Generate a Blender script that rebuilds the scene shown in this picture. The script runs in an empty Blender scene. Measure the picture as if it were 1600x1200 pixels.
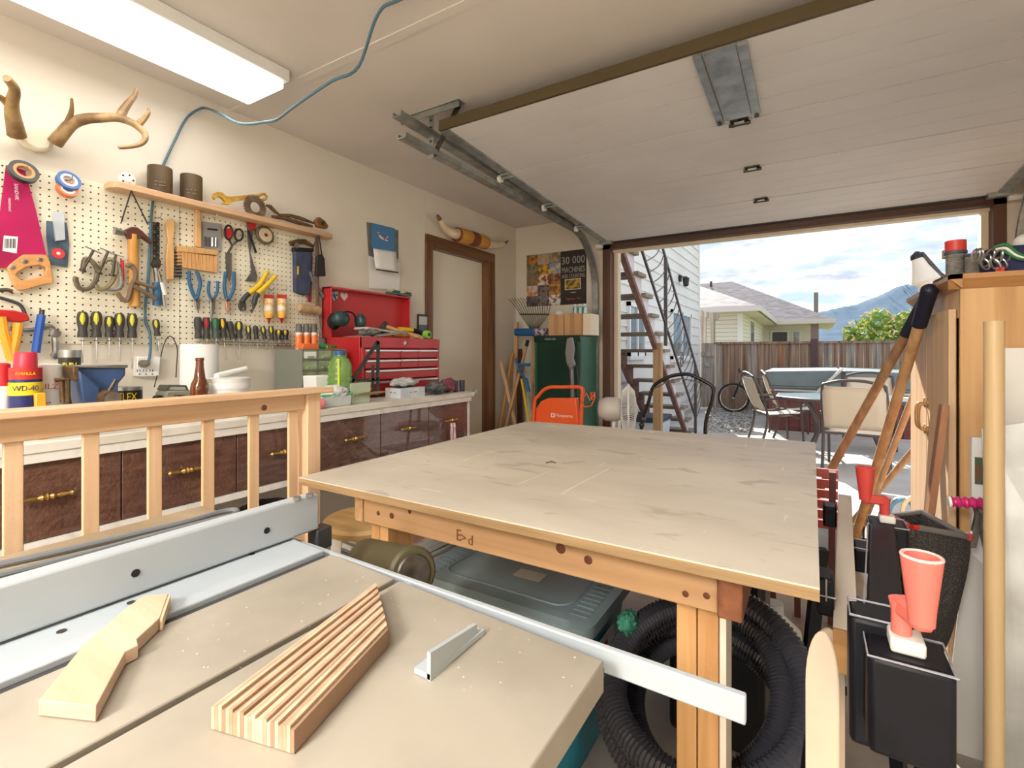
import bpy, bmesh, math, random
from mathutils import Vector, Matrix, noise
random.seed(7)
sc = bpy.context.scene
COL = sc.collection
V = Vector
# ---------------------------------------------------------------- camera
F, CU, CV, H = 766.0, 800.0, 550.0, 1.22          # focal length (px of a 1600 px frame), principal point, eye height
YAW = math.radians(31.53)
CY, SY = math.cos(YAW), math.sin(YAW)
cam = bpy.data.cameras.new('camera')
cam.sensor_width = 36; cam.lens = F/1600*36; cam.shift_y = -50/1600
cam.clip_start = 0.02; cam.clip_end = 5000
co = bpy.data.objects.new('camera', cam); COL.objects.link(co)
co.location = (0, 0, H); co.rotation_euler = (math.radians(90), 0, YAW)
sc.camera = co
# ---------------------------------------------------------------- light
SUN_STRENGTH, SKY_STRENGTH, LAMP = 8.0, 1.05, 1.55
sun = bpy.data.lights.new('sun', 'SUN'); sun.energy = SUN_STRENGTH; sun.angle = math.radians(0.6); sun.color = (1.0, 0.95, 0.86)
so = bpy.data.objects.new('sun', sun); COL.objects.link(so)
so.rotation_euler = V((-0.34, 1.0, 0.60)).to_track_quat('Z', 'Y').to_euler()
sc.view_settings.view_transform = 'Standard'; sc.view_settings.look = 'None'
sc.view_settings.exposure = 0.45; sc.view_settings.gamma = 1.0; sc.view_settings.use_curve_mapping = False

def lin(c):
    return tuple(((x/255)/12.92 if x/255 <= 0.04045 else ((x/255+0.055)/1.055)**2.4) for x in c)

w = bpy.data.worlds.new('sky'); sc.world = w; w.use_nodes = True
nt = w.node_tree; nt.nodes.clear()
def N(tree, t, **kw):
    n = tree.nodes.new(t)
    for k, v in kw.items():
        if k == 'inp':
            for a, b in v.items(): n.inputs[a].default_value = b
        else: setattr(n, k, v)
    return n
out = N(nt, 'ShaderNodeOutputWorld'); bg = N(nt, 'ShaderNodeBackground', inp={'Strength': SKY_STRENGTH})
tc = N(nt, 'ShaderNodeTexCoord'); sep = N(nt, 'ShaderNodeSeparateXYZ')
nt.links.new(tc.outputs['Generated'], sep.inputs[0])
grad = N(nt, 'ShaderNodeValToRGB'); nt.links.new(sep.outputs['Z'], grad.inputs[0])
e = grad.color_ramp.elements
e[0].position = 0.0; e[0].color = (*lin((206, 224, 246)), 1); e[1].position = 0.45; e[1].color = (*lin((126, 170, 226)), 1)
# clouds: project the view direction on a flat layer
zc = N(nt, 'ShaderNodeMath', operation='MAXIMUM', inp={1: 0.04}); nt.links.new(sep.outputs['Z'], zc.inputs[0])
za = N(nt, 'ShaderNodeMath', operation='ADD', inp={1: 0.14}); nt.links.new(zc.outputs[0], za.inputs[0])
dx = N(nt, 'ShaderNodeMath', operation='DIVIDE'); dy = N(nt, 'ShaderNodeMath', operation='DIVIDE')
nt.links.new(sep.outputs['X'], dx.inputs[0]); nt.links.new(za.outputs[0], dx.inputs[1])
nt.links.new(sep.outputs['Y'], dy.inputs[0]); nt.links.new(za.outputs[0], dy.inputs[1])
cmb = N(nt, 'ShaderNodeCombineXYZ', inp={'Z': 3.7}); nt.links.new(dx.outputs[0], cmb.inputs['X']); nt.links.new(dy.outputs[0], cmb.inputs['Y'])
cn = N(nt, 'ShaderNodeTexNoise', inp={'Scale': 1.7, 'Detail': 9.0, 'Roughness': 0.6, 'Distortion': 0.35}); nt.links.new(cmb.outputs[0], cn.inputs['Vector'])
cr = N(nt, 'ShaderNodeValToRGB'); nt.links.new(cn.outputs[0], cr.inputs[0])
cr.color_ramp.elements[0].position = 0.36; cr.color_ramp.elements[1].position = 0.52
cr.color_ramp.elements[0].color = (0, 0, 0, 1); cr.color_ramp.elements[1].color = (1, 1, 1, 1)
cn2 = N(nt, 'ShaderNodeTexNoise', inp={'Scale': 3.6, 'Detail': 7.0, 'Roughness': 0.6}); nt.links.new(cmb.outputs[0], cn2.inputs['Vector'])
cc = N(nt, 'ShaderNodeValToRGB'); nt.links.new(cn2.outputs[0], cc.inputs[0])
cc.color_ramp.elements[0].position = 0.40; cc.color_ramp.elements[0].color = (*lin((252, 252, 255)), 1)
cc.color_ramp.elements[1].position = 0.66; cc.color_ramp.elements[1].color = (*lin((188, 196, 212)), 1)
mx = N(nt, 'ShaderNodeMixRGB'); nt.links.new(cr.outputs[0], mx.inputs['Fac']); nt.links.new(grad.outputs[0], mx.inputs['Color1']); nt.links.new(cc.outputs[0], mx.inputs['Color2'])
nt.links.new(mx.outputs[0], bg.inputs['Color']); nt.links.new(bg.outputs[0], out.inputs[0])

# ---------------------------------------------------------------- helpers
WX, BY, RX, CEIL = -2.5, 4.15, 1.18, 2.44        # left wall, door wall, right wall, ceiling height

def at(u, v, X=None, Y=None, Z=None):
    """world point seen at photo pixel (u, v) on the plane X=, Y= or Z= (world units)"""
    p, q = (u-CU)/F, (v-CV)/F
    d = V((-SY+CY*p, CY+SY*p, -q))
    t = X/d.x if X is not None else (Y/d.y if Y is not None else (Z-H)/d.z)
    return V((d.x*t, d.y*t, H+d.z*t))

def W(u, v, off=0.02):
    return at(u, v, X=WX+off)

def mpp(u, X=None, Y=None):
    """metres per photo pixel at the plane"""
    p = (u-CU)/F; dxx, dyy = -SY+CY*p, CY+SY*p
    return (X/dxx if X is not None else Y/dyy)/F

ORG = {}
def org(o): return ORG.get(o.name, V((0, 0, 0)))

def tagit(o, label=None, cat=None, group=None, kind=None):
    if label: o['label'] = label
    if cat: o['category'] = cat
    if group: o['group'] = group
    if kind: o['kind'] = kind

def thing(name, label, cat, loc=(0, 0, 0), group=None, rotz=0.0, local=False, kind=None):
    o = bpy.data.objects.new(name, None); COL.objects.link(o)
    o.location = loc; o.rotation_euler = (0, 0, rotz); o.empty_display_size = 0.1
    tagit(o, label, cat, group, kind)
    ORG[o.name] = V((0, 0, 0)) if local else V(loc)
    return o

def copy_tree(o, parent=None):
    c = o.copy(); COL.objects.link(c)
    if parent: c.parent = parent
    ORG[c.name] = org(o)
    for ch in list(o.children): copy_tree(ch, c)
    return c

class MB:
    def __init__(s): s.v = []; s.f = []
    def add(s, vs, fs):
        b = len(s.v); s.v += [V(x) for x in vs]; s.f += [[i+b for i in f] for f in fs]; return s
    def box(s, a, b):
        x0, y0, z0 = (min(a[i], b[i]) for i in range(3)); x1, y1, z1 = (max(a[i], b[i]) for i in range(3))
        return s.add([(x0,y0,z0),(x1,y0,z0),(x1,y1,z0),(x0,y1,z0),(x0,y0,z1),(x1,y0,z1),(x1,y1,z1),(x0,y1,z1)],
                     [(0,3,2,1),(4,5,6,7),(0,1,5,4),(1,2,6,5),(2,3,7,6),(3,0,4,7)])
    def obox(s, c, size, rot=None):
        c = V(c); h = V(size)/2; R = rot.to_3x3() if rot is not None else Matrix.Identity(3)
        vs = [c+R@V((i*h.x, j*h.y, k*h.z)) for k in (-1, 1) for i, j in ((-1,-1),(1,-1),(1,1),(-1,1))]
        return s.add(vs, [(0,3,2,1),(4,5,6,7),(0,1,5,4),(1,2,6,5),(2,3,7,6),(3,0,4,7)])
    def beam(s, a, b, w, h, up=(0, 0, 1)):
        a, b = V(a), V(b); d = (b-a).normalized(); up = V(up)
        r = d.cross(up)
        if r.length < 1e-4: r = d.cross(V((1, 0, 0)))
        r.normalize(); u = r.cross(d).normalized()
        vs = []
        for c in (a, b): vs += [c-r*w/2-u*h/2, c+r*w/2-u*h/2, c+r*w/2+u*h/2, c-r*w/2+u*h/2]
        return s.add(vs, [(3,2,1,0),(4,5,6,7),(0,1,5,4),(1,2,6,5),(2,3,7,6),(3,0,4,7)])
    def lathe(s, a, axis, prof, n=14, sx=1.0):
        a = V(a); d = V(axis).normalized(); r = d.cross(V((0, 0, 1)))
        if r.length < 1e-3: r = V((1, 0, 0))
        r.normalize(); u = r.cross(d).normalized()
        vs, fs, rings = [], [], []
        for k, (t, rad) in enumerate(prof):
            if rad < 1e-6:
                rings.append([len(vs)]); vs.append(a+d*t)
            else:
                rings.append(list(range(len(vs), len(vs)+n)))
                vs += [a+d*t+(r*math.cos(2*math.pi*i/n)*sx+u*math.sin(2*math.pi*i/n))*rad for i in range(n)]
        for A, B in zip(rings, rings[1:]):
            if len(A) == 1 and len(B) == 1: continue
            for i in range(n):
                j = (i+1) % n
                if len(A) == 1: fs.append((A[0], B[i], B[j]))
                elif len(B) == 1: fs.append((A[i], B[0], A[j]))
                else: fs.append((A[i], B[i], B[j], A[j]))
        if len(rings[0]) > 1: fs.append(tuple(rings[0]))
        if len(rings[-1]) > 1: fs.append(tuple(reversed(rings[-1])))
        return s.add(vs, fs)
    def cyl(s, a, b, r0, r1=None, n=12):
        a, b = V(a), V(b); L = (b-a).length
        return s.lathe(a, b-a, [(0, r0), (L, r0 if r1 is None else r1)], n)
    def tube(s, pts, r, n=8, closed=False, flat=1.0):
        pts = [V(p) for p in pts]; m = len(pts)
        rs = r if isinstance(r, (list, tuple)) else [r]*m
        vs, fs = [], []; up = None
        for i, p in enumerate(pts):
            a = pts[(i-1) % m] if (closed or i > 0) else p
            b = pts[(i+1) % m] if (closed or i < m-1) else p
            t = (b-a).normalized()
            if up is None:
                up = t.orthogonal().normalized()
            else:
                up = (up-t*up.dot(t))
                up = up.normalized() if up.length > 1e-5 else t.orthogonal().normalized()
            sd = t.cross(up)
            vs += [p+(up*math.cos(2*math.pi*k/n)*flat+sd*math.sin(2*math.pi*k/n))*rs[i] for k in range(n)]
        for i in range(m if closed else m-1):
            j = (i+1) % m
            for k in range(n):
                l = (k+1) % n
                fs.append((i*n+k, i*n+l, j*n+l, j*n+k))
        if not closed:
            fs.append(tuple(range(n-1, -1, -1))); fs.append(tuple((m-1)*n+k for k in range(n)))
        return s.add(vs, fs)
    def prism(s, pts, vec):
        pts = [V(p) for p in pts]; n = len(pts); vec = V(vec)
        fs = [tuple(range(n)), tuple(range(2*n-1, n-1, -1))]+[(i, i+n, (i+1) % n+n, (i+1) % n) for i in range(n)]
        return s.add(pts+[p+vec for p in pts], fs)
    def ringprism(s, outer, inner, vec):
        n = len(outer); vec = V(vec)
        vs = [V(p) for p in outer]+[V(p) for p in inner]; vs += [p+vec for p in vs]
        fs = []
        for i in range(n):
            j = (i+1) % n
            fs += [(i, j, n+j, n+i), (2*n+i, 3*n+i, 3*n+j, 2*n+j), (i, 2*n+i, 2*n+j, j), (n+i, n+j, 3*n+j, 3*n+i)]
        return s.add(vs, fs)
    def ell(s, c, rad, n=14, m=8, rot=None, noise=0.0, seed=0):
        c = V(c); rnd = random.Random(seed); R = rot.to_3x3() if rot is not None else Matrix.Identity(3)
        vs = [c+R@V((0, 0, -rad[2]))]
        for j in range(1, m):
            ph = -math.pi/2+math.pi*j/m
            for i in range(n):
                k = 1+noise*rnd.uniform(-1, 1)
                vs.append(c+R@V((rad[0]*math.cos(ph)*math.cos(2*math.pi*i/n)*k, rad[1]*math.cos(ph)*math.sin(2*math.pi*i/n)*k, rad[2]*math.sin(ph)*k)))
        vs.append(c+R@V((0, 0, rad[2])))
        fs = []
        for i in range(n):
            j = (i+1) % n
            fs.append((0, 1+j, 1+i)); fs.append((len(vs)-1, 1+(m-2)*n+i, 1+(m-2)*n+j))
            for k in range(m-2): fs.append((1+k*n+i, 1+k*n+j, 1+(k+1)*n+j, 1+(k+1)*n+i))
        return s.add(vs, fs)
    def sheet(s, fn, nu, nv):
        vs = [V(fn(i/nu, j/nv)) for j in range(nv+1) for i in range(nu+1)]
        fs = [(j*(nu+1)+i, j*(nu+1)+i+1, (j+1)*(nu+1)+i+1, (j+1)*(nu+1)+i) for j in range(nv) for i in range(nu)]
        return s.add(vs, fs)
    def sweepYZ(s, path, prof):
        """path: (y, z) points at x=0; prof: closed (x, n) outline swept along it"""
        n, m = len(prof), len(path); vs, fs = [], []
        for i, (y, z) in enumerate(path):
            a = path[max(i-1, 0)]; b = path[min(i+1, m-1)]
            t = V((0, b[0]-a[0], b[1]-a[1])).normalized(); nn = V((0, -t.z, t.y))
            vs += [V((px, y, z))+nn*pn for px, pn in prof]
        for i in range(m-1):
            for k in range(n):
                l = (k+1) % n; fs.append((i*n+k, i*n+l, (i+1)*n+l, (i+1)*n+k))
        fs.append(tuple(range(n))); fs.append(tuple((m-1)*n+k for k in range(n)))
        return s.add(vs, fs)
    def build(s, name, mat, parent=None, label=None, cat=None, group=None, kind=None, bev=0.0, solid=0.0, sub=0, origin=None, ang=38):
        if parent is not None: o0 = org(parent)
        elif origin is not None: o0 = V(origin)
        else:
            xs = [p.x for p in s.v]; ys = [p.y for p in s.v]; zs = [p.z for p in s.v]
            o0 = V(((min(xs)+max(xs))/2, (min(ys)+max(ys))/2, min(zs)))
        me = bpy.data.meshes.new(name)
        me.from_pydata([tuple(p-o0) for p in s.v], [], s.f)
        bm = bmesh.new(); bm.from_mesh(me)
        bmesh.ops.recalc_face_normals(bm, faces=bm.faces)
        bm.to_mesh(me); bm.free()
        for p in me.polygons: p.use_smooth = True
        me.set_sharp_from_angle(angle=math.radians(ang))
        me.materials.append(mat)
        ob = bpy.data.objects.new(name, me); COL.objects.link(ob)
        if parent is not None: ob.parent = parent
        else: ob.location = o0
        ORG[ob.name] = o0
        if solid: md = ob.modifiers.new('solid', 'SOLIDIFY'); md.thickness = solid; md.offset = 0
        if sub: md = ob.modifiers.new('sub', 'SUBSURF'); md.levels = sub; md.render_levels = sub
        if bev:
            md = ob.modifiers.new('bevel', 'BEVEL'); md.width = bev; md.segments = 2; md.limit_method = 'ANGLE'; md.angle_limit = math.radians(40)
        tagit(ob, label, cat, group, kind)
        return ob

def resample(poly, c, n):
    """star-shaped resampling of a planar polygon (list of 2-tuples) about c"""
    res = []
    for k in range(n):
        a = 2*math.pi*k/n; dx_, dy_ = math.cos(a), math.sin(a); best = None
        for i in range(len(poly)):
            x1, y1 = poly[i][0]-c[0], poly[i][1]-c[1]; x2, y2 = poly[(i+1) % len(poly)][0]-c[0], poly[(i+1) % len(poly)][1]-c[1]
            den = dx_*(y2-y1)-dy_*(x2-x1)
            if abs(den) < 1e-12: continue
            t = (x1*(y2-y1)-y1*(x2-x1))/den; uu = (x1*dy_-y1*dx_)/den
            if t > 0 and -1e-9 <= uu <= 1+1e-9: best = t if best is None else max(best, t)
        best = best or 1e-3
        res.append((c[0]+dx_*best, c[1]+dy_*best))
    return res

def spline(pts, n=6):
    """Catmull-Rom through 3-D points"""
    pts = [V(p) for p in pts]; P = [pts[0]]+pts+[pts[-1]]; res = []
    for i in range(1, len(P)-2):
        for k in range(n):
            t = k/n; a, b, c, d = P[i-1], P[i], P[i+1], P[i+2]
            res.append(0.5*((2*b)+(c-a)*t+(2*a-5*b+4*c-d)*t*t+(3*b-a-3*c+d)*t**3))
    res.append(pts[-1]); return res

# ---------------------------------------------------------------- materials
MATS = {}
def M(name, col, rough=0.5, metal=0.0, col2=None, scale=(8, 8, 8), lo=0.35, hi=0.65, detail=4, bump=0.0, bscale=80.0, trans=0.0, alpha=1.0, emit=0.0, coat=0.0, spec=0.5, distort=0.0, world=False, sss=0.0):
    if name in MATS: return MATS[name]
    m = bpy.data.materials.new(name); m.use_nodes = True; t = m.node_tree; b = t.nodes['Principled BSDF']
    b.inputs['Base Color'].default_value = (*lin(col), 1); b.inputs['Roughness'].default_value = rough; b.inputs['Metallic'].default_value = metal
    b.inputs['Specular IOR Level'].default_value = spec
    if trans: b.inputs['Transmission Weight'].default_value = trans
    if alpha < 1: b.inputs['Alpha'].default_value = alpha
    if coat: b.inputs['Coat Weight'].default_value = coat
    if emit: b.inputs['Emission Color'].default_value = (*lin(col), 1); b.inputs['Emission Strength'].default_value = emit
    if col2 is not None or bump:
        src = N(t, 'ShaderNodeNewGeometry').outputs['Position'] if world else N(t, 'ShaderNodeTexCoord').outputs['Object']
        if col2 is not None:
            mp = N(t, 'ShaderNodeMapping', inp={'Scale': scale}); t.links.new(src, mp.inputs[0])
            no = N(t, 'ShaderNodeTexNoise', inp={'Scale': 1.0, 'Detail': detail, 'Distortion': distort}); t.links.new(mp.outputs[0], no.inputs['Vector'])
            r = N(t, 'ShaderNodeValToRGB'); t.links.new(no.outputs[0], r.inputs[0])
            r.color_ramp.elements[0].position = lo; r.color_ramp.elements[0].color = (*lin(col), 1)
            r.color_ramp.elements[1].position = hi; r.color_ramp.elements[1].color = (*lin(col2), 1)
            t.links.new(r.outputs[0], b.inputs['Base Color'])
        if bump:
            nb = N(t, 'ShaderNodeTexNoise', inp={'Scale': bscale, 'Detail': 3.0}); t.links.new(src, nb.inputs['Vector'])
            bp = N(t, 'ShaderNodeBump', inp={'Strength': bump, 'Distance': 0.01}); t.links.new(nb.outputs[0], bp.inputs['Height']); t.links.new(bp.outputs[0], b.inputs['Normal'])
    MATS[name] = m; return m

def wood(name, c1, c2, axis='y', rough=0.55, fine=1.0, coat=0.0, lo=0.35, hi=0.68):
    def mute(c): g = 0.3*c[0]+0.59*c[1]+0.11*c[2]; return tuple(k*0.84+g*0.16 for k in c)
    c1, c2 = mute(c1), mute(c2)
    s = {'x': (1.2, 26, 26), 'y': (26, 1.2, 26), 'z': (26, 26, 1.2)}[axis]
    return M(name, c1, rough, col2=c2, scale=tuple(k*fine for k in s), detail=5, distort=0.6, bump=0.05, bscale=120, coat=coat, lo=lo, hi=hi)

def peg_material():
    m = bpy.data.materials.new('pegboard'); m.use_nodes = True; t = m.node_tree; b = t.nodes['Principled BSDF']
    b.inputs['Roughness'].default_value = 0.55
    g = N(t, 'ShaderNodeNewGeometry'); s = N(t, 'ShaderNodeSeparateXYZ'); t.links.new(g.outputs['Position'], s.inputs[0])
    fr = []
    for ax in ('Y', 'Z'):
        d = N(t, 'ShaderNodeMath', operation='DIVIDE', inp={1: 0.0254}); t.links.new(s.outputs[ax], d.inputs[0])
        f = N(t, 'ShaderNodeMath', operation='FRACT'); t.links.new(d.outputs[0], f.inputs[0])
        u = N(t, 'ShaderNodeMath', operation='SUBTRACT', inp={1: 0.5}); t.links.new(f.outputs[0], u.inputs[0])
        p = N(t, 'ShaderNodeMath', operation='POWER', inp={1: 2.0}); t.links.new(u.outputs[0], p.inputs[0]); fr.append(p)
    ad = N(t, 'ShaderNodeMath', operation='ADD'); t.links.new(fr[0].outputs[0], ad.inputs[0]); t.links.new(fr[1].outputs[0], ad.inputs[1])
    lt = N(t, 'ShaderNodeMath', operation='LESS_THAN', inp={1: 0.0155}); t.links.new(ad.outputs[0], lt.inputs[0])
    mxx = N(t, 'ShaderNodeMixRGB', inp={'Color1': (*lin((240, 234, 212)), 1), 'Color2': (*lin((38, 34, 30)), 1)}); t.links.new(lt.outputs[0], mxx.inputs['Fac'])
    t.links.new(mxx.outputs[0], b.inputs['Base Color'])
    return m

FONT_CACHE = {}
def lettering(txt, c, right, up, height, mat, parent, width=None, name='lettering', depth=0.0006, align='CENTER'):
    cu = bpy.data.curves.new('t', 'FONT'); cu.body = txt; cu.align_x = align; cu.align_y = 'CENTER'; cu.extrude = 0.5
    cu.resolution_u = 2
    to = bpy.data.objects.new('t', cu); COL.objects.link(to)
    bpy.context.view_layer.update()
    me = bpy.data.meshes.new_from_object(to); bpy.data.objects.remove(to); bpy.data.curves.remove(cu)
    xs = [v.co.x for v in me.vertices]; ys = [v.co.y for v in me.vertices]
    if not xs: return
    cx, cy, wx_, wy_ = (min(xs)+max(xs))/2, (min(ys)+max(ys))/2, max(xs)-min(xs), max(ys)-min(ys)
    ky = height/wy_; kx = (width/wx_) if width else ky
    r = V(right).normalized(); u = V(up).normalized(); n = r.cross(u); c = V(c)-org(parent)
    for v in me.vertices:
        v.co = c+r*((v.co.x-cx)*kx)+u*((v.co.y-cy)*ky)+n*(v.co.z*depth*2)
    me.materials.clear(); me.materials.append(mat)
    o = bpy.data.objects.new(name, me); COL.objects.link(o); o.parent = parent; ORG[o.name] = org(parent)
    return o

# common materials
m_black = M('black_plastic', (22, 22, 24), 0.45)
m_dark = M('dark_grey_plastic', (58, 58, 60), 0.5)
m_steel = M('steel', (178, 178, 176), 0.3, 0.9, col2=(140, 138, 134), scale=(20, 20, 20))
m_dsteel = M('dark_steel', (98, 92, 86), 0.45, 0.7, col2=(70, 62, 54), scale=(30, 30, 30))
m_galv = M('galvanized_steel', (186, 190, 188), 0.35, 0.8, col2=(150, 155, 154), scale=(14, 14, 14))
m_white = M('white_plastic', (236, 236, 232), 0.4)
m_paper = M('white_paper', (240, 240, 238), 0.8)
m_red = M('red_plastic', (190, 36, 34), 0.4)
m_yellow = M('yellow_plastic', (226, 190, 40), 0.45)
m_blue = M('blue_grip', (50, 98, 136), 0.5)
m_orange = M('orange_plastic', (238, 96, 34), 0.4)
m_green = M('green_plastic', (52, 130, 82), 0.45)
m_brass = M('brass', (186, 150, 84), 0.35, 0.8)
m_pine = wood('pine_y', (230, 188, 144), (212, 162, 114), 'y')
m_pine_z = wood('pine_z', (232, 190, 146), (214, 166, 118), 'z')
m_pine_x = wood('pine_x', (228, 184, 138), (208, 156, 108), 'x')
m_hand = wood('tool_handle_wood', (224, 172, 104), (196, 138, 74), 'z')
m_glass = M('clear_glass', (240, 250, 248), 0.03, trans=1.0)
m_ink = M('black_ink', (26, 26, 28), 0.7)
m_winktext = M('white_ink', (240, 240, 238), 0.6)
# ================================================================ the garage shell
m_wall = M('cream_wall', (230, 223, 210), 0.75, col2=(224, 216, 202), scale=(2, 2, 2), bump=0.03, bscale=200, world=True)
m_ceil = M('ceiling_paint', (224, 216, 208), 0.8, col2=(216, 208, 200), scale=(1.5, 1.5, 1.5), bump=0.08, bscale=260, world=True)
m_floor = M('garage_concrete', (176, 168, 156), 0.7, col2=(140, 132, 122), scale=(3, 3, 3), bump=0.08, bscale=40, world=True)
m_brown = wood('dark_brown_trim', (104, 62, 40), (78, 44, 28), 'z', 0.5)
m_brown_x = wood('dark_brown_trim_x', (96, 58, 40), (70, 40, 28), 'x', 0.5)
m_casing = wood('door_casing_oak', (138, 90, 50), (104, 64, 34), 'z', 0.4)
m_casing_y = wood('door_casing_oak_y', (138, 90, 50), (104, 64, 34), 'y', 0.4)
m_beige = M('beige_paint', (226, 214, 190), 0.6)
DY1, DY2, DZ = at(674, 383, X=WX).y, at(764, 420, X=WX).y, 2.04
REAR = -2.7
def struct(mb, name, mat, **k): return mb.build(name, mat, kind='structure', origin=(0, 0, 0), **k)
struct(MB().box((WX-0.12, REAR-0.12, -0.2), (RX+0.12, BY+0.12, 0)), 'floor', m_floor, label='grey concrete garage floor', cat='floor')
ceil_o = struct(MB().box((WX-0.12, REAR-0.12, CEIL), (RX+0.12, BY+0.12, CEIL+0.15)), 'ceiling', m_ceil, label='cream painted garage ceiling', cat='ceiling')
MB().box((WX, 1.36, CEIL-0.004), (WX+1.6, 1.40, CEIL)).build('seam_strip', m_ceil, ceil_o)
wl = MB().box((WX-0.12, REAR, 0), (WX, DY1, CEIL)).box((WX-0.12, DY2, 0), (WX, BY, CEIL)).box((WX-0.12, DY1, DZ), (WX, DY2, CEIL))
wl.box((WX, at(665, 330, X=WX).y-0.0025, DZ+0.08), (WX+0.003, at(665, 330, X=WX).y+0.0025, CEIL))
struct(wl, 'wall_left', m_wall, label='cream wall with the pegboard and brown door', cat='wall')
OX1, OX2, OZ = -1.52, 0.95, 2.128
wb = MB().box((WX-0.12, BY, 0), (OX1-0.07, BY+0.12, CEIL)).box((OX2+0.05, BY, 0), (RX+0.12, BY+0.12, CEIL)).box((OX1-0.07, BY, OZ+0.06), (OX2+0.05, BY+0.12, CEIL))
struct(wb, 'wall_back', m_wall, label='cream end wall around the garage door opening', cat='wall')
struct(MB().box((RX, REAR, 0), (RX+0.12, BY, CEIL)), 'wall_right', m_wall, label='cream wall behind the pine cabinet', cat='wall')
struct(MB().box((WX-0.12, REAR-0.12, 0), (RX+0.12, REAR, CEIL)), 'wall_rear', m_wall, label='cream wall behind the viewpoint', cat='wall')
# garage door frame
fr = MB().box((OX1-0.07, BY-0.02, 0), (OX1, BY+0.14, OZ+0.06))
struct(fr, 'trim_1', m_brown, label='dark brown door jamb beside the green cabinet', cat='trim')
struct(MB().box((OX1, BY+0.08, 0), (OX1+0.035, BY+0.16, OZ)), 'trim_2', m_beige, label='pale stop strip on the brown jamb beside the stairs', cat='trim')
fr = MB().box((OX2, BY-0.02, 0), (OX2+0.06, BY+0.14, OZ+0.06))
struct(fr, 'trim_3', m_brown, label='dark brown door jamb above the pine cabinet', cat='trim')
struct(MB().box((OX2-0.035, BY+0.08, 0), (OX2, BY+0.16, OZ)), 'trim_4', m_beige, label='pale stop strip on the jamb above the pine cabinet', cat='trim')
struct(MB().box((OX1-0.07, BY-0.02, OZ), (OX2+0.06, BY+0.14, OZ+0.06)), 'trim_5', m_brown_x, label='dark brown header beam over the garage opening', cat='trim')
struct(MB().box((OX1, BY+0.05, OZ-0.02), (OX2, BY+0.12, OZ)), 'trim_6', m_beige, label='pale stop strip under the brown header', cat='trim')
# house door
dr = thing('door_1', 'cream flush door set in a brown frame', 'door', (WX-0.09, (DY1+DY2)/2, 0), kind='structure')
MB().box((WX-0.11, DY1+0.01, 0.01), (WX-0.07, DY2-0.01, DZ-0.01)).build('door_slab', M('door_cream', (244, 238, 222), 0.6), dr, bev=0.002)
kn = at(741, 613, X=WX-0.05)
MB().lathe((WX-0.07, kn.y, kn.z), (1, 0, 0), [(0, 0.028), (0.006, 0.028), (0.008, 0.012), (0.03, 0.012), (0.036, 0.026), (0.05, 0.029), (0.06, 0.02), (0.062, 0)]).build('door_knob', m_white, dr)
tr = thing('trim_7', 'brown wooden casing around the cream door', 'trim', (WX, (DY1+DY2)/2, 0), kind='structure')
cw = 0.075
for ya, yb in ((DY1-cw, DY1), (DY2, DY2+cw)):
    MB().box((WX, ya, 0), (WX+0.018, yb, DZ)).box((WX, ya+0.012, 0), (WX+0.024, yb-0.018, DZ)).build('side_casing', m_casing, tr, bev=0.002)
MB().box((WX, DY1-cw, DZ), (WX+0.018, DY2+cw, DZ+cw)).box((WX, DY1-cw+0.012, DZ+0.018), (WX+0.024, DY2+cw-0.012, DZ+cw-0.012)).build('head_casing', m_casing_y, tr, bev=0.002)
for ya, yb in ((DY1, DY1+0.012), (DY2-0.012, DY2)): MB().box((WX-0.12, ya, 0), (WX, yb, DZ)).build('jamb', m_casing, tr)
MB().box((WX-0.12, DY1, DZ-0.012), (WX, DY2, DZ)).build('head_jamb', m_casing_y, tr)

# ================================================================ overhead door and its tracks
m_dwhite = M('garage_door_white', (228, 226, 224), 0.45, col2=(220, 217, 214), scale=(2, 2, 2), bump=0.02, bscale=300)
od = thing('overhead_door', 'white sectional garage door open along the ceiling', 'garage door', ((OX1+OX2)/2, 3.0, 2.2))
A, B = V((0, 1.88, 2.315)), V((0, 4.09, 2.185))          # inner end, end at the header
dv = (B-A); L = dv.length; dv.normalize(); dn = V((0, dv.z, -dv.y))     # dn points down into the room
dn = V((0, -dv.z, dv.y)); dn = -dn if dn.z > 0 else dn
X0, X1 = OX1-0.05, OX2+0.05
js = [0, 0.575, 1.135, 1.675, L]
for k in range(4):
    s0, s1 = js[k]+0.003, js[k+1]-0.003
    n = 4; prof = []
    for i in range(n):
        a, b = s0+(s1-s0)*i/n, s0+(s1-s0)*(i+1)/n
        g = 0.004
        prof += [A+dv*(a+0.0020)+dn*0.000, A+dv*(a+0.0022)+dn*0.005, A+dv*(b-0.0022)+dn*0.005, A+dv*(b-0.0020)+dn*0.000]
    prof += [A+dv*s1-dn*0.04, A+dv*s0-dn*0.04]
    pts = [V((X0, p.y, p.z)) for p in prof]
    MB().prism(pts, (X1-X0, 0, 0)).build('door_section', m_dwhite, od)
    # galvanised end stiles at both edges
    for xa in (X0, X1-0.055):
        MB().prism([V((xa, *(A+dv*q+dn*h)[1:])) for q, h in ((s0, 0.002), (s1, 0.002), (s1, 0.014), (s0, 0.014))], (0.055, 0, 0)).build('end_stile', m_galv, od)
def hinge(par, x, s, big=1.0):
    hb = MB(); c = A+dv*s+dn*0.016
    hb.obox((x, c.y, c.z), (0.085*big, 0.06, 0.006)).build('plate', m_galv, par)
XC = -0.285
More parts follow.
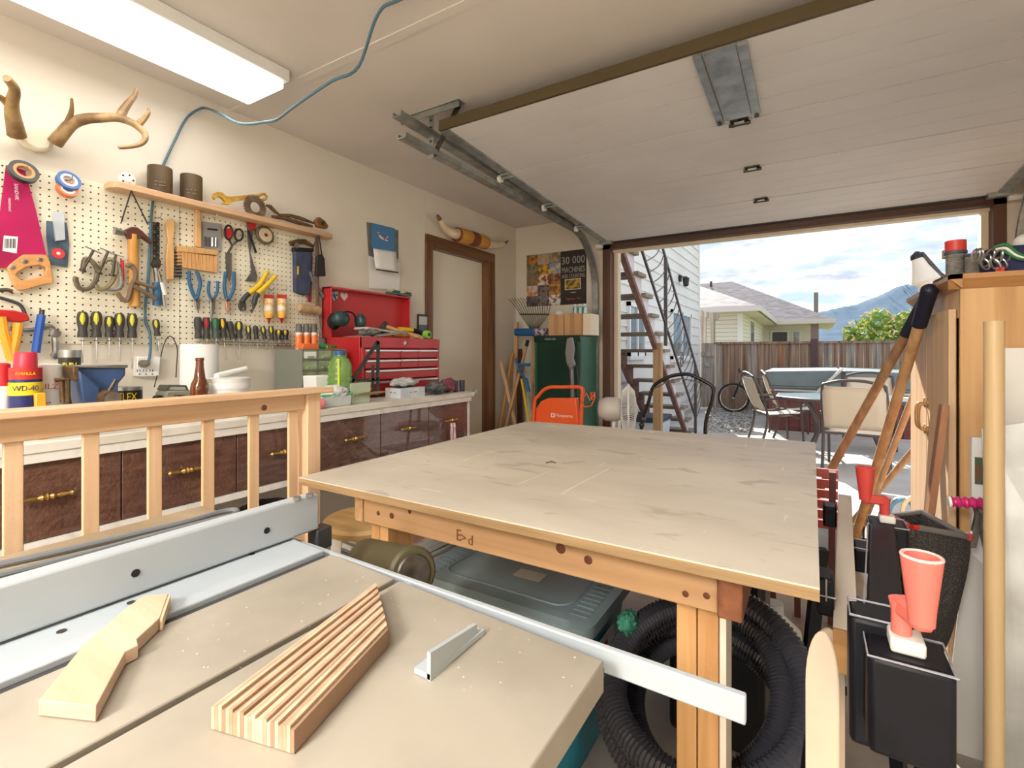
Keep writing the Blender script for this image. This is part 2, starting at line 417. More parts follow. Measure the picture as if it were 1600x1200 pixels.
for s in js[1:4]:
    c = A+dv*s+dn*0.008
    hg = MB().obox((XC, c.y, c.z), (0.075, 0.055, 0.006)).cyl((XC-0.045, c.y, c.z-0.012), (XC+0.045, c.y, c.z-0.012), 0.008).build('hinge', m_dsteel, od)
    MB().obox((XC, c.y-0.012, c.z-0.012), (0.042, 0.022, 0.008)).build('hinge_leaf', m_galv, hg)
    for sx in (-1, 1): MB().cyl((XC+sx*0.03, c.y+0.022, c.z-0.004), (XC+sx*0.03, c.y+0.022, c.z-0.012), 0.006, n=6).build('bolt', m_dsteel, hg)
    for xa in (X0+0.028, X1-0.028):
        h2 = MB().obox((xa, c.y, c.z-0.012), (0.05, 0.07, 0.01)).cyl((xa-0.045, c.y, c.z-0.022), (xa+0.045, c.y, c.z-0.022), 0.007).build('hinge', m_galv, od)
        sg = -1 if xa < 0 else 1
        MB().cyl((xa+sg*0.035, c.y, c.z-0.022), (xa+sg*0.055, c.y, c.z-0.022), 0.022, n=14).build('roller', m_white, h2)
# operator bracket in the middle of the inner section
br = A+dv*0.28+dn*0.012
for sx in (-1, 1): MB().beam(A+dv*0.0+dn*0.016+V((XC+sx*0.075, 0, 0)), A+dv*0.545+dn*0.016+V((XC+sx*0.075, 0, 0)), 0.03, 0.016).build('bracket_rail', m_galv, od)
MB().beam(A+dv*0.0+dn*0.012+V((XC, 0, 0)), A+dv*0.53+dn*0.012+V((XC, 0, 0)), 0.105, 0.006).build('bracket_plate', m_galv, od)
for sx in (-1, 1): MB().cyl(A+dv*0.52+dn*0.02+V((XC+sx*0.075, 0, 0)), A+dv*0.52+dn*0.032+V((XC+sx*0.075, 0, 0)), 0.009, n=8).build('bolt', m_dsteel, od)
MB().prism([V((X0, *(A+dv*q+dn*h)[1:])) for q, h in ((L, 0.006), (L+0.025, 0.012), (L+0.025, -0.03), (L, -0.04))], (X1-X0, 0, 0)).build('bottom_seal', m_dark, od)
MB().prism([V((X0, *(A+dv*q+dn*h)[1:])) for q, h in ((-0.012, 0.006), (0, 0.006), (0, -0.045), (-0.012, -0.045))], (X1-X0, 0, 0)).build('top_rail', M('aluminium_brown', (92, 80, 54), 0.5, 0.3), od)
for sx, xa in ((-1, X0), (1, X1)):
    cb = A+dv*(L-0.03)+dn*0.018
    MB().obox((xa-sx*0.04, cb.y, cb.z), (0.11, 0.05, 0.03)).build('bottom_bracket', m_galv, od)
    MB().cyl((xa+sx*0.0, cb.y+0.01, cb.z-0.02), (xa+sx*0.06, cb.y+0.01, cb.z-0.02), 0.02).build('roller', m_white, od)

def track(x, sgn, label):
    t = thing('door_track', label, 'door track', (x, 3.0, 0))
    # lower (main) channel with the curve down to the floor
    def path(z0, y0, r, yv):
        pts = [(y0, z0+0.02), (yv-r, z0-0.0)]
        for k in range(1, 9):
            a = math.pi/2*k/9; pts.append((yv-r+r*math.sin(a), z0-r+r*math.cos(a)))
        pts += [(yv, z0-r), (yv, 0.02)]
        return pts
    prof = [(x-0.028, -0.012), (x+0.028, -0.012), (x+0.028, 0.012), (x+0.022, 0.012), (x+0.022, -0.006), (x-0.022, -0.006), (x-0.022, 0.012), (x-0.028, 0.012)]
    MB().sweepYZ(path(2.215, 1.69, 0.46, BY-0.06), prof).build('lower_channel', m_galv, t)
    MB().sweepYZ([(1.66, 2.325), (3.15, 2.275), (3.6, 2.24)], [(p, q) for p, q in prof]).build('upper_channel', m_galv, t)
    MB().cyl((x, BY-0.1, 1.3), (x, BY-0.1, 1.305), 0.004).build('bolt', m_dsteel, t)
    for z in (0.4, 1.0, 1.6): MB().box((x-0.02, BY-0.05, z), (x+0.02, BY-0.02, z+0.08)).build('wall_bracket', m_galv, t)
    # hanger of perforated angle
    hb = MB().beam((x, 1.9, 2.2), (x, 1.9, CEIL-0.005), 0.03, 0.004, up=(0, 1, 0))
    hb.build('hanger_upright', m_galv, t)
    MB().beam((x+sgn*0.0, 1.92, 2.22), (x-sgn*0.16, 1.92, CEIL-0.005), 0.03, 0.004, up=(0, 1, 0)).build('hanger_brace', m_dsteel, t)
    MB().box((x-0.19, 1.88, CEIL-0.035), (x+0.19, 1.884, CEIL)).box((x-0.19, 1.88, CEIL-0.004), (x+0.19, 1.93, CEIL)).build('ceiling_angle', m_galv, t)
    for k in range(5):
        q = 2.25+0.035*k
        MB().cyl((x, 1.8985, q), (x, 1.8955, q), 0.006, n=6).build('bolt_hole', m_black, t)
    return t
track(X0-0.075, -1, 'galvanized door track on the side of the cream door')
track(X1+0.06, 1, 'galvanized door track over the pine cabinet')

# ================================================================ ceiling lamps
m_fix = M('fixture_white', (240, 240, 238), 0.5)
m_diff = M('lit_diffuser', (255, 250, 242), 0.5, emit=1.0)
def lamp(x0, x1, y0, y1, power, label):
    t = thing('ceiling_light', label, 'ceiling light', ((x0+x1)/2, (y0+y1)/2, CEIL-0.09))
    MB().box((x0, y0, CEIL-0.05), (x1, y1, CEIL)).build('housing', m_fix, t, bev=0.004)
    MB().box((x0+0.015, y0+0.015, CEIL-0.085), (x1-0.015, y1-0.015, CEIL-0.05)).build('diffuser', m_diff, t, bev=0.01)
    l = bpy.data.lights.new('lamp_light', 'AREA'); l.shape = 'RECTANGLE'; l.size = x1-x0-0.04; l.size_y = y1-y0-0.04; l.energy = power*LAMP; l.color = (1.0, 0.97, 0.93)
    lo = bpy.data.objects.new('lamp_light', l); COL.objects.link(lo); lo.parent = t; lo.location = (0, 0, -0.002)
fx = at(391, 157, Z=CEIL-0.05)
lamp(fx.x, fx.x+0.30, fx.y-1.2, fx.y, 3.0, 'white ceiling lamp above the workbench wall')
lamp(-0.75, -0.15, -1.1, 0.1, 9, 'large white added fill lamp overhead, unseen behind the viewpoint')  # added fill lamp out of view, brightens the room from behind
lamp(-0.75, -0.15, -2.55, -1.35, 78, 'large white added fill lamp at the rear wall, out of view')  # added main fill, unseen, placed far back for flatter light on the corner
# ================================================================ outside: ground
GZ = -0.05
m_patio = M('patio_concrete', (206, 202, 196), 0.8, col2=(182, 176, 168), scale=(1.5, 1.5, 1.5), bump=0.08, bscale=30, world=True)
struct(MB().box((-2.4, BY+0.12, -0.3), (9, 11.9, GZ)), 'patio', m_patio, label='pale concrete patio outside the garage', cat='patio')
struct(MB().box((-900, 11.9, -0.4), (900, 1800, GZ-0.02)), 'ground', M('far_grass', (120, 130, 80), 0.9, col2=(150, 146, 100), scale=(0.2, 0.2, 0.2), world=True), label='grass ground beyond the fence', cat='ground')
struct(MB().box((9, -12, -0.4), (60, 11.9, GZ-0.01)), 'ground', MATS['far_grass'], label='grass yard on the cabinet side', cat='ground')
# gravel
gm = MB(); rnd = random.Random(3)
g0 = [at(1100, 676, Z=GZ), at(1176, 676, Z=GZ), at(1172, 632, Z=GZ), at(1116, 632, Z=GZ)]
oc = [(1,0,0),(0,1,0),(-1,0,0),(0,-1,0),(0,0,1)]
def stone(p, r):
    gm.add([V(p)+V((o[0]*r*rnd.uniform(.8, 1.3), o[1]*r*rnd.uniform(.8, 1.3), o[2]*r*0.7)) for o in oc], [(0,1,4),(1,2,4),(2,3,4),(3,0,4)])
for k in range(1500):
    a, b = rnd.random(), rnd.random()
    p = (g0[0]*(1-a)+g0[1]*a)*(1-b)+(g0[3]*(1-a)+g0[2]*a)*b
    stone((p.x, p.y, GZ), rnd.uniform(0.018, 0.04))
for k in range(260):
    stone((rnd.uniform(-1.9, -0.9), rnd.uniform(10.9, 11.5), GZ), rnd.uniform(0.02, 0.045))
gm.build('gravel', M('gravel_grey', (190, 186, 178), 0.9, col2=(110, 104, 98), scale=(14, 14, 14), lo=0.4, hi=0.6), None, 'loose grey gravel bed beside the patio', 'gravel', kind='stuff')

# ================================================================ house side wall with lap siding
HX, HY = -2.17, at(1093, 638, X=-2.17).y
m_siding = M('white_siding', (236, 234, 228), 0.5, col2=(228, 225, 217), scale=(1, 1, 1), bump=0.02, bscale=40)
hw = thing('house_wall', 'white lap-sided house wall behind the outdoor stairs', 'wall', (HX, 8, 0), kind='structure')
MB().box((HX-0.25, BY+0.13, GZ), (HX-0.03, HY-0.02, 4.35)).build('wall_core', m_siding, hw)
nb = 22
for k in range(nb):
    z = GZ+0.1+k*0.19
    MB().prism([V((HX-0.03, BY+0.2, z)), V((HX, BY+0.2, z)), V((HX-0.018, BY+0.2, z+0.19)), V((HX-0.03, BY+0.2, z+0.19))], (0, HY-0.09-BY-0.2, 0)).build('siding_board', m_siding, hw)
MB().box((HX-0.1, HY-0.09, GZ), (HX+0.015, HY, 4.35)).build('corner_trim', m_white, hw)
MB().box((HX-0.03, BY+0.2, GZ), (HX-0.005, HY-0.09, GZ+0.1)).build('foundation_strip', M('foundation', (190, 186, 178), 0.8), hw)
# end face boards of the same house, round the corner
m_pane = M('window_glass', (120, 132, 138), 0.05, spec=0.8, col2=(150, 160, 164), scale=(3, 3, 3))
def window(n, u0, v0, u1, v1, label):
    a, b = at(u0, v0, X=HX), at(u1, v1, X=HX)
    y0, y1 = a.y, b.y; zt, zb = max(a.z, at(u1, v0, X=HX).z), min(b.z, at(u0, v1, X=HX).z)
    t = thing('window_%d' % n, label, 'window', (HX, (y0+y1)/2, zb), kind='structure')
    f = MB()
    for p, q in (((y0, zb), (y0+0.06, zt)), ((y1-0.06, zb), (y1, zt)), ((y0, zb), (y1, zb+0.06)), ((y0, zt-0.06), (y1, zt)), (((y0+y1)/2-0.025, zb), ((y0+y1)/2+0.025, zt))):
        f.box((HX-0.01, p[0], p[1]), (HX+0.035, q[0], q[1]))
    f.build('window_frame', m_white, t)
    for p, q in ((y0+0.06, (y0+y1)/2-0.025), ((y0+y1)/2+0.025, y1-0.06)):
        MB().box((HX, p, zb+0.06), (HX+0.012, q, zt-0.06)).build('pane', m_pane, t)
    MB().box((HX, y0-0.04, zb-0.05), (HX+0.06, y1+0.04, zb)).build('window_sill', m_white, t)
window(1, 980, 478, 1006, 556, 'white window behind the stair treads')
window(2, 1048, 492, 1078, 560, 'white window behind the lower iron railing')
# small porch lamp high on the wall
pl = at(1070, 441, X=HX+0.1)
lt = thing('wall_lantern', 'small dark lantern on the white siding above the railing', 'lantern', pl)
MB().box(pl+V((-0.1, -0.05, 0.02)), pl+V((-0.06, 0.05, 0.14))).build('back_plate', m_black, lt)
MB().beam(pl+V((-0.07, 0, 0.1)), pl+V((0.03, 0, 0.1)), 0.02, 0.02).build('arm', m_black, lt)
MB().lathe(pl+V((0.02, 0, -0.08)), (0, 0, 1), [(0, 0.03), (0.02, 0.05), (0.14, 0.06), (0.15, 0.07), (0.19, 0.01)], 8).build('lantern_body', m_black, lt)

# ================================================================ outdoor stairs
m_tread = wood('stair_tread', (150, 138, 122), (122, 108, 92), 'x', 0.8)
m_string = M('pale_stringer', (222, 216, 220), 0.7, col2=(206, 198, 200), scale=(6, 6, 6))
m_stain = wood('stained_stringer', (142, 100, 84), (112, 74, 60), 'y', 0.7)
st = thing('outdoor_stairs', 'wooden open-riser stairs with pale stringers beside white siding', 'stairs', (-1.8, 6.4, GZ))
SX0, SX1 = -2.05, -1.56
def sy(k): return 5.0+0.253*k
def sz(k): return 2.035-0.195*k
for k in range(-2, 11):
    if sy(k)-0.15 < BY+0.2: continue
    tb = MB().box((SX0, sy(k)-0.15, sz(k)-0.04), (SX1+0.07, sy(k)+0.13, sz(k))).build('tread', m_tread, st, bev=0.004)
    MB().box((SX1+0.0, sy(k)-0.1, sz(k)-0.075), (SX1+0.012, sy(k)+0.1, sz(k)-0.04)).build('bracket', m_galv, tb)
def stringer(x, mat):
    top, bot = [], []
    for k in range(-2, 11):
        a = max(sy(k)-0.13, BY+0.2); top += [(a, sz(k)-0.04), (max(sy(k)+0.123, BY+0.2), sz(k)-0.04)]
    sl = -0.195/0.253
    def under(y): return 2.035+(y-5.0)*sl-0.21
    yend = 5.0+(2.035-0.21-GZ)/-sl
    poly = top+[(top[-1][0], GZ), (yend, GZ), (BY+0.2, under(BY+0.2))]
    MB().prism([V((x-0.02, y, z)) for y, z in poly], (0.04, 0, 0)).build('stringer', mat, st)
    MB().beam(V((x, BY+0.22, under(BY+0.22)-0.0)), V((x, yend, GZ+0.02)), 0.055, 0.05).build('lower_board', m_stain, st)
stringer(SX1, m_string); stringer(SX0, m_stain)
pp = at(1028, 600, X=SX1+0.02)
MB().box((pp.x-0.045, pp.y-0.045, GZ), (pp.x+0.045, pp.y+0.045, sz((pp.y-5)/0.253)-0.12)).build('post', wood('post_wood', (196, 156, 104), (166, 124, 78), 'z', 0.7), st)
# wrought iron railing
m_iron = M('black_iron', (92, 84, 80), 0.5, 0.3)
ir = thing('iron_railing', 'dark curved wrought iron railing on the outdoor stairs', 'railing', (-1.48, 6.5, GZ))
RXX = -1.48
def rb(y): return H+1.025-0.752*(y-4.947)
def rt(y): return rb(y)+0.78
y_a, y_b = BY+0.25, 7.75
MB().beam((RXX, y_a, rb(y_a)), (RXX, 7.55, rb(7.55)), 0.022, 0.028).build('bottom_rail', m_iron, ir)
MB().beam((RXX, y_a, rt(y_a)), (RXX, 8.05, rt(8.05)), 0.022, 0.03).build('top_rail', m_iron, ir)
for y, z0 in ((5.88, sz(3.5)-0.06), (7.6, GZ)):
    MB().beam((RXX, y, z0), (RXX, y, rt(y)), 0.035, 0.035).build('post', m_iron, ir)
for k in range(26):
    y = y_a+0.02+k*0.128
    a = V((RXX, y, rb(y))); b = V((RXX, y+0.62, rt(y+0.62))) if y+0.62 < 8.0 else V((RXX, 8.0, rt(8.0)-0.02))
    if b.y > 8.02: continue
    c1 = a+V((0, 0.33, 0.10)); c2 = V((RXX, y+0.50, rt(y+0.50)-0.26))
    pts = [(a*(1-t)**3+c1*3*t*(1-t)**2+c2*3*t*t*(1-t)+b*t**3) for t in [i/10 for i in range(11)]]
    MB().tube(pts, 0.0065, 6).build('baluster', m_iron, ir)
for yy, zz in ((6.7, 0.18), (5.2, 0.55)):
    pts = [V((RXX, yy+(0.02+0.012*a)*math.cos(a), rb(yy)+zz+(0.02+0.012*a)*math.sin(a))) for a in [i*0.4 for i in range(22)]]
    MB().tube(pts, 0.007, 6).build('scroll', m_iron, ir)
# storage tote under the stairs
tb = at(1008, 655, Y=6.3); tt = thing('storage_tote', 'pale plastic tote with dark blue lid under the stairs', 'storage tote', (-1.8, 6.25, GZ))
MB().prism([V((-2.0, 6.05, GZ)), V((-1.62, 6.05, GZ)), V((-1.58, 6.05, GZ+0.40)), V((-2.04, 6.05, GZ+0.40))], (0, 0.5, 0)).build('tub', M('pale_tub', (196, 206, 214), 0.4), tt, bev=0.02)
MB().box((-2.05, 6.02, GZ+0.40), (-1.57, 6.58, GZ+0.46)).build('lid', M('navy_lid', (44, 52, 74), 0.4), tt, bev=0.015)

# ================================================================ plank fence, gate posts
FY = HY+0.02
m_board = wood('weathered_board', (176, 142, 116), (112, 80, 60), 'z', 0.85, 0.7)
m_board2 = wood('weathered_board_red', (192, 132, 90), (124, 80, 54), 'z', 0.85, 0.7)
m_board3 = wood('weathered_board_grey', (184, 170, 156), (124, 106, 92), 'z', 0.85, 0.7)
fc = thing('plank_fence', 'weathered brown plank fence behind the hot tub', 'fence', (0, FY, GZ))
ft = at(1300, 534, Y=FY).z
x = at(1118, 560, Y=FY).x; k = 0
rnd = random.Random(11)
while x < 4.6:
    wd = rnd.uniform(0.125, 0.145)
    MB().box((x+0.002, FY+rnd.uniform(0, 0.012), GZ+0.03), (x+wd-0.002, FY+0.03, ft-0.03)).build('board', rnd.choice([m_board, m_board, m_board2, m_board3]), fc)
    x += wd
MB().box((at(1118, 560, Y=FY).x-0.03, FY-0.03, ft-0.03), (4.6, FY+0.06, ft+0.015)).build('cap_rail', m_board, fc)
MB().box((-1.9, FY+0.03, GZ+0.4), (4.6, FY+0.07, GZ+0.5)).build('back_rail', m_board, fc)
for u in (1272,):
    px = at(u, 540, Y=FY).x
    MB().box((px-0.06, FY-0.05, GZ), (px+0.06, FY+0.05, ft+0.06)).build('post', M('fence_post', (96, 72, 70), 0.8), fc)
gt = thing('side_gate', 'grey wooden gate with metal latch at the house corner', 'gate', (-1.95, FY, GZ))
gx0, gx1 = at(1094, 560, Y=FY).x+0.02, at(1116, 560, Y=FY).x
for i in range(2):
    a = gx0+(gx1-gx0)*i/2; MB().box((a+0.003, FY, GZ+0.05), (a+(gx1-gx0)/2-0.003, FY+0.03, ft)).build('board', m_board3, gt)
MB().box((gx0, FY-0.03, ft-0.3), (gx1, FY, ft-0.2)).build('cross_rail', m_board3, gt)
MB().box(((gx0+gx1)/2-0.05, FY-0.06, 0.9), ((gx0+gx1)/2+0.06, FY-0.02, 0.98)).build('latch', m_galv, gt)
# small pergola piece over the gate
pg = thing('gate_pergola', 'grey timber arbour frame over the side gate', 'arbour', (-1.8, FY+0.4, GZ))
pz = at(1100, 490, Y=FY+0.3).z
for u in (1100, 1114):
    px = at(u, 520, Y=FY+0.35).x; MB().box((px-0.045, FY+0.3, GZ), (px+0.045, FY+0.39, pz)).build('post', m_board3, pg)
MB().beam((at(1091, 490, Y=FY+0.3).x, FY+0.35, pz+0.02), (at(1121, 497, Y=FY+0.3).x+0.02, FY+0.35, pz-0.10), 0.12, 0.14).build('beam', m_board3, pg)

# ================================================================ hot tub
m_cover = M('spa_cover', (116, 130, 132), 0.5, col2=(104, 118, 120), scale=(4, 4, 4))
m_covtop = m_cover
m_cab = M('spa_cabinet', (128, 72, 66), 0.6, col2=(112, 60, 56), scale=(3, 20, 20))
m_lip = M('spa_lip', (206, 204, 196), 0.4)
ty = 9.0; a = at(1194, 600, Y=ty); tx0, tx1 = a.x, a.x+2.15
zt = at(1200, 580, Y=ty).z; zc = at(1200, 607, Y=ty).z; TD = 2.15
ht = thing('hot_tub', 'hot tub with grey folded cover and brown panels', 'hot tub', ((tx0+tx1)/2, ty+TD/2, GZ))
n = 14
for k in range(n):
    xa = tx0+0.06+(tx1-tx0-0.12)*k/n; xb = tx0+0.06+(tx1-tx0-0.12)*(k+1)/n
    MB().box((xa+0.003, ty+0.06, GZ), (xb-0.003, ty+0.09, zc-0.03)).build('panel', m_cab, ht)
MB().box((tx0+0.07, ty+0.09, GZ), (tx1-0.07, ty+TD-0.06, zc-0.03)).build('cabinet_body', m_cab, ht)
MB().box((tx0+0.02, ty+0.02, zc-0.04), (tx1-0.02, ty+TD-0.02, zc)).build('rim', m_lip, ht, bev=0.015)
mid = (tx0+tx1)/2
for xa, xb in ((tx0, mid-0.01), (mid+0.01, tx1)):
    sl = 0.05
    cv = MB().prism([V((xa, ty, zc+0.005)), V((xb, ty, zc+0.005)), V((xb, ty, zt+(0.03 if xb < tx1-0.5 else 0))), V((xa, ty, zt+(0.03 if xa > tx0+0.5 else 0)))], (0, TD, 0)).build('cover_half', m_cover, ht, bev=0.02)
    MB().box((xa+0.02, ty-0.004, zc+0.045), (xb-0.02, ty, zc+0.055)).build('cover_seam', m_dark, cv)
MB().box((mid-0.03, ty-0.006, zc+0.0), (mid+0.03, ty+0.0, zt+0.02)).build('fold_flap', m_dark, ht)
lv = [at(1250, 640, Y=ty-0.1), at(1290, 600, Y=ty-0.1), at(1312, 580, Y=ty-0.04)]
MB().tube([lv[0], lv[1], lv[2], lv[2]+V((0.04, 0.3, 0.02))], 0.022, 8).build('cover_lifter_bar', m_lip, ht)
MB().box((tx0+1.0, ty-0.04, GZ), (tx0+1.06, ty+0.06, 0.55)).build('lifter_bracket', m_lip, ht)

# ================================================================ bicycle by the fence
bk = thing('bicycle', 'dark mountain bicycle leaning by the plank fence', 'bicycle', (0, 0, 0), local=True)
m_tyre = M('tyre_rubber', (46, 46, 46), 0.8); m_bike = M('bike_grey', (120, 124, 130), 0.4, 0.3)
def wheel(cx, r):
    wl_ = MB().tube([(cx+r*math.cos(2*math.pi*i/28), 0, r+0.0+r*math.sin(2*math.pi*i/28)) for i in range(28)], 0.022, 6, closed=True).build('tyre', m_tyre, bk)
    MB().tube([(cx+(r-0.03)*math.cos(2*math.pi*i/28), 0, r+(r-0.03)*math.sin(2*math.pi*i/28)) for i in range(28)], 0.011, 6, closed=True).build('rim', m_steel, wl_)
    sp = MB()
    for i in range(18):
        an = 2*math.pi*i/18; sp.cyl((cx, 0.02*(-1)**i, r), (cx+(r-0.03)*math.cos(an), 0, r+(r-0.03)*math.sin(an)), 0.002, n=4)
    sp.cyl((cx, -0.04, r), (cx, 0.04, r), 0.02); sp.build('spokes', m_steel, wl_)
WR = 0.29
wheel(0, WR); wheel(0.98, WR)
bb = V((0.52, 0, 0.27)); hd = V((0.16, 0, 0.76)); stt = V((0.62, 0, 0.70)); hd2 = V((0.13, 0, 0.64))
MB().tube([hd, stt], 0.016).tube([hd2, bb], 0.02).tube([stt, bb], 0.016).tube([bb, (0.98, 0.05, WR)], 0.012).tube([stt, (0.98, 0.05, WR)], 0.01).tube([bb, (0.98, -0.05, WR)], 0.012).tube([stt, (0.98, -0.05, WR)], 0.01).tube([hd, hd2], 0.022).build('frame', m_bike, bk)
MB().tube([hd2, (0.09, 0.06, 0.55), (0, 0.06, WR)], 0.014).tube([hd2, (0.09, -0.06, 0.55), (0, -0.06, WR)], 0.014).build('fork', m_black, bk)
MB().tube([hd, (0.14, 0, 0.84), (0.1, 0, 0.86)], 0.014).tube([(0.12, -0.28, 0.88), (0.1, -0.1, 0.86), (0.1, 0.1, 0.86), (0.12, 0.28, 0.88)], 0.013).build('handlebar', m_black, bk)
MB().tube([stt, (0.645, 0, 0.82)], 0.013).ell((0.68, 0, 0.84), (0.13, 0.06, 0.03)).build('saddle', m_black, bk)
MB().cyl((0.52, -0.05, 0.27), (0.52, -0.04, 0.27), 0.08, n=18).tube([(0.52, -0.06, 0.27), (0.6, -0.08, 0.13)], 0.01).obox((0.6, -0.12, 0.13), (0.08, 0.08, 0.02)).build('crankset', m_dsteel, bk)
bp = at(1146, 640, Y=11.2); bk.location = (bp.x, bp.y, GZ+0.02); bk.rotation_euler = (math.radians(-7), 0, math.radians(4))

# ================================================================ patio chairs and table
m_frame = M('chair_frame_brown', (92, 82, 78), 0.45, 0.3)
m_sling = M('sling_fabric', (226, 208, 182), 0.8, bump=0.05, bscale=400)
def make_chair(label):
    t = thing('patio_chair', label, 'chair', (0, 0, 0), local=True, group='sling chairs around the patio table')
    w2 = 0.28
    for s in (-1, 1):
        MB().tube(spline([(s*w2, -0.26, 0), (s*w2, -0.2, 0.2), (s*w2, -0.18, 0.42), (s*w2, -0.26, 0.7), (s*w2*0.94, -0.36, 0.93)], 4), 0.016, 8).build('back_leg', m_frame, t)
        MB().tube(spline([(s*w2, 0.28, 0), (s*w2, 0.26, 0.3), (s*w2*1.05, 0.22, 0.60), (s*w2*1.08, 0.1, 0.64), (s*w2*1.06, -0.2, 0.62)], 4), 0.015, 8).build('arm', m_frame, t)
        MB().tube([(s*w2, -0.2, 0.40), (s*w2, 0.27, 0.43)], 0.013, 6).build('seat_rail', m_frame, t)
    MB().tube(spline([(-w2*0.94, -0.36, 0.93), (-0.1, -0.385, 0.975), (0.1, -0.385, 0.975), (w2*0.94, -0.36, 0.93)], 5), 0.016, 8).build('top_rail', m_frame, t)
    MB().tube([(-w2, -0.19, 0.41), (w2, -0.19, 0.41)], 0.016, 8).build('cross_rail', m_frame, t)
    MB().tube([(-w2, 0.26, 0.36), (w2, 0.26, 0.36)], 0.012, 8).build('cross_rail', m_frame, t)
    MB().sheet(lambda u, v: (w2*(2*u-1)*0.96, -0.19-0.165*v-0.02*math.sin(math.pi*v), 0.46+0.45*v), 6, 8).build('back_sling', m_sling, t, solid=0.004)
    MB().sheet(lambda u, v: (w2*(2*u-1)*0.96, -0.18+0.45*v, 0.415+0.02*v-0.03*math.sin(math.pi*v)), 6, 6).build('seat_sling', m_sling, t, solid=0.004)
    return t
def put(o, u, v, rot):
    p = at(u, v, Z=GZ); o.location = p; o.rotation_euler = (0, 0, rot)
ch = make_chair('beige sling patio chair with its back to the garage')
p = at(1338, 735, Z=GZ); ch.location = p; ch.rotation_euler = (0, 0, math.radians(-8))
def chair_at(label, loc, deg):
    c = copy_tree(ch); c['label'] = label; c.location = loc; c.rotation_euler = (0, 0, math.radians(deg)); return c
c2 = at(1212, 690, Z=GZ)
chair_at('beige sling patio chair nearest the bicycle, seen from the side', (c2.x-0.02, c2.y, GZ), -68)
chair_at('beige sling patio chair behind the side-on chair, nearest the hot tub', (c2.x+0.16, c2.y+0.62, GZ), -80)
chair_at('beige sling patio chair across the glass table, facing the garage', (p.x+0.25, p.y+1.75, GZ), 176)
tbp = V((p.x-0.05, p.y+0.95, GZ))
pt = thing('patio_table', 'glass-topped patio table with dark metal legs', 'table', tbp)
hexp = [tbp+V((0.80*math.cos(a), 0.62*math.sin(a), 0.70)) for a in [math.pi/8+i*math.pi/4 for i in range(8)]]
MB().prism([q*1 for q in hexp], (0, 0, 0.012)).build('glass_top', M('table_glass', (176, 200, 206), 0.08, spec=0.8, alpha=0.85, bump=0.1, bscale=200), pt)
MB().tube([q+V((0, 0, -0.005)) for q in hexp], 0.02, 8, closed=True).build('rim', m_frame, pt)
for i in range(4):
    an = math.pi/4+i*math.pi/2
    MB().tube(spline([tbp+V((0.62*math.cos(an), 0.48*math.sin(an), 0.69)), tbp+V((0.4*math.cos(an), 0.3*math.sin(an), 0.35)), tbp+V((0.55*math.cos(an), 0.42*math.sin(an), 0))], 5), 0.018, 8).build('leg', m_frame, pt)

# ================================================================ closed parasol
m_canvas = M('parasol_canvas', (232, 220, 204), 0.8, bump=0.1, bscale=30)
py = 6.2; pu = thing('patio_umbrella', 'closed beige cantilever parasol above the pine cabinet', 'parasol', (at(1450, 470, Y=py).x+0.2, py, GZ))
tp = at(1432, 402, Y=py); bt = at(1468, 500, Y=py); ax = (bt-tp)
MB().lathe(tp, ax, [(0, 0.015), (0.02, 0.05), (0.10, 0.07), (0.25, 0.125), (0.27, 0.08), (0.35, 0.075), (0.8, 0.09), (ax.length+0.4, 0.05)], 12).build('canopy', m_canvas, pu)
MB().ell(tp, (0.05, 0.05, 0.06)).build('cap', m_black, pu)
el = at(1468, 428, Y=py)
MB().tube([tp+V((0, 0, 0.03)), at(1440, 396, Y=py), el, at(1600, 520, Y=py), at(1640, 560, Y=py)], 0.022, 8).build('arm', m_dsteel, pu)
mst = at(1640, 560, Y=py)
MB().cyl((mst.x, py, GZ), (mst.x, py, mst.z+0.6), 0.03).build('mast', m_dsteel, pu)
MB().cyl((mst.x, py, GZ), (mst.x, py, GZ+0.08), 0.35, n=20).build('base', m_dsteel, pu)

# ================================================================ neighbour's house
m_nw = M('neighbour_siding', (236, 229, 214), 0.7); m_roof = M('shingle_roof', (160, 152, 150), 0.9, col2=(126, 117, 115), scale=(3, 3, 14), world=True)
m_soff = M('soffit', (232, 226, 210), 0.7); m_gut = M('gutter', (214, 206, 196), 0.5)
nh = thing('neighbour_house', 'cream neighbouring bungalow with pale grey hip roof', 'house', (-4, 20, 0))
bx = at(1158, 510, Y=16.2).x; ez = 2.52
zq = GZ
while zq < ez-0.05:
    MB().box((-9, 16.2+0.0, zq), (bx, 16.25, zq+0.115)).box((bx-0.05, 16.25, zq), (bx, 24.6, zq+0.115)).build('siding_board', m_nw, nh); zq += 0.125
MB().box((-9, 16.25, GZ), (bx-0.05, 24.6, ez)).build('bay_wall', M('siding_joint', (214, 202, 176), 0.8), nh)
MB().box((bx-0.1, 16.17, GZ), (bx+0.04, 16.3, ez)).build('corner_trim', m_white, nh)
MB().box((bx, 24.6, GZ), (0.2, 24.8, ez)).build('porch_wall', m_nw, nh)
rx = -1.30
R1 = [(-9, 15.4, ez), (rx, 15.4, ez), (rx, 26, ez), (-9, 26, ez), (-5.1, 19.2, ez+1.8), (-5.1, 26, ez+1.8)]
MB().add(R1, [(0, 1, 4), (1, 2, 5, 4), (0, 4, 5, 3), (2, 3, 5), (0, 3, 2, 1)]).build('bay_roof', m_roof, nh)
R2 = [(-9, 23.3, ez+0.02), (0.72, 23.3, ez+0.02), (0.72, 33, ez+0.02), (-9, 33, ez+0.02), (-9, 28.0, ez+2.4), (-3.6, 28.0, ez+2.4)]
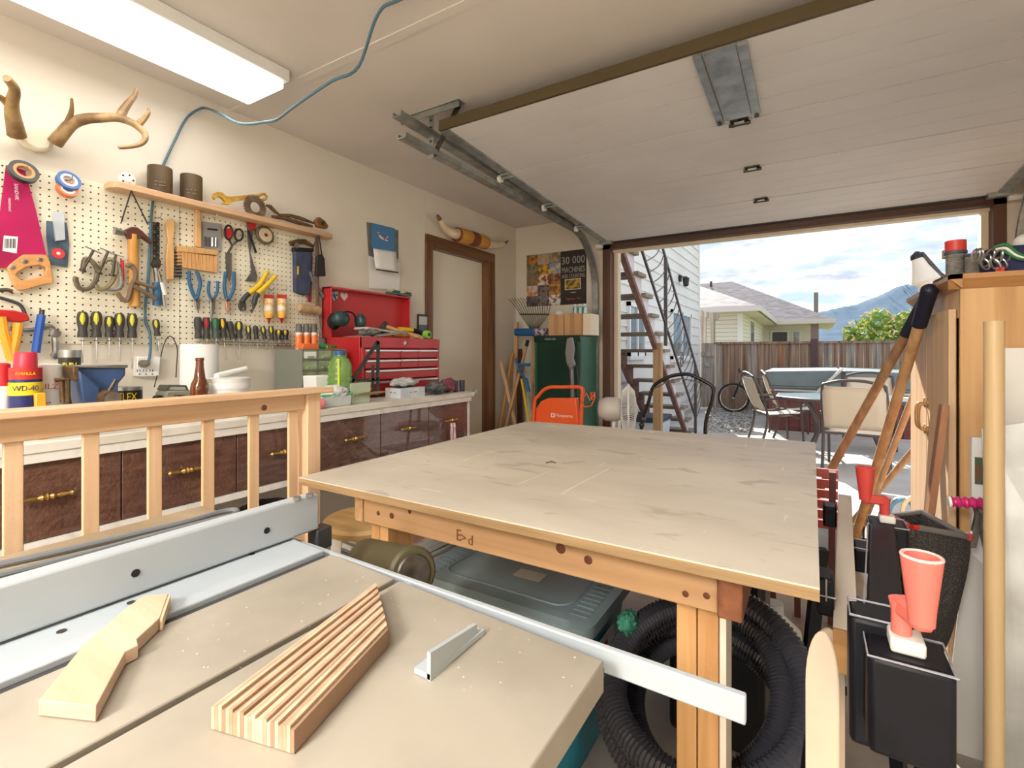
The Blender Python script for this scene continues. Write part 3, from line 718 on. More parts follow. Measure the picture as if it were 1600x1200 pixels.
MB().add(R2, [(0, 1, 5, 4), (1, 2, 5), (2, 3, 4, 5), (0, 4, 3), (0, 3, 2, 1)]).build('main_roof', m_roof, nh)
MB().box((-9, 15.34, ez-0.14), (rx+0.05, 15.42, ez+0.02)).box((rx-0.03, 15.42, ez-0.14), (rx+0.05, 23.3, ez+0.02)).build('bay_gutter', m_gut, nh)
MB().box((-9, 15.42, ez-0.14), (rx, 24.0, ez-0.10)).build('bay_soffit', m_soff, nh)
MB().box((rx, 23.24, ez-0.14), (0.78, 23.32, ez+0.04)).box((0.70, 23.3, ez-0.14), (0.78, 33, ez+0.04)).build('porch_gutter', m_gut, nh)
MB().box((rx, 23.3, ez-0.16), (0.72, 28, ez-0.12)).build('porch_soffit', m_soff, nh)
px = at(1273, 520, Y=23.6).x
MB().box((px-0.14, 23.5, GZ), (px+0.14, 23.75, ez-0.12)).build('porch_post', M('porch_post', (140, 118, 106), 0.7), nh)
wz0, wz1 = at(1220, 532, Y=24.55).z, at(1220, 519, Y=24.55).z
xa, xb = at(1207, 525, Y=24.55).x, at(1230, 525, Y=24.55).x
wn = MB().box((xa-0.08, 24.52, wz0-0.3), (xb+0.08, 24.6, wz1+0.08)).build('window', m_white, nh)
MB().box((xa, 24.50, wz0-0.3), (xb, 24.53, wz1)).build('pane', M('dark_glass', (70, 66, 66), 0.1), wn)
xa, xb = at(1240, 525, Y=24.55).x, at(1249, 525, Y=24.55).x
wn = MB().box((xa-0.06, 24.52, wz0-0.3), (xb+0.06, 24.6, wz1+0.08)).build('window', m_white, nh)
MB().box((xa, 24.50, wz0-0.3), (xb, 24.53, wz1)).build('pane', m_pane, wn)
wn = MB().box((bx-0.02, 18.4, 1.2), (bx+0.04, 19.6, 2.35)).build('window', m_white, nh)
MB().box((bx+0.03, 18.5, 1.25), (bx+0.05, 19.5, 2.28)).build('pane', m_pane, wn)
sp = at(1111, 444, Y=27.5); MB().cyl((sp.x, 27.5, ez+1.4), (sp.x, 27.5, sp.z+0.15), 0.06, n=8).build('roof_vent', m_dsteel, nh)
# utility pole
up_ = at(1275, 457, Y=40); ul = at(1275, 500, Y=40)
MB().cyl((up_.x, 40, GZ), (up_.x, 40, up_.z), 0.16, 0.13, n=10).build('utility_pole', M('pole_wood', (130, 122, 116), 0.9), None, 'thin grey utility pole rising behind the bungalow roof', 'pole')

# ================================================================ mountain
ridge = [(1000, 548), (1100, 544), (1200, 512), (1262, 493), (1300, 483), (1340, 475), (1375, 462), (1400, 449), (1418, 444), (1440, 446), (1480, 430), (1540, 425), (1600, 440), (1700, 470), (1800, 500), (1950, 545)]
DM = 1500
rp = []
for (u0, v0), (u1, v1) in zip(ridge, ridge[1:]):
    for k in range(8):
        t = k/8; rp.append((u0+(u1-u0)*t, v0+(v1-v0)*t))
rnd = random.Random(5); mb = MB(); rows = 12
top = [at(u, v+rnd.uniform(-0.8, 0.8), Y=DM) for u, v in rp]
vs, fs = [], []
for j in range(rows+1):
    f = j/rows
    for i, p in enumerate(top):
        sp_ = 700*(1-f)
        z = GZ+(p.z-GZ)*(f**1.15)
        vs.append(V((p.x, DM-sp_+(0 if j == rows else 14*math.sin(i*0.5+j*0.7)), z+(0 if j in (0, rows) else rnd.uniform(-1, 1)*2*f))))
m_ = len(top)
for j in range(rows):
    for i in range(m_-1): fs.append((j*m_+i, j*m_+i+1, (j+1)*m_+i+1, (j+1)*m_+i))
b0 = len(vs)
vs += [V((p.x, DM+500, GZ)) for p in top]
for i in range(m_-1): fs.append((rows*m_+i, rows*m_+i+1, b0+i+1, b0+i))
MB().add(vs, fs).build('mountain', M('hazy_mountain', (112, 128, 142), 1.0, col2=(98, 116, 132), scale=(0.012, 0.012, 0.02), detail=8, spec=0.0), None, 'blue hazy forested mountain on the horizon', 'mountain')  # aerial haze is mixed into the blue-grey surface colour

# ================================================================ flowering shrub beyond the fence
sh = thing('flowering_shrub', 'green shrub with yellow blossoms beyond the fence', 'shrub', (1.2, 13.4, GZ))
rnd = random.Random(8); lf, bl, yl = MB(), MB(), MB()
cl = []
for (u, v, r) in [(1345, 522, 22), (1372, 506, 22), (1400, 520, 24), (1425, 505, 20), (1445, 500, 16), (1380, 530, 26), (1335, 532, 14), (1420, 530, 24)]:
    cl.append((at(u, v, Y=13.4), r*mpp(u, Y=13.4)))
def leaf(mb, p, s):
    a = V((rnd.uniform(-1, 1), rnd.uniform(-1, 1), rnd.uniform(-.4, 1))).normalized(); b = a.orthogonal().normalized()
    b.rotate(Matrix.Rotation(rnd.uniform(0, 6.28), 3, a)); c = a.cross(b)
    mb.add([p-b*s, p+c*s*0.45, p+b*s, p-c*s*0.45], [(0, 1, 2, 3)])
for c, r in cl:
    for k in range(320):
        d = V((rnd.gauss(0, 1), rnd.gauss(0, 1), rnd.gauss(0, 1))).normalized()*r*rnd.uniform(0.55, 1.08)
        d.z = d.z*0.9
        leaf(lf, c+d, rnd.uniform(0.04, 0.075))
    for k in range(90):
        d = V((rnd.gauss(0, 1), rnd.gauss(0, 1), abs(rnd.gauss(0, 1)))).normalized()*r*rnd.uniform(0.9, 1.15)
        leaf(yl if rnd.random() < 0.6 else bl, c+d, rnd.uniform(0.03, 0.06))
lf.build('foliage', M('shrub_leaf', (104, 150, 64), 0.6, col2=(150, 184, 92), scale=(3, 3, 3)), sh)
yl.build('yellow_blossom', M('blossom_yellow', (240, 224, 120), 0.7), sh)
bl.build('pale_blossom', M('blossom_pink', (238, 212, 196), 0.7), sh)
for k in range(5):
    c, r = cl[k]; MB().tube([(1.3+0.1*k, 13.4, GZ), (c.x*0.5+0.65, 13.4, 0.8), c], [0.03, 0.022, 0.01], 6).build('stem', M('shrub_stem', (110, 90, 66), 0.9), sh)
# ================================================================ pegboard and shelf
m_peg = peg_material()
PZ0, PZ1 = W(300, 539, 0.01).z, W(60, 263, 0.01).z
ysm = W(281, 450, 0.01).y; yend = W(499, 470, 0.01).y
MB().box((WX+0.001, -0.35, PZ0), (WX+0.008, ysm-0.0015, PZ1)).build('pegboard', m_peg, None, 'cream pegboard panel behind the handsaw and hammer', 'pegboard', origin=(0, 0, 0))
MB().box((WX+0.001, ysm+0.0015, PZ0), (WX+0.008, yend, PZ1)).build('pegboard', m_peg, None, 'cream pegboard panel behind the pliers and red toolbox', 'pegboard', origin=(0, 0, 0))
PO = 0.012                                     # tools start this far off the wall
def px3(pts, off=PO): return [W(u, v, off) for u, v in pts]
def c2(pts): return [(x/5.714, 340+y/5.714) for x, y in pts]       # crops the outlines were read from
def c3(pts): return [(x/5.714, 500+y/5.714) for x, y in pts]
def c4(pts): return [(180+x/7.273, 240+y/7.273) for x, y in pts]
def c5(pts): return [(320+x/7.273, 280+y/7.273) for x, y in pts]
def c6(pts): return [(180+x/7.273, 400+y/7.273) for x, y in pts]
def c7(pts): return [(320+x/7.273, 420+y/7.273) for x, y in pts]
def flat(pts, th, off=PO): return MB().prism(px3(pts, off), (th, 0, 0))
def flatring(outer, inner, th, off=PO, n=36):
    cx = sum(p[0] for p in inner)/len(inner); cy = sum(p[1] for p in inner)/len(inner)
    return MB().ringprism(px3(resample(outer, (cx, cy), n), off), px3(resample(inner, (cx, cy), n), off), (th, 0, 0))
def wt(pts, r, off=0.03, n=8, sm=5): return MB().tube(spline(px3(pts, off), sm) if sm else px3(pts, off), r, n)
def peg_thing(name, label, cat, u, v, group=None, off=PO): return thing(name, label, cat, W(u, v, off), group)
def hook(par, u, v, L=0.045):
    p = W(u, v, 0.004); MB().tube([p, p+V((L*0.5, 0, -0.006)), p+V((L, 0, -0.004)), p+V((L+0.004, 0, 0.01))], 0.002, 5).build('peg_hook', m_steel, par)

sf = thing('wall_shelf', 'long narrow pine shelf above the pegboard', 'shelf', (WX+0.06, 1.0, PZ1))
SZ = H+0.668; SD = 0.10; STH = 0.026
e0, e1 = at(176, 290, X=WX+SD).y, at(524, 362, X=WX+SD).y
MB().prism([V((WX+0.014, e0, SZ)), V((WX+SD-0.03, e0, SZ)), V((WX+SD, e0+0.02, SZ)), V((WX+SD, e1-0.04, SZ)), V((WX+SD-0.025, e1, SZ)), V((WX+0.014, e1, SZ))], (0, 0, STH)).build('shelf_board', m_pine, sf, bev=0.002)
for u, s in ((205, 1), (498, 1)):
    y = at(u, 300, X=WX+0.1).y
    MB().tube([(WX+0.004, y, SZ-0.12), (WX+0.1, y, SZ-0.002)], 0.003, 6).tube([(WX+0.004, y+0.1, SZ-0.11), (WX+0.1, y, SZ-0.002)], 0.003, 6).build('wire_bracket', m_dsteel, sf)
STOP = SZ+STH+0.001
# --- on the shelf
def can_on_shelf(u, vtop, rpx, label, txt):
    Xc = WX+0.056; y = at(u, 290, X=Xc).y; ztop = at(u, vtop, X=Xc).z; r = rpx*mpp(u, X=Xc)
    t = thing('tin_can', label, 'can', (Xc, y, STOP), 'rusty brown cans on the pine shelf')
    h = ztop-STOP
    MB().lathe((Xc, y, STOP), (0, 0, 1), [(0, r), (h-0.004, r), (h, r*0.96), (h, r*0.9), (h-0.05, r*0.88), (h-0.05, 0)], 24).build('can_body', M('rusty_brown_can', (96, 76, 46), 0.6, col2=(70, 54, 34), scale=(16, 16, 6)), t)
    for k, z in enumerate((0.35, 0.22)):
        c = V((Xc, y, STOP+h*z)); d = V((-c.x, -c.y, 0)).normalized()
        lettering(txt[k], c+d*(r+0.001), d.cross(V((0, 0, -1))) if False else V((0, 0, 1)).cross(d), (0, 0, 1), 0.003, M('faded_print', (150, 132, 98), 0.7), t, width=r*0.8)
can_on_shelf(250, 262, 16.5, 'taller rusty brown can on the pine shelf', ('-- -- -', '- ---'))
can_on_shelf(299, 275, 15, 'shorter rusty brown can on the pine shelf', ('- - -', '-- --'))
y = at(200, 280, X=WX+0.05).y
hb = thing('steel_hub', 'small perforated pale hub at the start of the shelf', 'hub', (WX+0.05, y, STOP))
MB().lathe((WX+0.035, y, STOP+0.03), (1, 0, 0), [(0, 0.03), (0.012, 0.03), (0.014, 0.012), (0.02, 0.012)], 16).build('hub_plate', m_white, hb)
for k in range(5): MB().cyl((WX+0.046, y+0.02*math.cos(k*1.257), STOP+0.03+0.02*math.sin(k*1.257)), (WX+0.0485, y+0.02*math.cos(k*1.257), STOP+0.03+0.02*math.sin(k*1.257)), 0.004, n=8).build('bolt_hole', m_black, hb)
SO = 0.07
def so(pts): return [at(u, v, X=WX+SO) for u, v in pts]
wr = thing('spud_wrench', 'yellow adjustable wrench lying on the pine shelf', 'wrench', so([(365, 315)])[0])
MB().prism(so(c5([(80, 215), (90, 165), (130, 150), (180, 160), (215, 195), (260, 205), (480, 185), (500, 215), (430, 240), (300, 260), (255, 295), (180, 285), (190, 270), (215, 262), (170, 215), (130, 200), (100, 235)])), (0.018, 0, 0)).build('wrench_body', M('yellow_paint_worn', (206, 164, 66), 0.5, col2=(176, 132, 50), scale=(30, 30, 30)), wr)
MB().tube([p+V((0.008, 0, 0)) for p in so(c5([(600, 190), (630, 172), (670, 172), (690, 195), (680, 230), (650, 238)]))], 0.007, 8).tube([p+V((0.008, 0, 0)) for p in so(c5([(480, 200), (610, 190)]))], 0.009, 8).build('wrench_tail', MATS['yellow_paint_worn'], wr)
c = at(398, 324, X=WX+0.09); r = 19*mpp(398, X=WX+0.09)
sb = thing('saw_blade', 'rusty toothed circular blade with big hole on the pine shelf', 'saw blade', c)
outer, inner = [], []
for k in range(56):
    a = 2*math.pi*k/56; rr = r*(1.0 if k % 2 else 0.87)
    outer.append(c+V((0, rr*math.cos(a), rr*math.sin(a)))); inner.append(c+V((0, r*0.42*math.cos(a), r*0.42*math.sin(a))))
c.z = STOP+r; d = V((0, 0, STOP+r-c.z))
MB().ringprism(outer, inner, (0.006, 0, 0)).build('blade_disc', M('rusty_steel', (134, 112, 92), 0.6, 0.4, col2=(98, 76, 60), scale=(20, 20, 20)), sb)
pl = thing('old_pliers', 'rusty long pliers lying at the far end of the shelf', 'pliers', at(460, 345, X=WX+0.07))
m_rust = M('brown_rusty_iron', (86, 66, 48), 0.6, 0.4, col2=(122, 96, 62), scale=(30, 30, 30))
MB().tube(so(c5([(700, 300), (740, 310), (800, 370), (840, 400)])), [0.007, 0.011, 0.010, 0.006], 8).tube(so(c5([(840, 405), (980, 415), (1100, 450), (1240, 500)])), [0.006, 0.010, 0.012, 0.006], 8).build('upper_jaw', m_rust, pl)
MB().tube(so(c5([(765, 425), (900, 440), (1050, 490), (1220, 535)])), [0.008, 0.012, 0.012, 0.007], 8).build('lower_jaw', m_rust, pl)
cl = thing('rusty_clamp', 'small rusty clamp block at the end of the shelf', 'clamp', at(500, 352, X=WX+0.07))
MB().prism(so(c5([(1230, 470), (1265, 435), (1330, 480), (1370, 540), (1355, 570), (1250, 545)])), (0.03, 0, 0)).build('clamp_block', M('rust_brown', (130, 86, 44), 0.6, 0.2), cl, bev=0.003)
p = so(c5([(1300, 510)]))[0]; MB().lathe(p+V((0.03, 0, 0)), (1, 0, 0), [(0, 0.012), (0.006, 0.012), (0.006, 0)]).build('clamp_bolt', m_dsteel, cl)

# ================================================================ tools on the pegboard
m_pink = M('pink_saw_blade', (192, 30, 98), 0.4, col2=(160, 20, 78), scale=(5, 5, 5))
hs = peg_thing('hand_saw', 'handsaw with pink blade guard and wooden handle', 'hand saw', 35, 400)
bl = flat([(9, 258), (38, 266), (56, 330), (73, 404), (45, 414), (-8, 420), (-6, 380), (2, 310)], 0.004, 0.02).build('blade', m_pink, hs)
sq = flat([(6, 368), (28, 370), (26, 396), (4, 392)], 0.0008, 0.0245).build('barcode_label', m_paper, bl)
for k in range(7):
    flat([(7.5+k*2.6, 373), (8.6+k*2.6+(k % 2)*0.6, 373), (8.4+k*2.6+(k % 2)*0.6, 388), (7.3+k*2.6, 388)], 0.0004, 0.0255).build('barcode_bar', m_ink, sq)
lettering('SANDVIK', W(26, 300, 0.0245), (W(27, 330, 0.02)-W(25, 295, 0.02)), (0, 1, 0), 0.010, m_winktext, bl)
lettering('HARDPOINT', W(15, 320, 0.0245), (W(15, 350, 0.02)-W(15, 290, 0.02)), (0, 1, 0), 0.006, m_winktext, bl)
ho = c2([(50, 440), (190, 335), (400, 335), (432, 400), (465, 590), (380, 600), (290, 625), (190, 652), (140, 650), (95, 575)])
hi = c2([(118, 505), (230, 440), (340, 425), (395, 450), (385, 505), (340, 535), (170, 570)])
hh = flatring(ho, hi, 0.022, 0.014).build('handle', M('saw_handle_wood', (220, 164, 104), 0.45, col2=(204, 146, 88), scale=(40, 8, 40)), hs, bev=0.003)
for u, v in c2([(110, 442), (222, 390), (355, 373)]):
    MB().lathe(W(u, v, 0.036), (1, 0, 0), [(0, 0.008), (0.003, 0.008), (0.004, 0.006), (0.004, 0)]).build('rivet', m_steel, hh)
# tape rolls
def tape(u, v, rpx, m1, m2, label, hole=0.5):
    t = peg_thing('tape_roll', label, 'tape', u, v, 'tape rolls on the pegboard'); c = W(u, v, 0.035); r = rpx*mpp(u, X=WX+0.03)
    ax = V((1, 0.05, 0.35)).normalized()
    def rg(ra, rb, w0, w1, mat, nm):
        q = []; mb = MB(); n = 28; a = ax.orthogonal().normalized(); b = ax.cross(a)
        vs = []
        for w_ in (w0, w1):
            for R_ in (ra, rb): vs += [c+ax*w_+(a*math.cos(2*math.pi*i/n)+b*math.sin(2*math.pi*i/n))*R_ for i in range(n)]
        fs = []
        for i in range(n):
            j = (i+1) % n
            fs += [(i, j, n+j, n+i), (2*n+i, 3*n+i, 3*n+j, 2*n+j), (i, 2*n+i, 2*n+j, j), (n+i, n+j, 3*n+j, 3*n+i)]
        mb.add(vs, fs).build(nm, mat, t)
    rg(r, r*0.72, 0, 0.02, m1, 'tape'); rg(r*0.72, r*hole, 0.001, 0.019, m2, 'core')
    hook(t, u, v-3, 0.05)
tape(35, 271, 18, M('black_tape', (36, 36, 38), 0.4), M('tan_core', (206, 160, 108), 0.7), 'roll of black tape over the pink saw')
tape(105, 285, 15, M('blue_tape', (66, 110, 178), 0.4), m_white, 'roll of blue and white tape on the pegboard')
tape(103, 298, 13, M('orange_tape', (214, 120, 70), 0.4), m_white, 'roll of orange tape under the blue tape')
# blister card
bc = peg_thing('blister_card', 'slate blue blister card with red disc on the pegboard', 'blister card', 92, 380)
flat([(72, 345), (104, 348), (108, 382), (105, 418), (78, 413), (72, 370)], 0.003, 0.014).build('card', M('slate_card', (84, 104, 122), 0.5, col2=(60, 76, 92), scale=(20, 20, 20)), bc)
c = W(91, 396, 0.0178); MB().lathe(c, (1, 0, 0), [(0, 0.02), (0.002, 0.02), (0.002, 0.0)], 20).build('red_disc', M('red_print', (206, 62, 66), 0.5), bc)
MB().lathe(c+V((0.002, 0, 0)), (1, 0, 0), [(0, 0.006), (0.001, 0.006), (0.001, 0.0)], 12).build('disc_centre', m_white, bc)
flat([(80, 330), (98, 332), (100, 375), (86, 377)], 0.012, 0.017).build('blister', M('clear_blister', (220, 228, 234), 0.15, alpha=0.7), bc)
# C clamps
def cclamp(pts, rod, label, col, r=0.009):
    t = peg_thing('c_clamp', label, 'clamp', pts[0][0], pts[0][1], 'C clamps hanging in a cluster')
    wt(pts, r, 0.035, 8, 4).build('clamp_frame', col, t)
    a, b = px3(rod, 0.04); MB().cyl(a, b, 0.005, n=8).build('screw', m_dsteel, t)
    d = (b-a).normalized(); MB().cyl(a, a+d*0.006, 0.012).build('swivel_pad', m_dsteel, t)
    s = d.cross(V((1, 0, 0))).normalized(); MB().cyl(b-s*0.028, b+s*0.028, 0.003, n=6).build('tommy_bar', m_steel, t)
m_cl1 = M('greenish_iron', (128, 120, 98), 0.5, 0.5, col2=(96, 90, 76), scale=(30, 30, 30)); m_cl2 = M('olive_iron', (150, 140, 108), 0.5, 0.5)
cclamp(c2([(740, 470), (760, 370), (820, 390), (868, 470), (850, 570), (790, 635), (710, 630), (675, 560), (680, 530)]), c2([(735, 480), (835, 290)]), 'iron C clamp at the front of the clamp cluster', m_cl1)
cclamp(c2([(900, 440), (930, 390), (1000, 375), (1035, 430), (1020, 530), (960, 620), (890, 640), (850, 600)]), c2([(880, 500), (965, 300)]), 'pale olive C clamp in the middle of the cluster', m_cl2)
cclamp(c2([(1000, 420), (1040, 400), (1070, 480), (1085, 580), (1050, 640), (960, 640)]), c2([(1000, 520), (1035, 330)]), 'grey C clamp at the back of the cluster', M('grey_iron', (146, 150, 148), 0.5, 0.5), 0.007)
rp = peg_thing('red_punch', 'thin red punch hanging behind the clamps', 'punch', 192, 425)
wt(c2([(1090, 380), (1095, 570)]), 0.0065, 0.03, 8, 0).build('grip', m_red, rp); wt(c2([(1095, 570), (1100, 620)]), 0.003, 0.03, 6, 0).build('tip', m_steel, rp)
# claw hammer
hm = peg_thing('claw_hammer', 'claw hammer with brown head and wooden handle', 'hammer', 205, 420)
a, b = px3(c2([(1185, 150), (1200, 795)]), 0.035); Lh = (b-a).length; k = mpp(207, X=WX+0.03)
MB().lathe(a, b-a, [(0, 6.5*k), (Lh*0.35, 7*k), (Lh*0.6, 6.3*k), (Lh*0.85, 8*k), (Lh, 8*k)], 14).build('handle', M('hammer_handle', (218, 168, 92), 0.5, col2=(190, 134, 60), scale=(30, 30, 4)), hm)
flat(c2([(1095, 115), (1150, 90), (1200, 92), (1250, 128), (1350, 235), (1325, 238), (1245, 180), (1225, 198), (1130, 198), (1110, 160), (1095, 160)]), 0.028, 0.022).build('head', M('brown_hammer_head', (98, 60, 48), 0.5, 0.3), hm, bev=0.003)
a, b = px3(c2([(1100, 138), (1020, 118)]), 0.036); MB().cyl(a, b, 0.012, 0.016, 14).build('face', m_steel, hm)
# locking C-clamp in front of the hammer
lc = peg_thing('locking_clamp', 'dark locking clamp pliers hanging over the hammer handle', 'clamp', 210, 450)
wt(c2([(1135, 440), (1165, 420), (1205, 470), (1205, 540), (1170, 610), (1150, 700), (1125, 745), (1085, 720), (1045, 675)]), 0.009, 0.06).build('jaws', M('bronze_steel', (128, 108, 86), 0.45, 0.25), lc)
wt(c2([(1190, 560), (1260, 590), (1380, 625)]), 0.008, 0.06).build('lever', MATS['bronze_steel'], lc)
wt(c2([(1185, 610), (1280, 660), (1390, 725)]), 0.009, 0.062).build('handle', MATS['bronze_steel'], lc)
# bike chain
cn = peg_thing('chain_loop', 'loop of dark roller chain on a peg', 'chain', 244, 380)
for col_ in (0, 1):
    for k in range(11):
        u, v = 241.5+5*col_, 347+k*6.2
        lk = MB().tube([W(u, v+0.3, 0.03), W(u, v+1.5, 0.03), W(u, v+3.1, 0.03), W(u, v+4.7, 0.03), W(u, v+5.9, 0.03)], [0.005, 0.0088, 0.006, 0.0088, 0.005], 8).build('link', m_black if (k+col_) % 2 else m_dsteel, cn)
hook(cn, 244, 340)
# adjustable wrench, blue handle
aw = peg_thing('adjustable_wrench', 'chrome adjustable wrench with blue grip', 'wrench', 243, 430)
wt(c2([(1385, 450), (1395, 520), (1400, 600)]), 0.010, 0.035, 8).build('shank', m_steel, aw)
wt(c2([(1395, 580), (1402, 680), (1400, 785)]), 0.016, 0.035, 10).build('grip', m_blue, aw)
flat(c2([(1345, 420), (1360, 375), (1400, 365), (1425, 390), (1420, 440), (1400, 465), (1370, 470)]), 0.015, 0.025).build('jaw', m_dsteel, aw)
sv = peg_thing('chrome_ratchet', 'slim chrome ratchet hanging beside the blue wrench', 'ratchet', 254, 440)
wt(c2([(1410, 480), (1440, 600), (1465, 790)]), 0.008, 0.04, 8).build('shaft', m_steel, sv)
wt(c2([(1435, 580), (1468, 690)]), 0.011, 0.04, 8, 0).build('grip', m_white, sv)
# wire brush
wb_ = peg_thing('wire_brush', 'wooden wire brush with black bristles', 'brush', 265, 390)
flat([(257, 350), (260, 344), (266, 342), (271, 347), (271, 360), (268.5, 380), (270, 390), (270, 437), (258, 438), (257, 400), (260, 375)], 0.016, 0.018).build('handle', m_hand, wb_, bev=0.004)
for i in range(8):
    for j in range(3):
        q = W(269.5+j*3.2, 394+i*5.3, 0.024); MB().lathe(q, V((0.35, 0.6, 0.0)), [(0, 0.003), (0.02, 0.006), (0.02, 0)], 6).build('bristle_tuft', m_black, wb_)
# bench dust brush
db = peg_thing('dust_brush', 'wooden bench brush with tan bristles', 'brush', 305, 385)
flat([(304, 328), (311.5, 329), (313, 388), (303, 386)], 0.016, 0.018).build('handle', m_hand, db, bev=0.004)
flat([(273, 384), (337, 392), (336, 400), (274, 394)], 0.028, 0.014).build('block', m_hand, db, bev=0.003)
m_tuft = M('tan_bristle', (226, 176, 118), 0.9, col2=(198, 146, 90), scale=(200, 200, 6))
for k in range(11):
    u = 276+k*5.7; MB().prism([W(u-2.3, 393+k*0.75, 0.02), W(u+2.6, 394+k*0.75, 0.02), W(u+3.6, 418+k*0.85, 0.016), W(u-2.0, 417+k*0.85, 0.016)], (0.018, 0, 0)).build('bristle_tuft', m_tuft, db)
# bit set card
bs = peg_thing('bit_set_card', 'grey card of driver bits beside the bench brush', 'bit set', 330, 368)
flat([(316, 346), (346, 350), (345, 393), (315, 389)], 0.004, 0.014).build('card', M('grey_card', (150, 148, 146), 0.6), bs)
for k in range(4): wt([(321+k*5.5, 370+k*0.6), (321+k*5.5, 384+k*0.6)], 0.005, 0.022, 6, 0).build('bit', m_dark if k < 2 else m_steel, bs)
flat([(324, 356), (340, 358), (340, 361), (324, 359)], 0.0006, 0.0185).build('print_strip', m_ink, bs)
hook(bs, 331, 340)
# tin snips
sn = peg_thing('tin_snips', 'red-handled old scissors hanging open on two pegs', 'scissors', 358, 380)
def ringpts(u, v, ru, rv, n=18): return [W(u+ru*math.cos(2*math.pi*i/n), v+rv*math.sin(2*math.pi*i/n), 0.03) for i in range(n)]
MB().tube(ringpts(357, 363, 6, 11), 0.005, 8, closed=True).build('handle_ring', m_black, sn)
MB().tube(ringpts(373, 367, 6.5, 9), 0.005, 8, closed=True).build('handle_ring', m_black, sn)
flat([(352, 357), (361, 358), (361, 372), (353, 372)], 0.01, 0.024).build('red_pad', m_red, sn)
wt([(358, 375), (362, 385), (355, 397)], 0.005, 0.03).build('arm', m_dsteel, sn); wt([(372, 376), (364, 382), (356, 395)], 0.005, 0.03).build('arm', m_dsteel, sn)
flat([(352, 395), (361, 395), (361, 430), (358, 440), (353, 430)], 0.006, 0.028).build('blade', M('worn_blade', (128, 122, 114), 0.4, 0.7), sn)
# pry bar
pb = peg_thing('pry_bar', 'flat pry bar with red neck under the shelf', 'pry bar', 393, 390)
flat([(385, 346), (392, 346), (396, 352), (390, 395), (401, 432), (399, 440), (382, 440), (392, 425), (390, 400), (387, 380)], 0.007, 0.02).build('bar', M('pry_steel', (120, 120, 118), 0.4, 0.7), pb)
flat([(386, 346), (398, 350), (397, 360), (387, 358)], 0.009, 0.0195).build('red_neck', m_red, pb)
wt([(388, 360), (400, 395)], 0.006, 0.03, 8, 0).build('spring_arm', m_black, pb)
# wire wheel
ww = peg_thing('grinding_disc', 'round wire wheel with pale centre on the pegboard', 'wire wheel', 412, 368)
c = W(412, 368, 0.018); r = 14.5*mpp(412, X=WX)
MB().lathe(c, (1, 0, 0.1), [(0, r*0.95), (0.004, r), (0.014, r), (0.018, r*0.93), (0.018, 0)], 30).build('wire_rim', M('wire_bristle', (142, 124, 98), 0.6, 0.5, col2=(96, 84, 66), scale=(60, 60, 60)), ww)
MB().lathe(c+V((0.0182, 0, 0)), (1, 0, 0.1), [(0, r*0.74), (0.003, r*0.70), (0.003, 0)], 26).build('face_plate', M('pale_plate', (214, 198, 172), 0.5), ww)
MB().lathe(c+V((0.0215, 0, 0)), (1, 0, 0.1), [(0, r*0.2), (0.004, r*0.16), (0.004, 0)], 14).build('arbor', M('rust_arbor', (140, 78, 44), 0.5, 0.4), ww)
# pliers with blue handles
def pliers(Lp, Rp, head, label, hm=m_steel, gm=m_blue, r=0.0085):
    t = peg_thing('pliers', label, 'pliers', Lp[-1][0], Lp[-1][1], 'pliers held in wire loops')
    wt(Lp, r, 0.03).build('handle', gm, t); wt(Rp, r, 0.034).build('handle', gm, t)
    flat(head, 0.012, 0.026).build('jaws', hm, t, bev=0.002)
    a, b = Lp[-1], Rp[-1]; p = W((a[0]+b[0])/2, (a[1]+b[1])/2+2, 0.038)
    MB().lathe(p, (1, 0, 0), [(0, 0.007), (0.003, 0.007), (0.003, 0)]).build('pivot', m_dsteel, t)
    MB().tube([W(a[0]-9, a[1]+2, 0.008), W(a[0]-9, a[1]+2, 0.05), W(b[0]+9, b[1]+2.5, 0.05), W(b[0]+9, b[1]+2.5, 0.008)], 0.0018, 5).build('wire_loop', m_steel, t)
pliers(c6([(840, 170), (845, 300), (880, 420), (915, 485)]), c6([(925, 170), (965, 300), (945, 420), (925, 485)]), c6([(890, 480), (955, 480), (950, 590), (930, 632), (900, 580)]), 'blue-handled side cutters under the bench brush')
pliers(c6([(1070, 285), (1058, 400), (1090, 490)]), c6([(1165, 285), (1160, 410), (1115, 490)]), c6([(1070, 490), (1130, 490), (1115, 640), (1085, 720), (1072, 640)]), 'blue-handled long-nose pliers in the middle', r=0.007)
pliers(c6([(1255, 180), (1240, 340), (1262, 480)]), c6([(1350, 180), (1345, 370), (1290, 495)]), c6([(1240, 500), (1295, 500), (1285, 640), (1265, 670), (1250, 620)]), 'blue-handled pliers with copper coloured jaws', M('copper_jaw', (206, 160, 140), 0.4, 0.5))
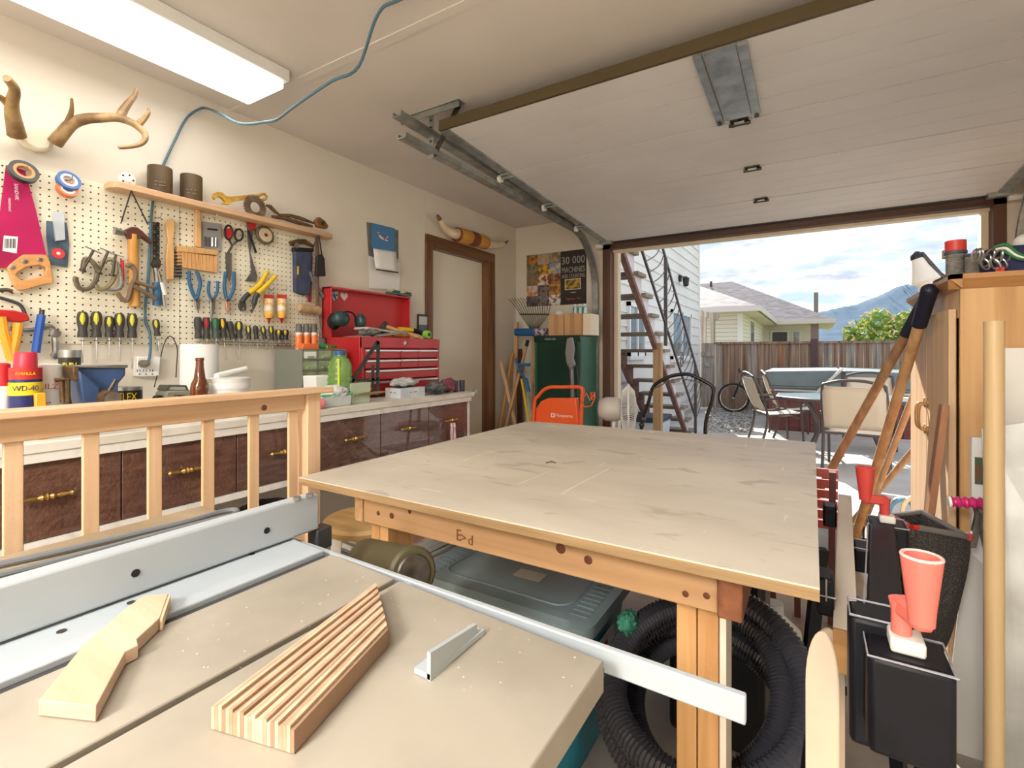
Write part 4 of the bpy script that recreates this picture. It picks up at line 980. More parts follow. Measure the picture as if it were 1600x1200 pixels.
# yellow slip-joint pliers, pair
for i, (pts, hd, lab) in enumerate([(c7([(712, 30), (620, 180), (480, 300), (415, 385)]), c7([(370, 390), (450, 375), (462, 450), (420, 492), (445, 440), (430, 430), (405, 488), (380, 455)]), 'black and yellow slip-joint pliers, upper of the pair'),
                                    (c7([(805, 80), (700, 190), (590, 300), (560, 400)]), c7([(530, 385), (580, 390), (560, 440), (525, 505), (515, 480), (535, 440)]), 'black and yellow slip-joint pliers, lower of the pair')]):
    t = peg_thing('slip_joint_pliers', lab, 'pliers', pts[0][0], pts[0][1], 'slip-joint pliers')
    n = 10; sp = spline(px3(pts, 0.035+0.02*i), 6); k = len(sp)//2
    MB().tube(sp[:k+1], 0.012, 10).build('yellow_grip', m_yellow, t); MB().tube(sp[k:], 0.013, 10).build('black_shank', m_dark, t)
    flat(hd, 0.012, 0.03+0.02*i).build('jaws', M('pliers_head', (86, 84, 82), 0.4, 0.6), t, bev=0.002)
    a = sp[k]; MB().tube([a, sp[k+2]], 0.0138, 10).build('yellow_band', m_yellow, t)
# glue tubes
def tube_glue(u, label):
    t = peg_thing('glue_tube', label, 'glue tube', u, 480, 'pair of glue tubes')
    w2 = 7.5
    flat([(u-w2, 460), (u+w2, 461), (u+w2, 467), (u-w2, 466)], 0.004, 0.03).build('crimp', M('tube_red', (214, 70, 62), 0.4), t)
    a, b = W(u, 467, 0.032), W(u, 497, 0.032); k = mpp(u, X=WX+0.03)
    MB().lathe(a, b-a, [(0, 7.2*k), ((b-a).length*0.75, 7*k), ((b-a).length, 5.5*k)], 16).build('tube_body', M('tube_orange_white', (240, 186, 70), 0.4, col2=(236, 232, 220), scale=(3, 3, 22), lo=0.45, hi=0.55), t)
    MB().lathe(b, b-a, [(0, 4*k), (0.01, 2*k), (0.03, 1*k)], 10).build('nozzle', m_red, t)
    lettering('- -', W(u, 474, 0.032+7.2*k), (0, 1, 0), (0, 0, 1), 0.004, M('tube_red', (214, 70, 62)), t, width=0.02)
    hook(t, u, 452)
tube_glue(420, 'orange and white glue tube nearest the pliers'); tube_glue(440, 'orange and white glue tube nearest the hatchet pouch')
# hatchet in a blue pouch
hp = peg_thing('hatchet_pouch', 'navy blue tool pouch under an old pickaxe head', 'tool pouch', 468, 420)
flat([(456, 391), (484, 392), (480, 461), (472, 462), (457, 457)], 0.03, 0.014).build('pouch', M('navy_pouch', (70, 78, 104), 0.7, col2=(56, 62, 86), scale=(20, 20, 20)), hp, bev=0.006)
flat([(455, 387), (485, 389), (484, 395), (455, 394)], 0.034, 0.012).build('pouch_rim', m_black, hp, bev=0.003)
flat([(450, 378), (462, 374), (474, 374), (489, 384), (488, 387), (474, 381), (466, 382), (455, 385), (452, 382)], 0.018, 0.02).build('pick_head', m_rust, hp, bev=0.002)
c = W(463, 384, 0.048); MB().lathe(c, (1, 0, 0), [(0, 0.014), (0.006, 0.014), (0.006, 0)]).build('snap', m_steel, hp)
flat([(464.5, 416), (467, 416), (466.5, 429), (464, 429)], 0.001, 0.0445).build('yellow_tab', m_yellow, hp)
rb_ = peg_thing('red_bar', 'slim red wrecking bar beside the navy pouch', 'bar', 483, 440)
flat([(481, 396), (487, 400), (485, 472), (480.5, 472)], 0.01, 0.02).build('shaft', M('dark_red', (140, 30, 36), 0.4), rb_)
bpn = peg_thing('black_pouch', 'black leather case hanging on a cord under the shelf end', 'case', 499, 415, off=0.06)
flat([(492, 400), (500, 397), (504, 405), (505.5, 432), (490.5, 432)], 0.022, 0.06).build('case', M('black_leather', (40, 34, 30), 0.6), bpn, bev=0.004)
MB().tube([W(496, 360, 0.075), W(499, 398, 0.07)], 0.0018, 5).tube([W(497, 360, 0.075), W(502, 399, 0.07)], 0.0018, 5).build('cord', m_dsteel, bpn)
gb = peg_thing('grey_hatchet', 'grey-handled hatchet slanting under the black case', 'hatchet', 495, 445)
wt([(484, 425), (490, 440), (497, 452), (505, 464)], 0.012, 0.04).build('handle', M('grey_rubber', (104, 108, 112), 0.6), gb)
ml = peg_thing('rawhide_mallet', 'rawhide mallet with pale log head beside the toolbox', 'mallet', 482, 482)
a, b = W(466, 480, 0.045), W(498, 486, 0.045); MB().lathe(a, b-a, [(0, 0.022), (0.004, 0.026), ((b-a).length, 0.026), ((b-a).length, 0)], 18).build('head', M('rawhide', (206, 176, 138), 0.8, col2=(178, 146, 106), scale=(20, 20, 20)), ml)
wt([(495, 370), (496, 478)], 0.010, 0.045, 8, 0).build('handle', M('dark_handle', (108, 84, 64), 0.6), ml)
wt([(496, 488), (498, 505), (501, 518)], 0.010, 0.045, 8).build('handle_end', M('worn_grey_wood', (150, 138, 124), 0.7), ml)
# hacksaw, bolt-cutter style pliers, blue pliers, ratchet at the left edge
hk = peg_thing('hacksaw', 'hacksaw with red handle at the left edge', 'hacksaw', 20, 480)
wt(c2([(-20, 650), (60, 645), (110, 660)]), 0.007, 0.03).build('frame', m_dsteel, hk)
wt(c2([(-20, 710), (100, 745), (190, 790), (245, 920)]), 0.006, 0.03, 8, 4).build('blade_frame', m_dark, hk)
flat(c2([(-40, 820), (120, 830), (235, 860), (255, 920), (180, 935), (60, 930), (-40, 900)]), 0.018, 0.022).build('handle', m_red, hk, bev=0.004)
op = peg_thing('long_pliers', 'long pliers with orange-yellow handles at the left edge', 'pliers', 15, 530)
m_oy = M('orange_yellow_grip', (238, 164, 40), 0.45)
wt([(2, 495), (6, 520), (13, 545), (17, 560)], 0.014, 0.05).build('handle', m_oy, op); wt([(29, 505), (25, 530), (20, 550), (18, 565)], 0.014, 0.05).build('handle', m_oy, op)
bp_ = peg_thing('blue_pliers', 'blue dipped pliers hanging below the hacksaw', 'pliers', 60, 520)
wt([(65, 492), (62, 510), (58, 535), (56, 551)], 0.013, 0.045).build('handle', M('royal_blue', (30, 84, 172), 0.4), bp_); wt([(65, 492), (66, 484)], 0.008, 0.045, 8, 0).build('jaw', m_dsteel, bp_)
rk = peg_thing('ratchet_set', 'chrome ratchet with bent extension bar', 'ratchet', 60, 515)
wt([(14, 513), (40, 516), (60, 514), (80, 510)], 0.009, 0.03, 8).build('extension', m_steel, rk)
wt([(70, 509), (80, 512), (85, 520), (86, 535), (87, 556)], 0.010, 0.034, 8).build('arm', m_steel, rk)
for u, v in ((85, 521), (87, 555)): MB().lathe(W(u, v, 0.028), (1, 0, 0), [(0, 0.016), (0.016, 0.016), (0.018, 0.01), (0.018, 0)]).build('socket_head', m_steel, rk)
# screwdrivers
m_sg = M('screwdriver_grip', (62, 60, 58), 0.55); m_chr = M('chrome_shank', (206, 206, 204), 0.25, 0.9)
def screwdriver(u, v0, v1, v2, w, patch, label, du=0.0, gm=m_sg, stubby=False):
    t = peg_thing('screwdriver', label, 'screwdriver', u, v1, 'screwdrivers hanging in a row on the pegboard')
    a, b, c = W(u, v0, 0.04), W(u+du, v1, 0.04), W(u+du*2.0, v2, 0.04); L_ = (b-a).length; k = mpp(u, X=WX+0.04); r = w*k/2
    MB().lathe(a, b-a, [(0, r*0.55), (L_*0.06, r*0.85), (L_*0.25, r), (L_*0.45, r*0.95), (L_*0.68, r*0.72), (L_*0.85, r*0.85), (L_, r*0.9)], 12).build('handle', gm, t)
    if patch:
        q0, q1 = a+(b-a)*0.06, a+(b-a)*0.5; nrm = V((-a.x, -a.y, 0)).normalized()
        MB().tube([q0+nrm*r*0.62, (q0+q1)/2+nrm*r*0.80, q1+nrm*r*0.55], [r*0.3, r*0.48, r*0.35], 8).build('grip_patch', patch, t)
    MB().cyl(b, c, 0.0032, n=8).build('shank', m_chr, t)
    MB().tube([W(u+du-4, v1+5, 0.008), W(u+du-4, v1+5, 0.05), W(u+du+4, v1+5.5, 0.05), W(u+du+4, v1+5.5, 0.008)], 0.0016, 5).build('peg_hook', m_steel, t)
m_py = M('grip_lime_yellow', (214, 206, 60), 0.5)
ords = ['first', 'second', 'third', 'fourth', 'fifth']
for i, (u, v0, v1, v2, w) in enumerate([(129, 487, 527, 567, 15), (150.5, 487, 527, 566, 15), (170.6, 494, 527, 556, 12.5), (186.5, 489.5, 527, 565, 14), (206.5, 490, 527.5, 577, 14)]):
    screwdriver(u, v0, v1, v2, w, m_py, '%s black and yellow screwdriver of the five below the hammer' % ords[i])
screwdriver(243, 499, 525, 550, 10, m_py, 'small black and yellow screwdriver alone beside the blue cable', du=3)
R = [(309, 495, 529, 545, 11.5, None, 'plain black screwdriver, first of the long row', 1, m_sg), (322, 496, 529, 545, 11, m_red, 'screwdriver with red patch in the long row', 1, m_sg), (336, 497, 529, 563, 12, m_green, 'green and black screwdriver in the long row', 1.5, M('dark_green_grip', (66, 84, 74), 0.5)),
     (347, 497, 528, 563, 11, m_yellow, 'screwdriver with bright yellow patch next to the green one', 3, m_sg), (358, 502, 529, 562, 10, None, 'slanting plain black screwdriver in the long row', 6, m_sg), (373, 502, 529, 562, 11, m_py, 'yellow-patched screwdriver right of the slanting black one', 1, m_sg),
     (387.5, 509, 530, 545, 8, m_py, 'small yellow-patched screwdriver, first of the four short ones', 1.5, m_sg), (399, 509, 530, 546, 8, None, 'small plain black screwdriver in the long row', 2, m_sg), (410, 510, 530, 547, 8, m_py, 'small slanting yellow-patched screwdriver in the long row', 4, m_sg), (423, 510, 531, 545, 8, m_py, 'small yellow-patched screwdriver left of the stubby pair', 2, m_sg),
     (435.5, 515, 531, 540, 10, m_yellow, 'stubby yellow screwdriver, left of the stubby pair', 0, m_sg), (446, 515, 531, 540, 10, m_yellow, 'stubby yellow screwdriver, right of the stubby pair', 0, M('navy_grip', (44, 50, 70), 0.5))]
for u, v0, v1, v2, w, pm, lab, du, gm in R: screwdriver(u, v0, v1, v2, w, pm, lab, du, gm)
rk = peg_thing('tool_holder_rail', 'thin wire tool rail under the long screwdriver row', 'tool rail', 390, 537)
MB().tube([W(330, 538, 0.03), W(455, 541, 0.03)], 0.002, 5).tube([W(330, 534, 0.05), W(455, 537, 0.05)], 0.002, 5).build('rail_wire', m_steel, rk)
for k in range(16): MB().tube([W(334+k*7.6, 534+k*0.2, 0.05), W(334+k*7.6, 538+k*0.2, 0.03), W(334+k*7.6, 533+k*0.2, 0.009)], 0.0015, 4).build('prong', m_steel, rk)
# outlet adapter with blue cable up to the ceiling
oa = peg_thing('outlet_adapter', 'white multi-outlet adapter on the wall under the pegboard', 'outlet', 226, 575)
flat([(209, 557), (246, 557), (243, 588), (207, 588)], 0.035, 0.0).build('adapter_body', m_white, oa, bev=0.004)
for k in range(3): 
    for s in (-1, 1): flat([(216+k*10+s*2.2, 577), (217+k*10+s*2.2, 577), (217+k*10+s*2.2, 581), (216+k*10+s*2.2, 581)], 0.0006, 0.0352).build('slot', m_ink, oa)
    flat([(217.2+k*10, 583.5), (219+k*10, 583.5), (219+k*10, 585.5), (217.2+k*10, 585.5)], 0.0006, 0.0352).build('ground_hole', m_ink, oa)
bcab = thing('blue_cable', 'blue-grey power cable running from outlet up the wall to the ceiling', 'cable', W(230, 567, 0.04))
m_cab_ = M('blue_grey_cable', (78, 112, 128), 0.5)
cpts = [W(226, 567, 0.07), W(232, 564, 0.05), W(235, 545, 0.03), W(234, 520, 0.025), W(227, 500, 0.022), W(228, 470, 0.022), W(231, 445, 0.022), W(233, 410, 0.022), W(235, 370, 0.022), W(236, 340, 0.016), W(238, 322, 0.0165), W(241, 305, 0.0075), W(244, 290, 0.0072)]
cpts += [W(248, 275, 0.0072), W(256, 256, 0.012), at(272, 222, X=WX+0.02), at(290, 187, X=WX+0.02), at(308, 172, X=WX+0.02), at(322, 169, X=WX+0.05)]
ca = at(322, 169, X=WX+0.05)
cpts += [at(345, 178, X=WX+0.25), at(366, 190, X=WX+0.4), at(386, 194, X=WX+0.52), at(412, 191, X=WX+0.62), at(432, 187, X=WX+0.72), at(455, 170, X=WX+0.85), at(483, 150, X=WX+0.95)]
cpts += [at(520, 126, X=WX+1.05), at(560, 104, X=WX+1.12)]; pe = cpts[-1]; cpts += [V((pe.x+0.08, pe.y+0.02, CEIL-0.03)), V((pe.x+0.2, pe.y+0.03, CEIL-0.012)), V((pe.x+0.7, pe.y+0.05, CEIL-0.012))]
MB().tube(spline(cpts, 6), 0.0055, 8).build('cable', m_cab_, bcab)
MB().box((cpts[-1].x-0.02, cpts[-1].y-0.05, CEIL-0.03), (cpts[-1].x+0.08, cpts[-1].y+0.05, CEIL-0.001)).build('junction_box', m_white, bcab, bev=0.004)
a = W(222, 568, 0.036); MB().lathe(a, (1, 0.05, 0), [(0, 0.016), (0.03, 0.016), (0.05, 0.009), (0.055, 0)], 14).build('plug', M('dark_plug', (110, 100, 86), 0.5), bcab)
# black thin wire loop
MB().tube(spline([W(241, 605, 0.05), W(247, 580, 0.03), W(254, 545, 0.03), W(262, 527, 0.03), W(270, 528, 0.03), W(277, 545, 0.03), W(276, 570, 0.03), W(275, 590, 0.04)], 6), 0.0022, 6).build('wire_loop', m_black, None, 'thin black wire loop hanging from the pegboard bottom', 'wire')

# ================================================================ antlers, horns, calendar, picture
m_ant = M('antler', (116, 88, 52), 0.5, col2=(168, 138, 92), scale=(14, 14, 14), lo=0.4, hi=0.6)
m_bone = M('bone', (232, 222, 200), 0.5)
an = thing('deer_antlers', 'mounted deer antlers on pale skull plate above the pegboard', 'antlers', W(60, 215, 0.05))
def A2(pts, offs): return spline([W(x/5.714, 150+y/5.714, o) for (x, y), o in zip(pts, offs)], 5)
def taper(p, r0, r1): n = len(p); return [r0+(r1-r0)*i/(n-1) for i in range(n)]
q = A2([(490, 420), (540, 360), (640, 250), (760, 205), (900, 195), (1050, 195), (1180, 240), (1260, 300), (1300, 360), (1270, 420), (1180, 450), (1060, 462)], [.06, .08, .11, .14, .17, .2, .23, .25, .26, .27, .28, .28]); MB().tube(q, taper(q, 0.024, 0.006), 10).build('main_beam', m_ant, an)
q = A2([(600, 260), (620, 200), (640, 120), (640, 20)], [.1, .12, .14, .16]); MB().tube(q, taper(q, 0.014, 0.004), 8).build('tine', m_ant, an)
q = A2([(1070, 190), (1100, 130), (1150, 60), (1200, 0), (1220, -60)], [.2, .2, .2, .2, .2]); MB().tube(q, taper(q, 0.018, 0.006), 8).build('tine', m_ant, an)
q = A2([(1240, 250), (1290, 200), (1325, 150), (1325, 110)], [.24, .25, .26, .26]); MB().tube(q, taper(q, 0.013, 0.004), 8).build('tine', m_ant, an)
q = A2([(150, 350), (130, 250), (110, 150), (110, 50), (130, -60), (60, -160)], [.06, .09, .12, .16, .2, .24]); MB().tube(q, taper(q, 0.028, 0.012), 10).build('main_beam', m_ant, an)
q = A2([(120, 130), (60, 60), (0, 10), (-60, -20)], [.12, .14, .16, .18]); MB().tube(q, taper(q, 0.016, 0.006), 8).build('tine', m_ant, an)
flat([(x/5.714, 150+y/5.714) for x, y in [(130, 330), (220, 290), (350, 290), (440, 320), (470, 420), (420, 510), (300, 510), (200, 460), (140, 400)]], 0.045, 0.004).build('skull_plate', m_bone, an, bev=0.012)
# steer horns above the door
hz = thing('steer_horns', 'polished steer horns with leather centre above the door', 'horns', W(735, 380, 0.03))
def D(pts, off): return [W(540+x/5.333, 320+y/5.333, off) for x, y in pts]
m_horn = M('horn_ivory', (240, 222, 192), 0.3, coat=0.3, col2=(222, 198, 164), scale=(10, 10, 10)); m_tip = M('horn_tip', (120, 92, 62), 0.3)
q = spline(D([(960, 245), (900, 240), (840, 210), (800, 150), (770, 95), (762, 84)], 0.07), 5); rr = taper(q, 0.048, 0.004); MB().tube(q[:-8], rr[:-8], 14).build('horn', m_horn, hz); MB().tube(q[-9:], rr[-9:], 10).build('horn_tip', m_tip, hz)
q = spline(D([(1150, 320), (1200, 335), (1260, 335), (1310, 325), (1340, 312), (1357, 300)], 0.07), 5); rr = taper(q, 0.046, 0.004); MB().tube(q[:-9], rr[:-9], 14).build('horn', m_horn, hz); MB().tube(q[-10:], rr[-10:], 10).build('horn_tip', m_tip, hz)
m_lea, m_lea2 = M('tan_leather', (206, 146, 62), 0.6), M('brown_leather', (118, 66, 38), 0.6)
cs = D([(930, 250), (1030, 275), (1090, 293), (1160, 315)], 0.07)
for a, b, mm in ((cs[0], cs[1], m_lea), (cs[1], cs[2], m_lea2), (cs[2], cs[3], m_lea)):
    MB().lathe(a, b-a, [(0, 0.056), (0.01, 0.060), ((b-a).length-0.01, 0.060), ((b-a).length, 0.056)], 18).build('leather_wrap', mm, hz)
for a in (cs[0], cs[3]): MB().lathe(a, cs[3]-cs[0], [(-0.004, 0.058), (0.004, 0.058)], 18).build('cord_band', m_lea2, hz)
# calendar
cd = thing('wall_calendar', 'wall calendar with blue aeroplane picture and curled page', 'calendar', W(600, 450, 0.01))
flat(D2 := [(573, 347), (622, 360), (622, 405), (576, 402)], 0.003, 0.004).build('backing', M('photo_backing', (96, 92, 76), 0.6, col2=(120, 122, 128), scale=(20, 20, 20)), cd)
flat([(580, 348), (617, 357), (617, 394), (580, 387)], 0.001, 0.009).build('sky_picture', M('calendar_blue', (74, 130, 178), 0.5), cd)
pln = [(589, 362), (592, 363), (595, 369), (600, 372), (607, 369), (605, 372), (602, 374), (607, 376), (605, 377), (599, 375), (593, 371)]
flat(pln, 0.0006, 0.0102).build('aeroplane', M('plane_white_red', (236, 226, 226), 0.5, col2=(206, 60, 58), scale=(40, 40, 40), lo=0.5, hi=0.56), cd)
MB().sheet(lambda u, v: W(583+u*36+v*4, 388+u*5+v*32, 0.012+0.05*math.sin(v*1.9)+0.0*u), 4, 8).build('curled_page', m_paper, cd, solid=0.0012)
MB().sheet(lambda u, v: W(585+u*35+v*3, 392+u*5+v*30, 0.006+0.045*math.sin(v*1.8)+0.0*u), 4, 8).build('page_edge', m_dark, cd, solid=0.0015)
flat([(576, 400), (625, 410), (624, 454), (577, 450)], 0.003, 0.0045).build('month_page', m_paper, cd)
pf = thing('picture_frame', 'small framed seascape standing behind the toolbox', 'picture', W(659, 505, 0.01))
flat([(652, 491), (668, 492), (667, 521), (652, 521)], 0.015, 0.003).build('frame', m_dark, pf)
flat([(654.5, 494), (667.5, 495), (667, 508), (654.5, 507)], 0.001, 0.0185).build('print_sky', M('print_pale', (210, 214, 216), 0.6), pf)
flat([(654.5, 507), (667, 508), (667, 519), (654.5, 519)], 0.001, 0.0185).build('print_sea', M('print_slate', (98, 110, 122), 0.6), pf)
# ================================================================ workbench counter with drawers
CT = 0.958; CX = -1.90; CEND = at(742, 612, X=CX).y
m_ctop = M('white_counter', (232, 228, 216), 0.5, col2=(206, 198, 182), scale=(7, 7, 7), lo=0.45, hi=0.8)
m_cedge = M('white_edge', (238, 234, 226), 0.5, col2=(214, 206, 194), scale=(3, 20, 20), lo=0.5, hi=0.8)
wbn = thing('workbench_counter', 'long white workbench counter along the pegboard wall', 'workbench', (-2.2, 1.1, 0))
MB().box((WX, -0.9, CT-0.03), (CX, CEND, CT)).build('countertop', m_ctop, wbn, bev=0.003)
MB().box((CX-0.02, -0.9, CT-0.058), (CX-0.005, CEND-0.03, CT-0.03)).build('front_apron', m_cedge, wbn)
MB().box((WX, CEND-0.05, CT-0.33), (CX-0.02, CEND-0.03, CT-0.03)).build('end_panel', m_cedge, wbn)
MB().box((WX, -0.9, CT-0.312), (CX-0.03, CEND-0.03, CT-0.292)).build('lower_shelf', m_cedge, wbn)
MB().box((CX-0.035, -0.9, CT-0.312), (CX-0.015, CEND-0.03, CT-0.288)).build('bottom_strip', m_cedge, wbn)
for y in (-0.8, 0.9, CEND-0.09): MB().box((CX-0.10, y, 0), (CX-0.03, y+0.06, CT-0.313)).build('leg', m_pine_z, wbn)
for y in (-0.8, CEND-0.09): MB().box((WX+0.02, y, 0), (WX+0.08, y+0.06, CT-0.313)).build('leg', m_pine_z, wbn)
m_drawer = M('brown_drawer_front', (112, 78, 64), 0.3, col2=(90, 60, 50), scale=(3, 16, 60), bump=0.6, bscale=70, coat=0.9)
DXF = CX-0.022
seam = [at(u, 700, X=DXF).y for u in (190, 365, 497, 594, 669, 730)]
w_ = (seam[5]-seam[0])/5
ys = [seam[0]-w_*3, seam[0]-w_*2, seam[0]-w_]+[seam[0]+w_*k for k in range(6)]
hl = ['far left, out of view', 'second', 'third', 'fourth', 'fifth', 'sixth', 'seventh', 'eighth']
for k in range(8):
    ya, yb = ys[k]+0.002, ys[k+1]-0.002
    dr = MB().box((DXF-0.018, ya, CT-0.285), (DXF, yb, CT-0.060)).build('drawer', m_drawer, wbn, bev=0.002)
    yc, zc = (ya+yb)/2, CT-0.16
    hd = MB()
    L2 = 0.062
    prof = [(-L2, 0.002), (-L2+0.006, 0.006), (-L2+0.014, 0.003), (-0.03, 0.005), (-0.022, 0.003), (-0.012, 0.007), (-0.004, 0.004), (0, 0.008), (0.004, 0.004), (0.012, 0.007), (0.022, 0.003), (0.03, 0.005), (L2-0.014, 0.003), (L2-0.006, 0.006), (L2, 0.002)]
    hd.lathe((DXF+0.022, yc, zc), (0, 1, 0), [(a_, b_*1.45) for a_, b_ in prof], 10)
    for s in (-1, 1): hd.cyl((DXF, yc+s*0.038, zc), (DXF+0.022, yc+s*0.038, zc), 0.004, n=8)
    hd.build('handle', m_brass, dr)
MB().sheet(lambda u, v: (DXF+0.03+0.012*math.sin(u*9+v*3), at(700, 660, X=DXF).y-0.035+0.07*u*(0.5+0.5*v)+0.02, CT-0.175-0.20*v), 8, 8).build('dish_towel', M('towel_pink_green', (232, 196, 204), 0.9, col2=(60, 120, 84), scale=(6, 6, 9), lo=0.5, hi=0.6), None, 'pink and green towel hanging from the last drawer handle', 'towel', solid=0.006)
# things on the lower shelf and floor below the counter
MB().ell((CX-0.22, 1.32, CT-0.50), (0.16, 0.17, 0.09), noise=0.08, seed=2).build('dark_bag', M('plum_bag', (66, 56, 74), 0.5), None, 'dark plum plastic bag under the counter', 'bag', sub=1)
MB().box((CX-0.4, 0.35, 0.0), (CX-0.1, 0.9, 0.40)).build('steel_case', m_dark, None, 'dark grey case on the floor under the counter', 'case', bev=0.02)

def on_counter(u, X=-2.15): return at(u, 600, X=X).y
def zat(u, v, X): return at(u, v, X=X).z
def facing(c, r):
    d = V((-c.x, -c.y, 0)).normalized(); return c+d*r, V((0, 0, 1)).cross(d), d
# --- spray cans
def spray(u, X, rpx, vtop, body, cap, label, text=None, tcol=None, band=None, capfrac=0.22, dome=True):
    y = on_counter(u, X); r = rpx*mpp(u, X=X); h = zat(u, vtop, X)-CT; t = thing('spray_can', label, 'spray can', (X, y, CT), 'spray cans on the counter')
    hc = h*(1-capfrac)
    MB().lathe((X, y, CT), (0, 0, 1), [(0, r*0.96), (0.004, r), (hc-0.02, r), (hc-0.012, r*0.98), (hc, r*(0.72 if dome else 0.98))], 22).build('can_body', body, t)
    MB().lathe((X, y, CT+hc), (0, 0, 1), [(0, r*(0.72 if dome else 0.97)), (h*capfrac-0.004, r*(0.68 if dome else 0.95)), (h*capfrac, r*0.6)], 20).build('cap', cap, t)
    if band is not None:
        for z0, z1, mm in band: MB().lathe((X, y, CT+hc*z0), (0, 0, 1), [(0, r*1.004), (hc*(z1-z0), r*1.004)], 22).build('label_band', mm, t)
    if text:
        for s, z, hh, mm in text:
            p, rg, d = facing(V((X, y, CT+hc*z)), r*1.012); lettering(s, p, rg, (0, 0, 1), hh, mm, t, width=min(r*1.5, hh*len(s)*0.75))
m_navy = M('can_navy', (36, 44, 104), 0.3); m_canred = M('can_red', (200, 48, 44), 0.3); m_canyel = M('can_yellow', (244, 214, 40), 0.35)
spray(40, -2.02, 19.5, 550, m_navy, M('cap_red', (206, 52, 74), 0.4), 'navy blue lubricant spray can with red cap and yellow badge',
      [('WD-40', 0.72, 0.016, m_navy), ('FORMULA', 0.92, 0.008, m_canyel)], None, [(0.84, 1.0, m_canred), (0.62, 0.80, m_canyel), (0.06, 0.16, m_paper)], 0.18)
spray(76, -2.08, 16.5, 568, m_paper, m_white, 'white primer spray can with red print', [('KILZ', 0.9, 0.016, m_canred), ('- --', 0.6, 0.003, m_ink)], None, [(0.05, 0.5, M('label_coral', (216, 96, 98), 0.4))], 0.24, False)
spray(4, -2.06, 9.5, 567, m_paper, M('cap_red2', (196, 44, 50), 0.4), 'white aerosol with red cap at the left edge', None, None, [(0.1, 0.35, m_canred)], 0.3, False)
# yellow glue stick leaning by the white can
y = on_counter(63, -1.98); MB().prism([V((-1.98, y-0.012, CT)), V((-1.98, y+0.012, CT)), V((-1.98, y+0.008, CT+0.14)), V((-1.98, y-0.016, CT+0.14))], (0.02, 0, 0)).build('yellow_marker', M('amber_plastic', (240, 176, 48), 0.4), None, 'amber yellow plastic tube between the spray cans', 'tube', bev=0.003)
# --- bench vise
vx = -2.05; vs_ = thing('bench_vise', 'blue bench vise with worn steel jaws', 'vise', (vx, on_counter(140, vx), CT))
m_vise = M('vise_blue', (62, 92, 140), 0.45, col2=(48, 72, 112), scale=(10, 10, 10), coat=0.2)
def vp(pts, X): return [at(u, v, X=X) for u, v in pts]
vb = vp(c3([(600, 410), (1050, 400), (1045, 490), (985, 560), (975, 760), (790, 760), (795, 600), (640, 470)]), vx-0.05)
MB().prism(vb, (0.07, 0, 0)).build('rear_jaw_body', m_vise, vs_, bev=0.006)
MB().prism(vp(c3([(590, 403), (1050, 398), (1048, 425), (610, 425)]), vx-0.055), (0.085, 0, 0)).build('jaw_face', m_steel, vs_, bev=0.002)
fb = vp(c3([(600, 440), (640, 470), (790, 590), (790, 760), (640, 760), (610, 600)]), vx-0.04)
MB().prism(fb, (0.10, 0, 0)).build('front_jaw_body', m_vise, vs_, bev=0.006)
MB().prism(vp(c3([(550, 410), (600, 410), (605, 520), (570, 540), (545, 480)]), vx-0.05), (0.1, 0, 0)).build('jaw_plate', m_rust, vs_, bev=0.003)
a = at(*c3([(900, 690)])[0], X=vx+0.02); MB().cyl(a, a+V((0.09, 0, 0)), 0.026, n=18).build('screw_end', m_rust, vs_); MB().cyl(a+V((0.09, 0, 0)), a+V((0.1, 0, 0)), 0.022, n=18).build('screw_cap', m_steel, vs_)
MB().cyl(a+V((0.06, 0, 0.02)), a+V((0.06, 0.02, 0.06)), 0.007).build('handle_bar', m_dsteel, vs_)
MB().box((vx-0.06, vs_.location.y-0.09, CT), (vx+0.06, vs_.location.y+0.09, CT+0.03)).build('base', m_vise, vs_, bev=0.006)
cb = thing('c_clamp', 'rusty C clamp standing beside the blue vise', 'clamp', (-1.98, on_counter(92, -1.98), CT))
MB().tube([at(u, v, X=-1.98) for u, v in c3([(490, 540), (600, 530), (600, 740)])], 0.008, 8).tube([at(u, v, X=-1.98) for u, v in c3([(545, 545), (560, 735)])], 0.007, 8).build('frame', m_rust, cb)
# --- sealant jars
def jar(u, vtop, rpx, X, label, zbase=CT):
    y = on_counter(u, X); r = rpx*mpp(u, X=X); z1 = zat(u, vtop, X); t = thing('sealant_can', label, 'can', (X, y, zbase), 'sealant cans'); h = z1-zbase
    MB().lathe((X, y, zbase), (0, 0, 1), [(0, r), (h*0.9, r)], 24).build('can_body', M('black_label', (44, 42, 40), 0.4), t)
    MB().lathe((X, y, zbase+h*0.9), (0, 0, 1), [(0, r*1.03), (h*0.1, r*1.03), (h*0.1, r*0.9), (h*0.06, 0)], 24).build('lid', m_galv, t)
    for s, z in (('FLEX', 0.72), ('SEAL', 0.48)):
        p, rg, d = facing(V((X, y, zbase+h*z)), r*1.02); lettering(s, p, rg, (0, 0, 1), h*0.22, m_canyel, t, width=r*1.2)
jar(200, 604, 18.5, -2.25, 'squat black sealant can with yellow lettering beside the vise')
jar(109, 547, 13.5, -2.33, 'taller sealant jar half hidden behind the vise')
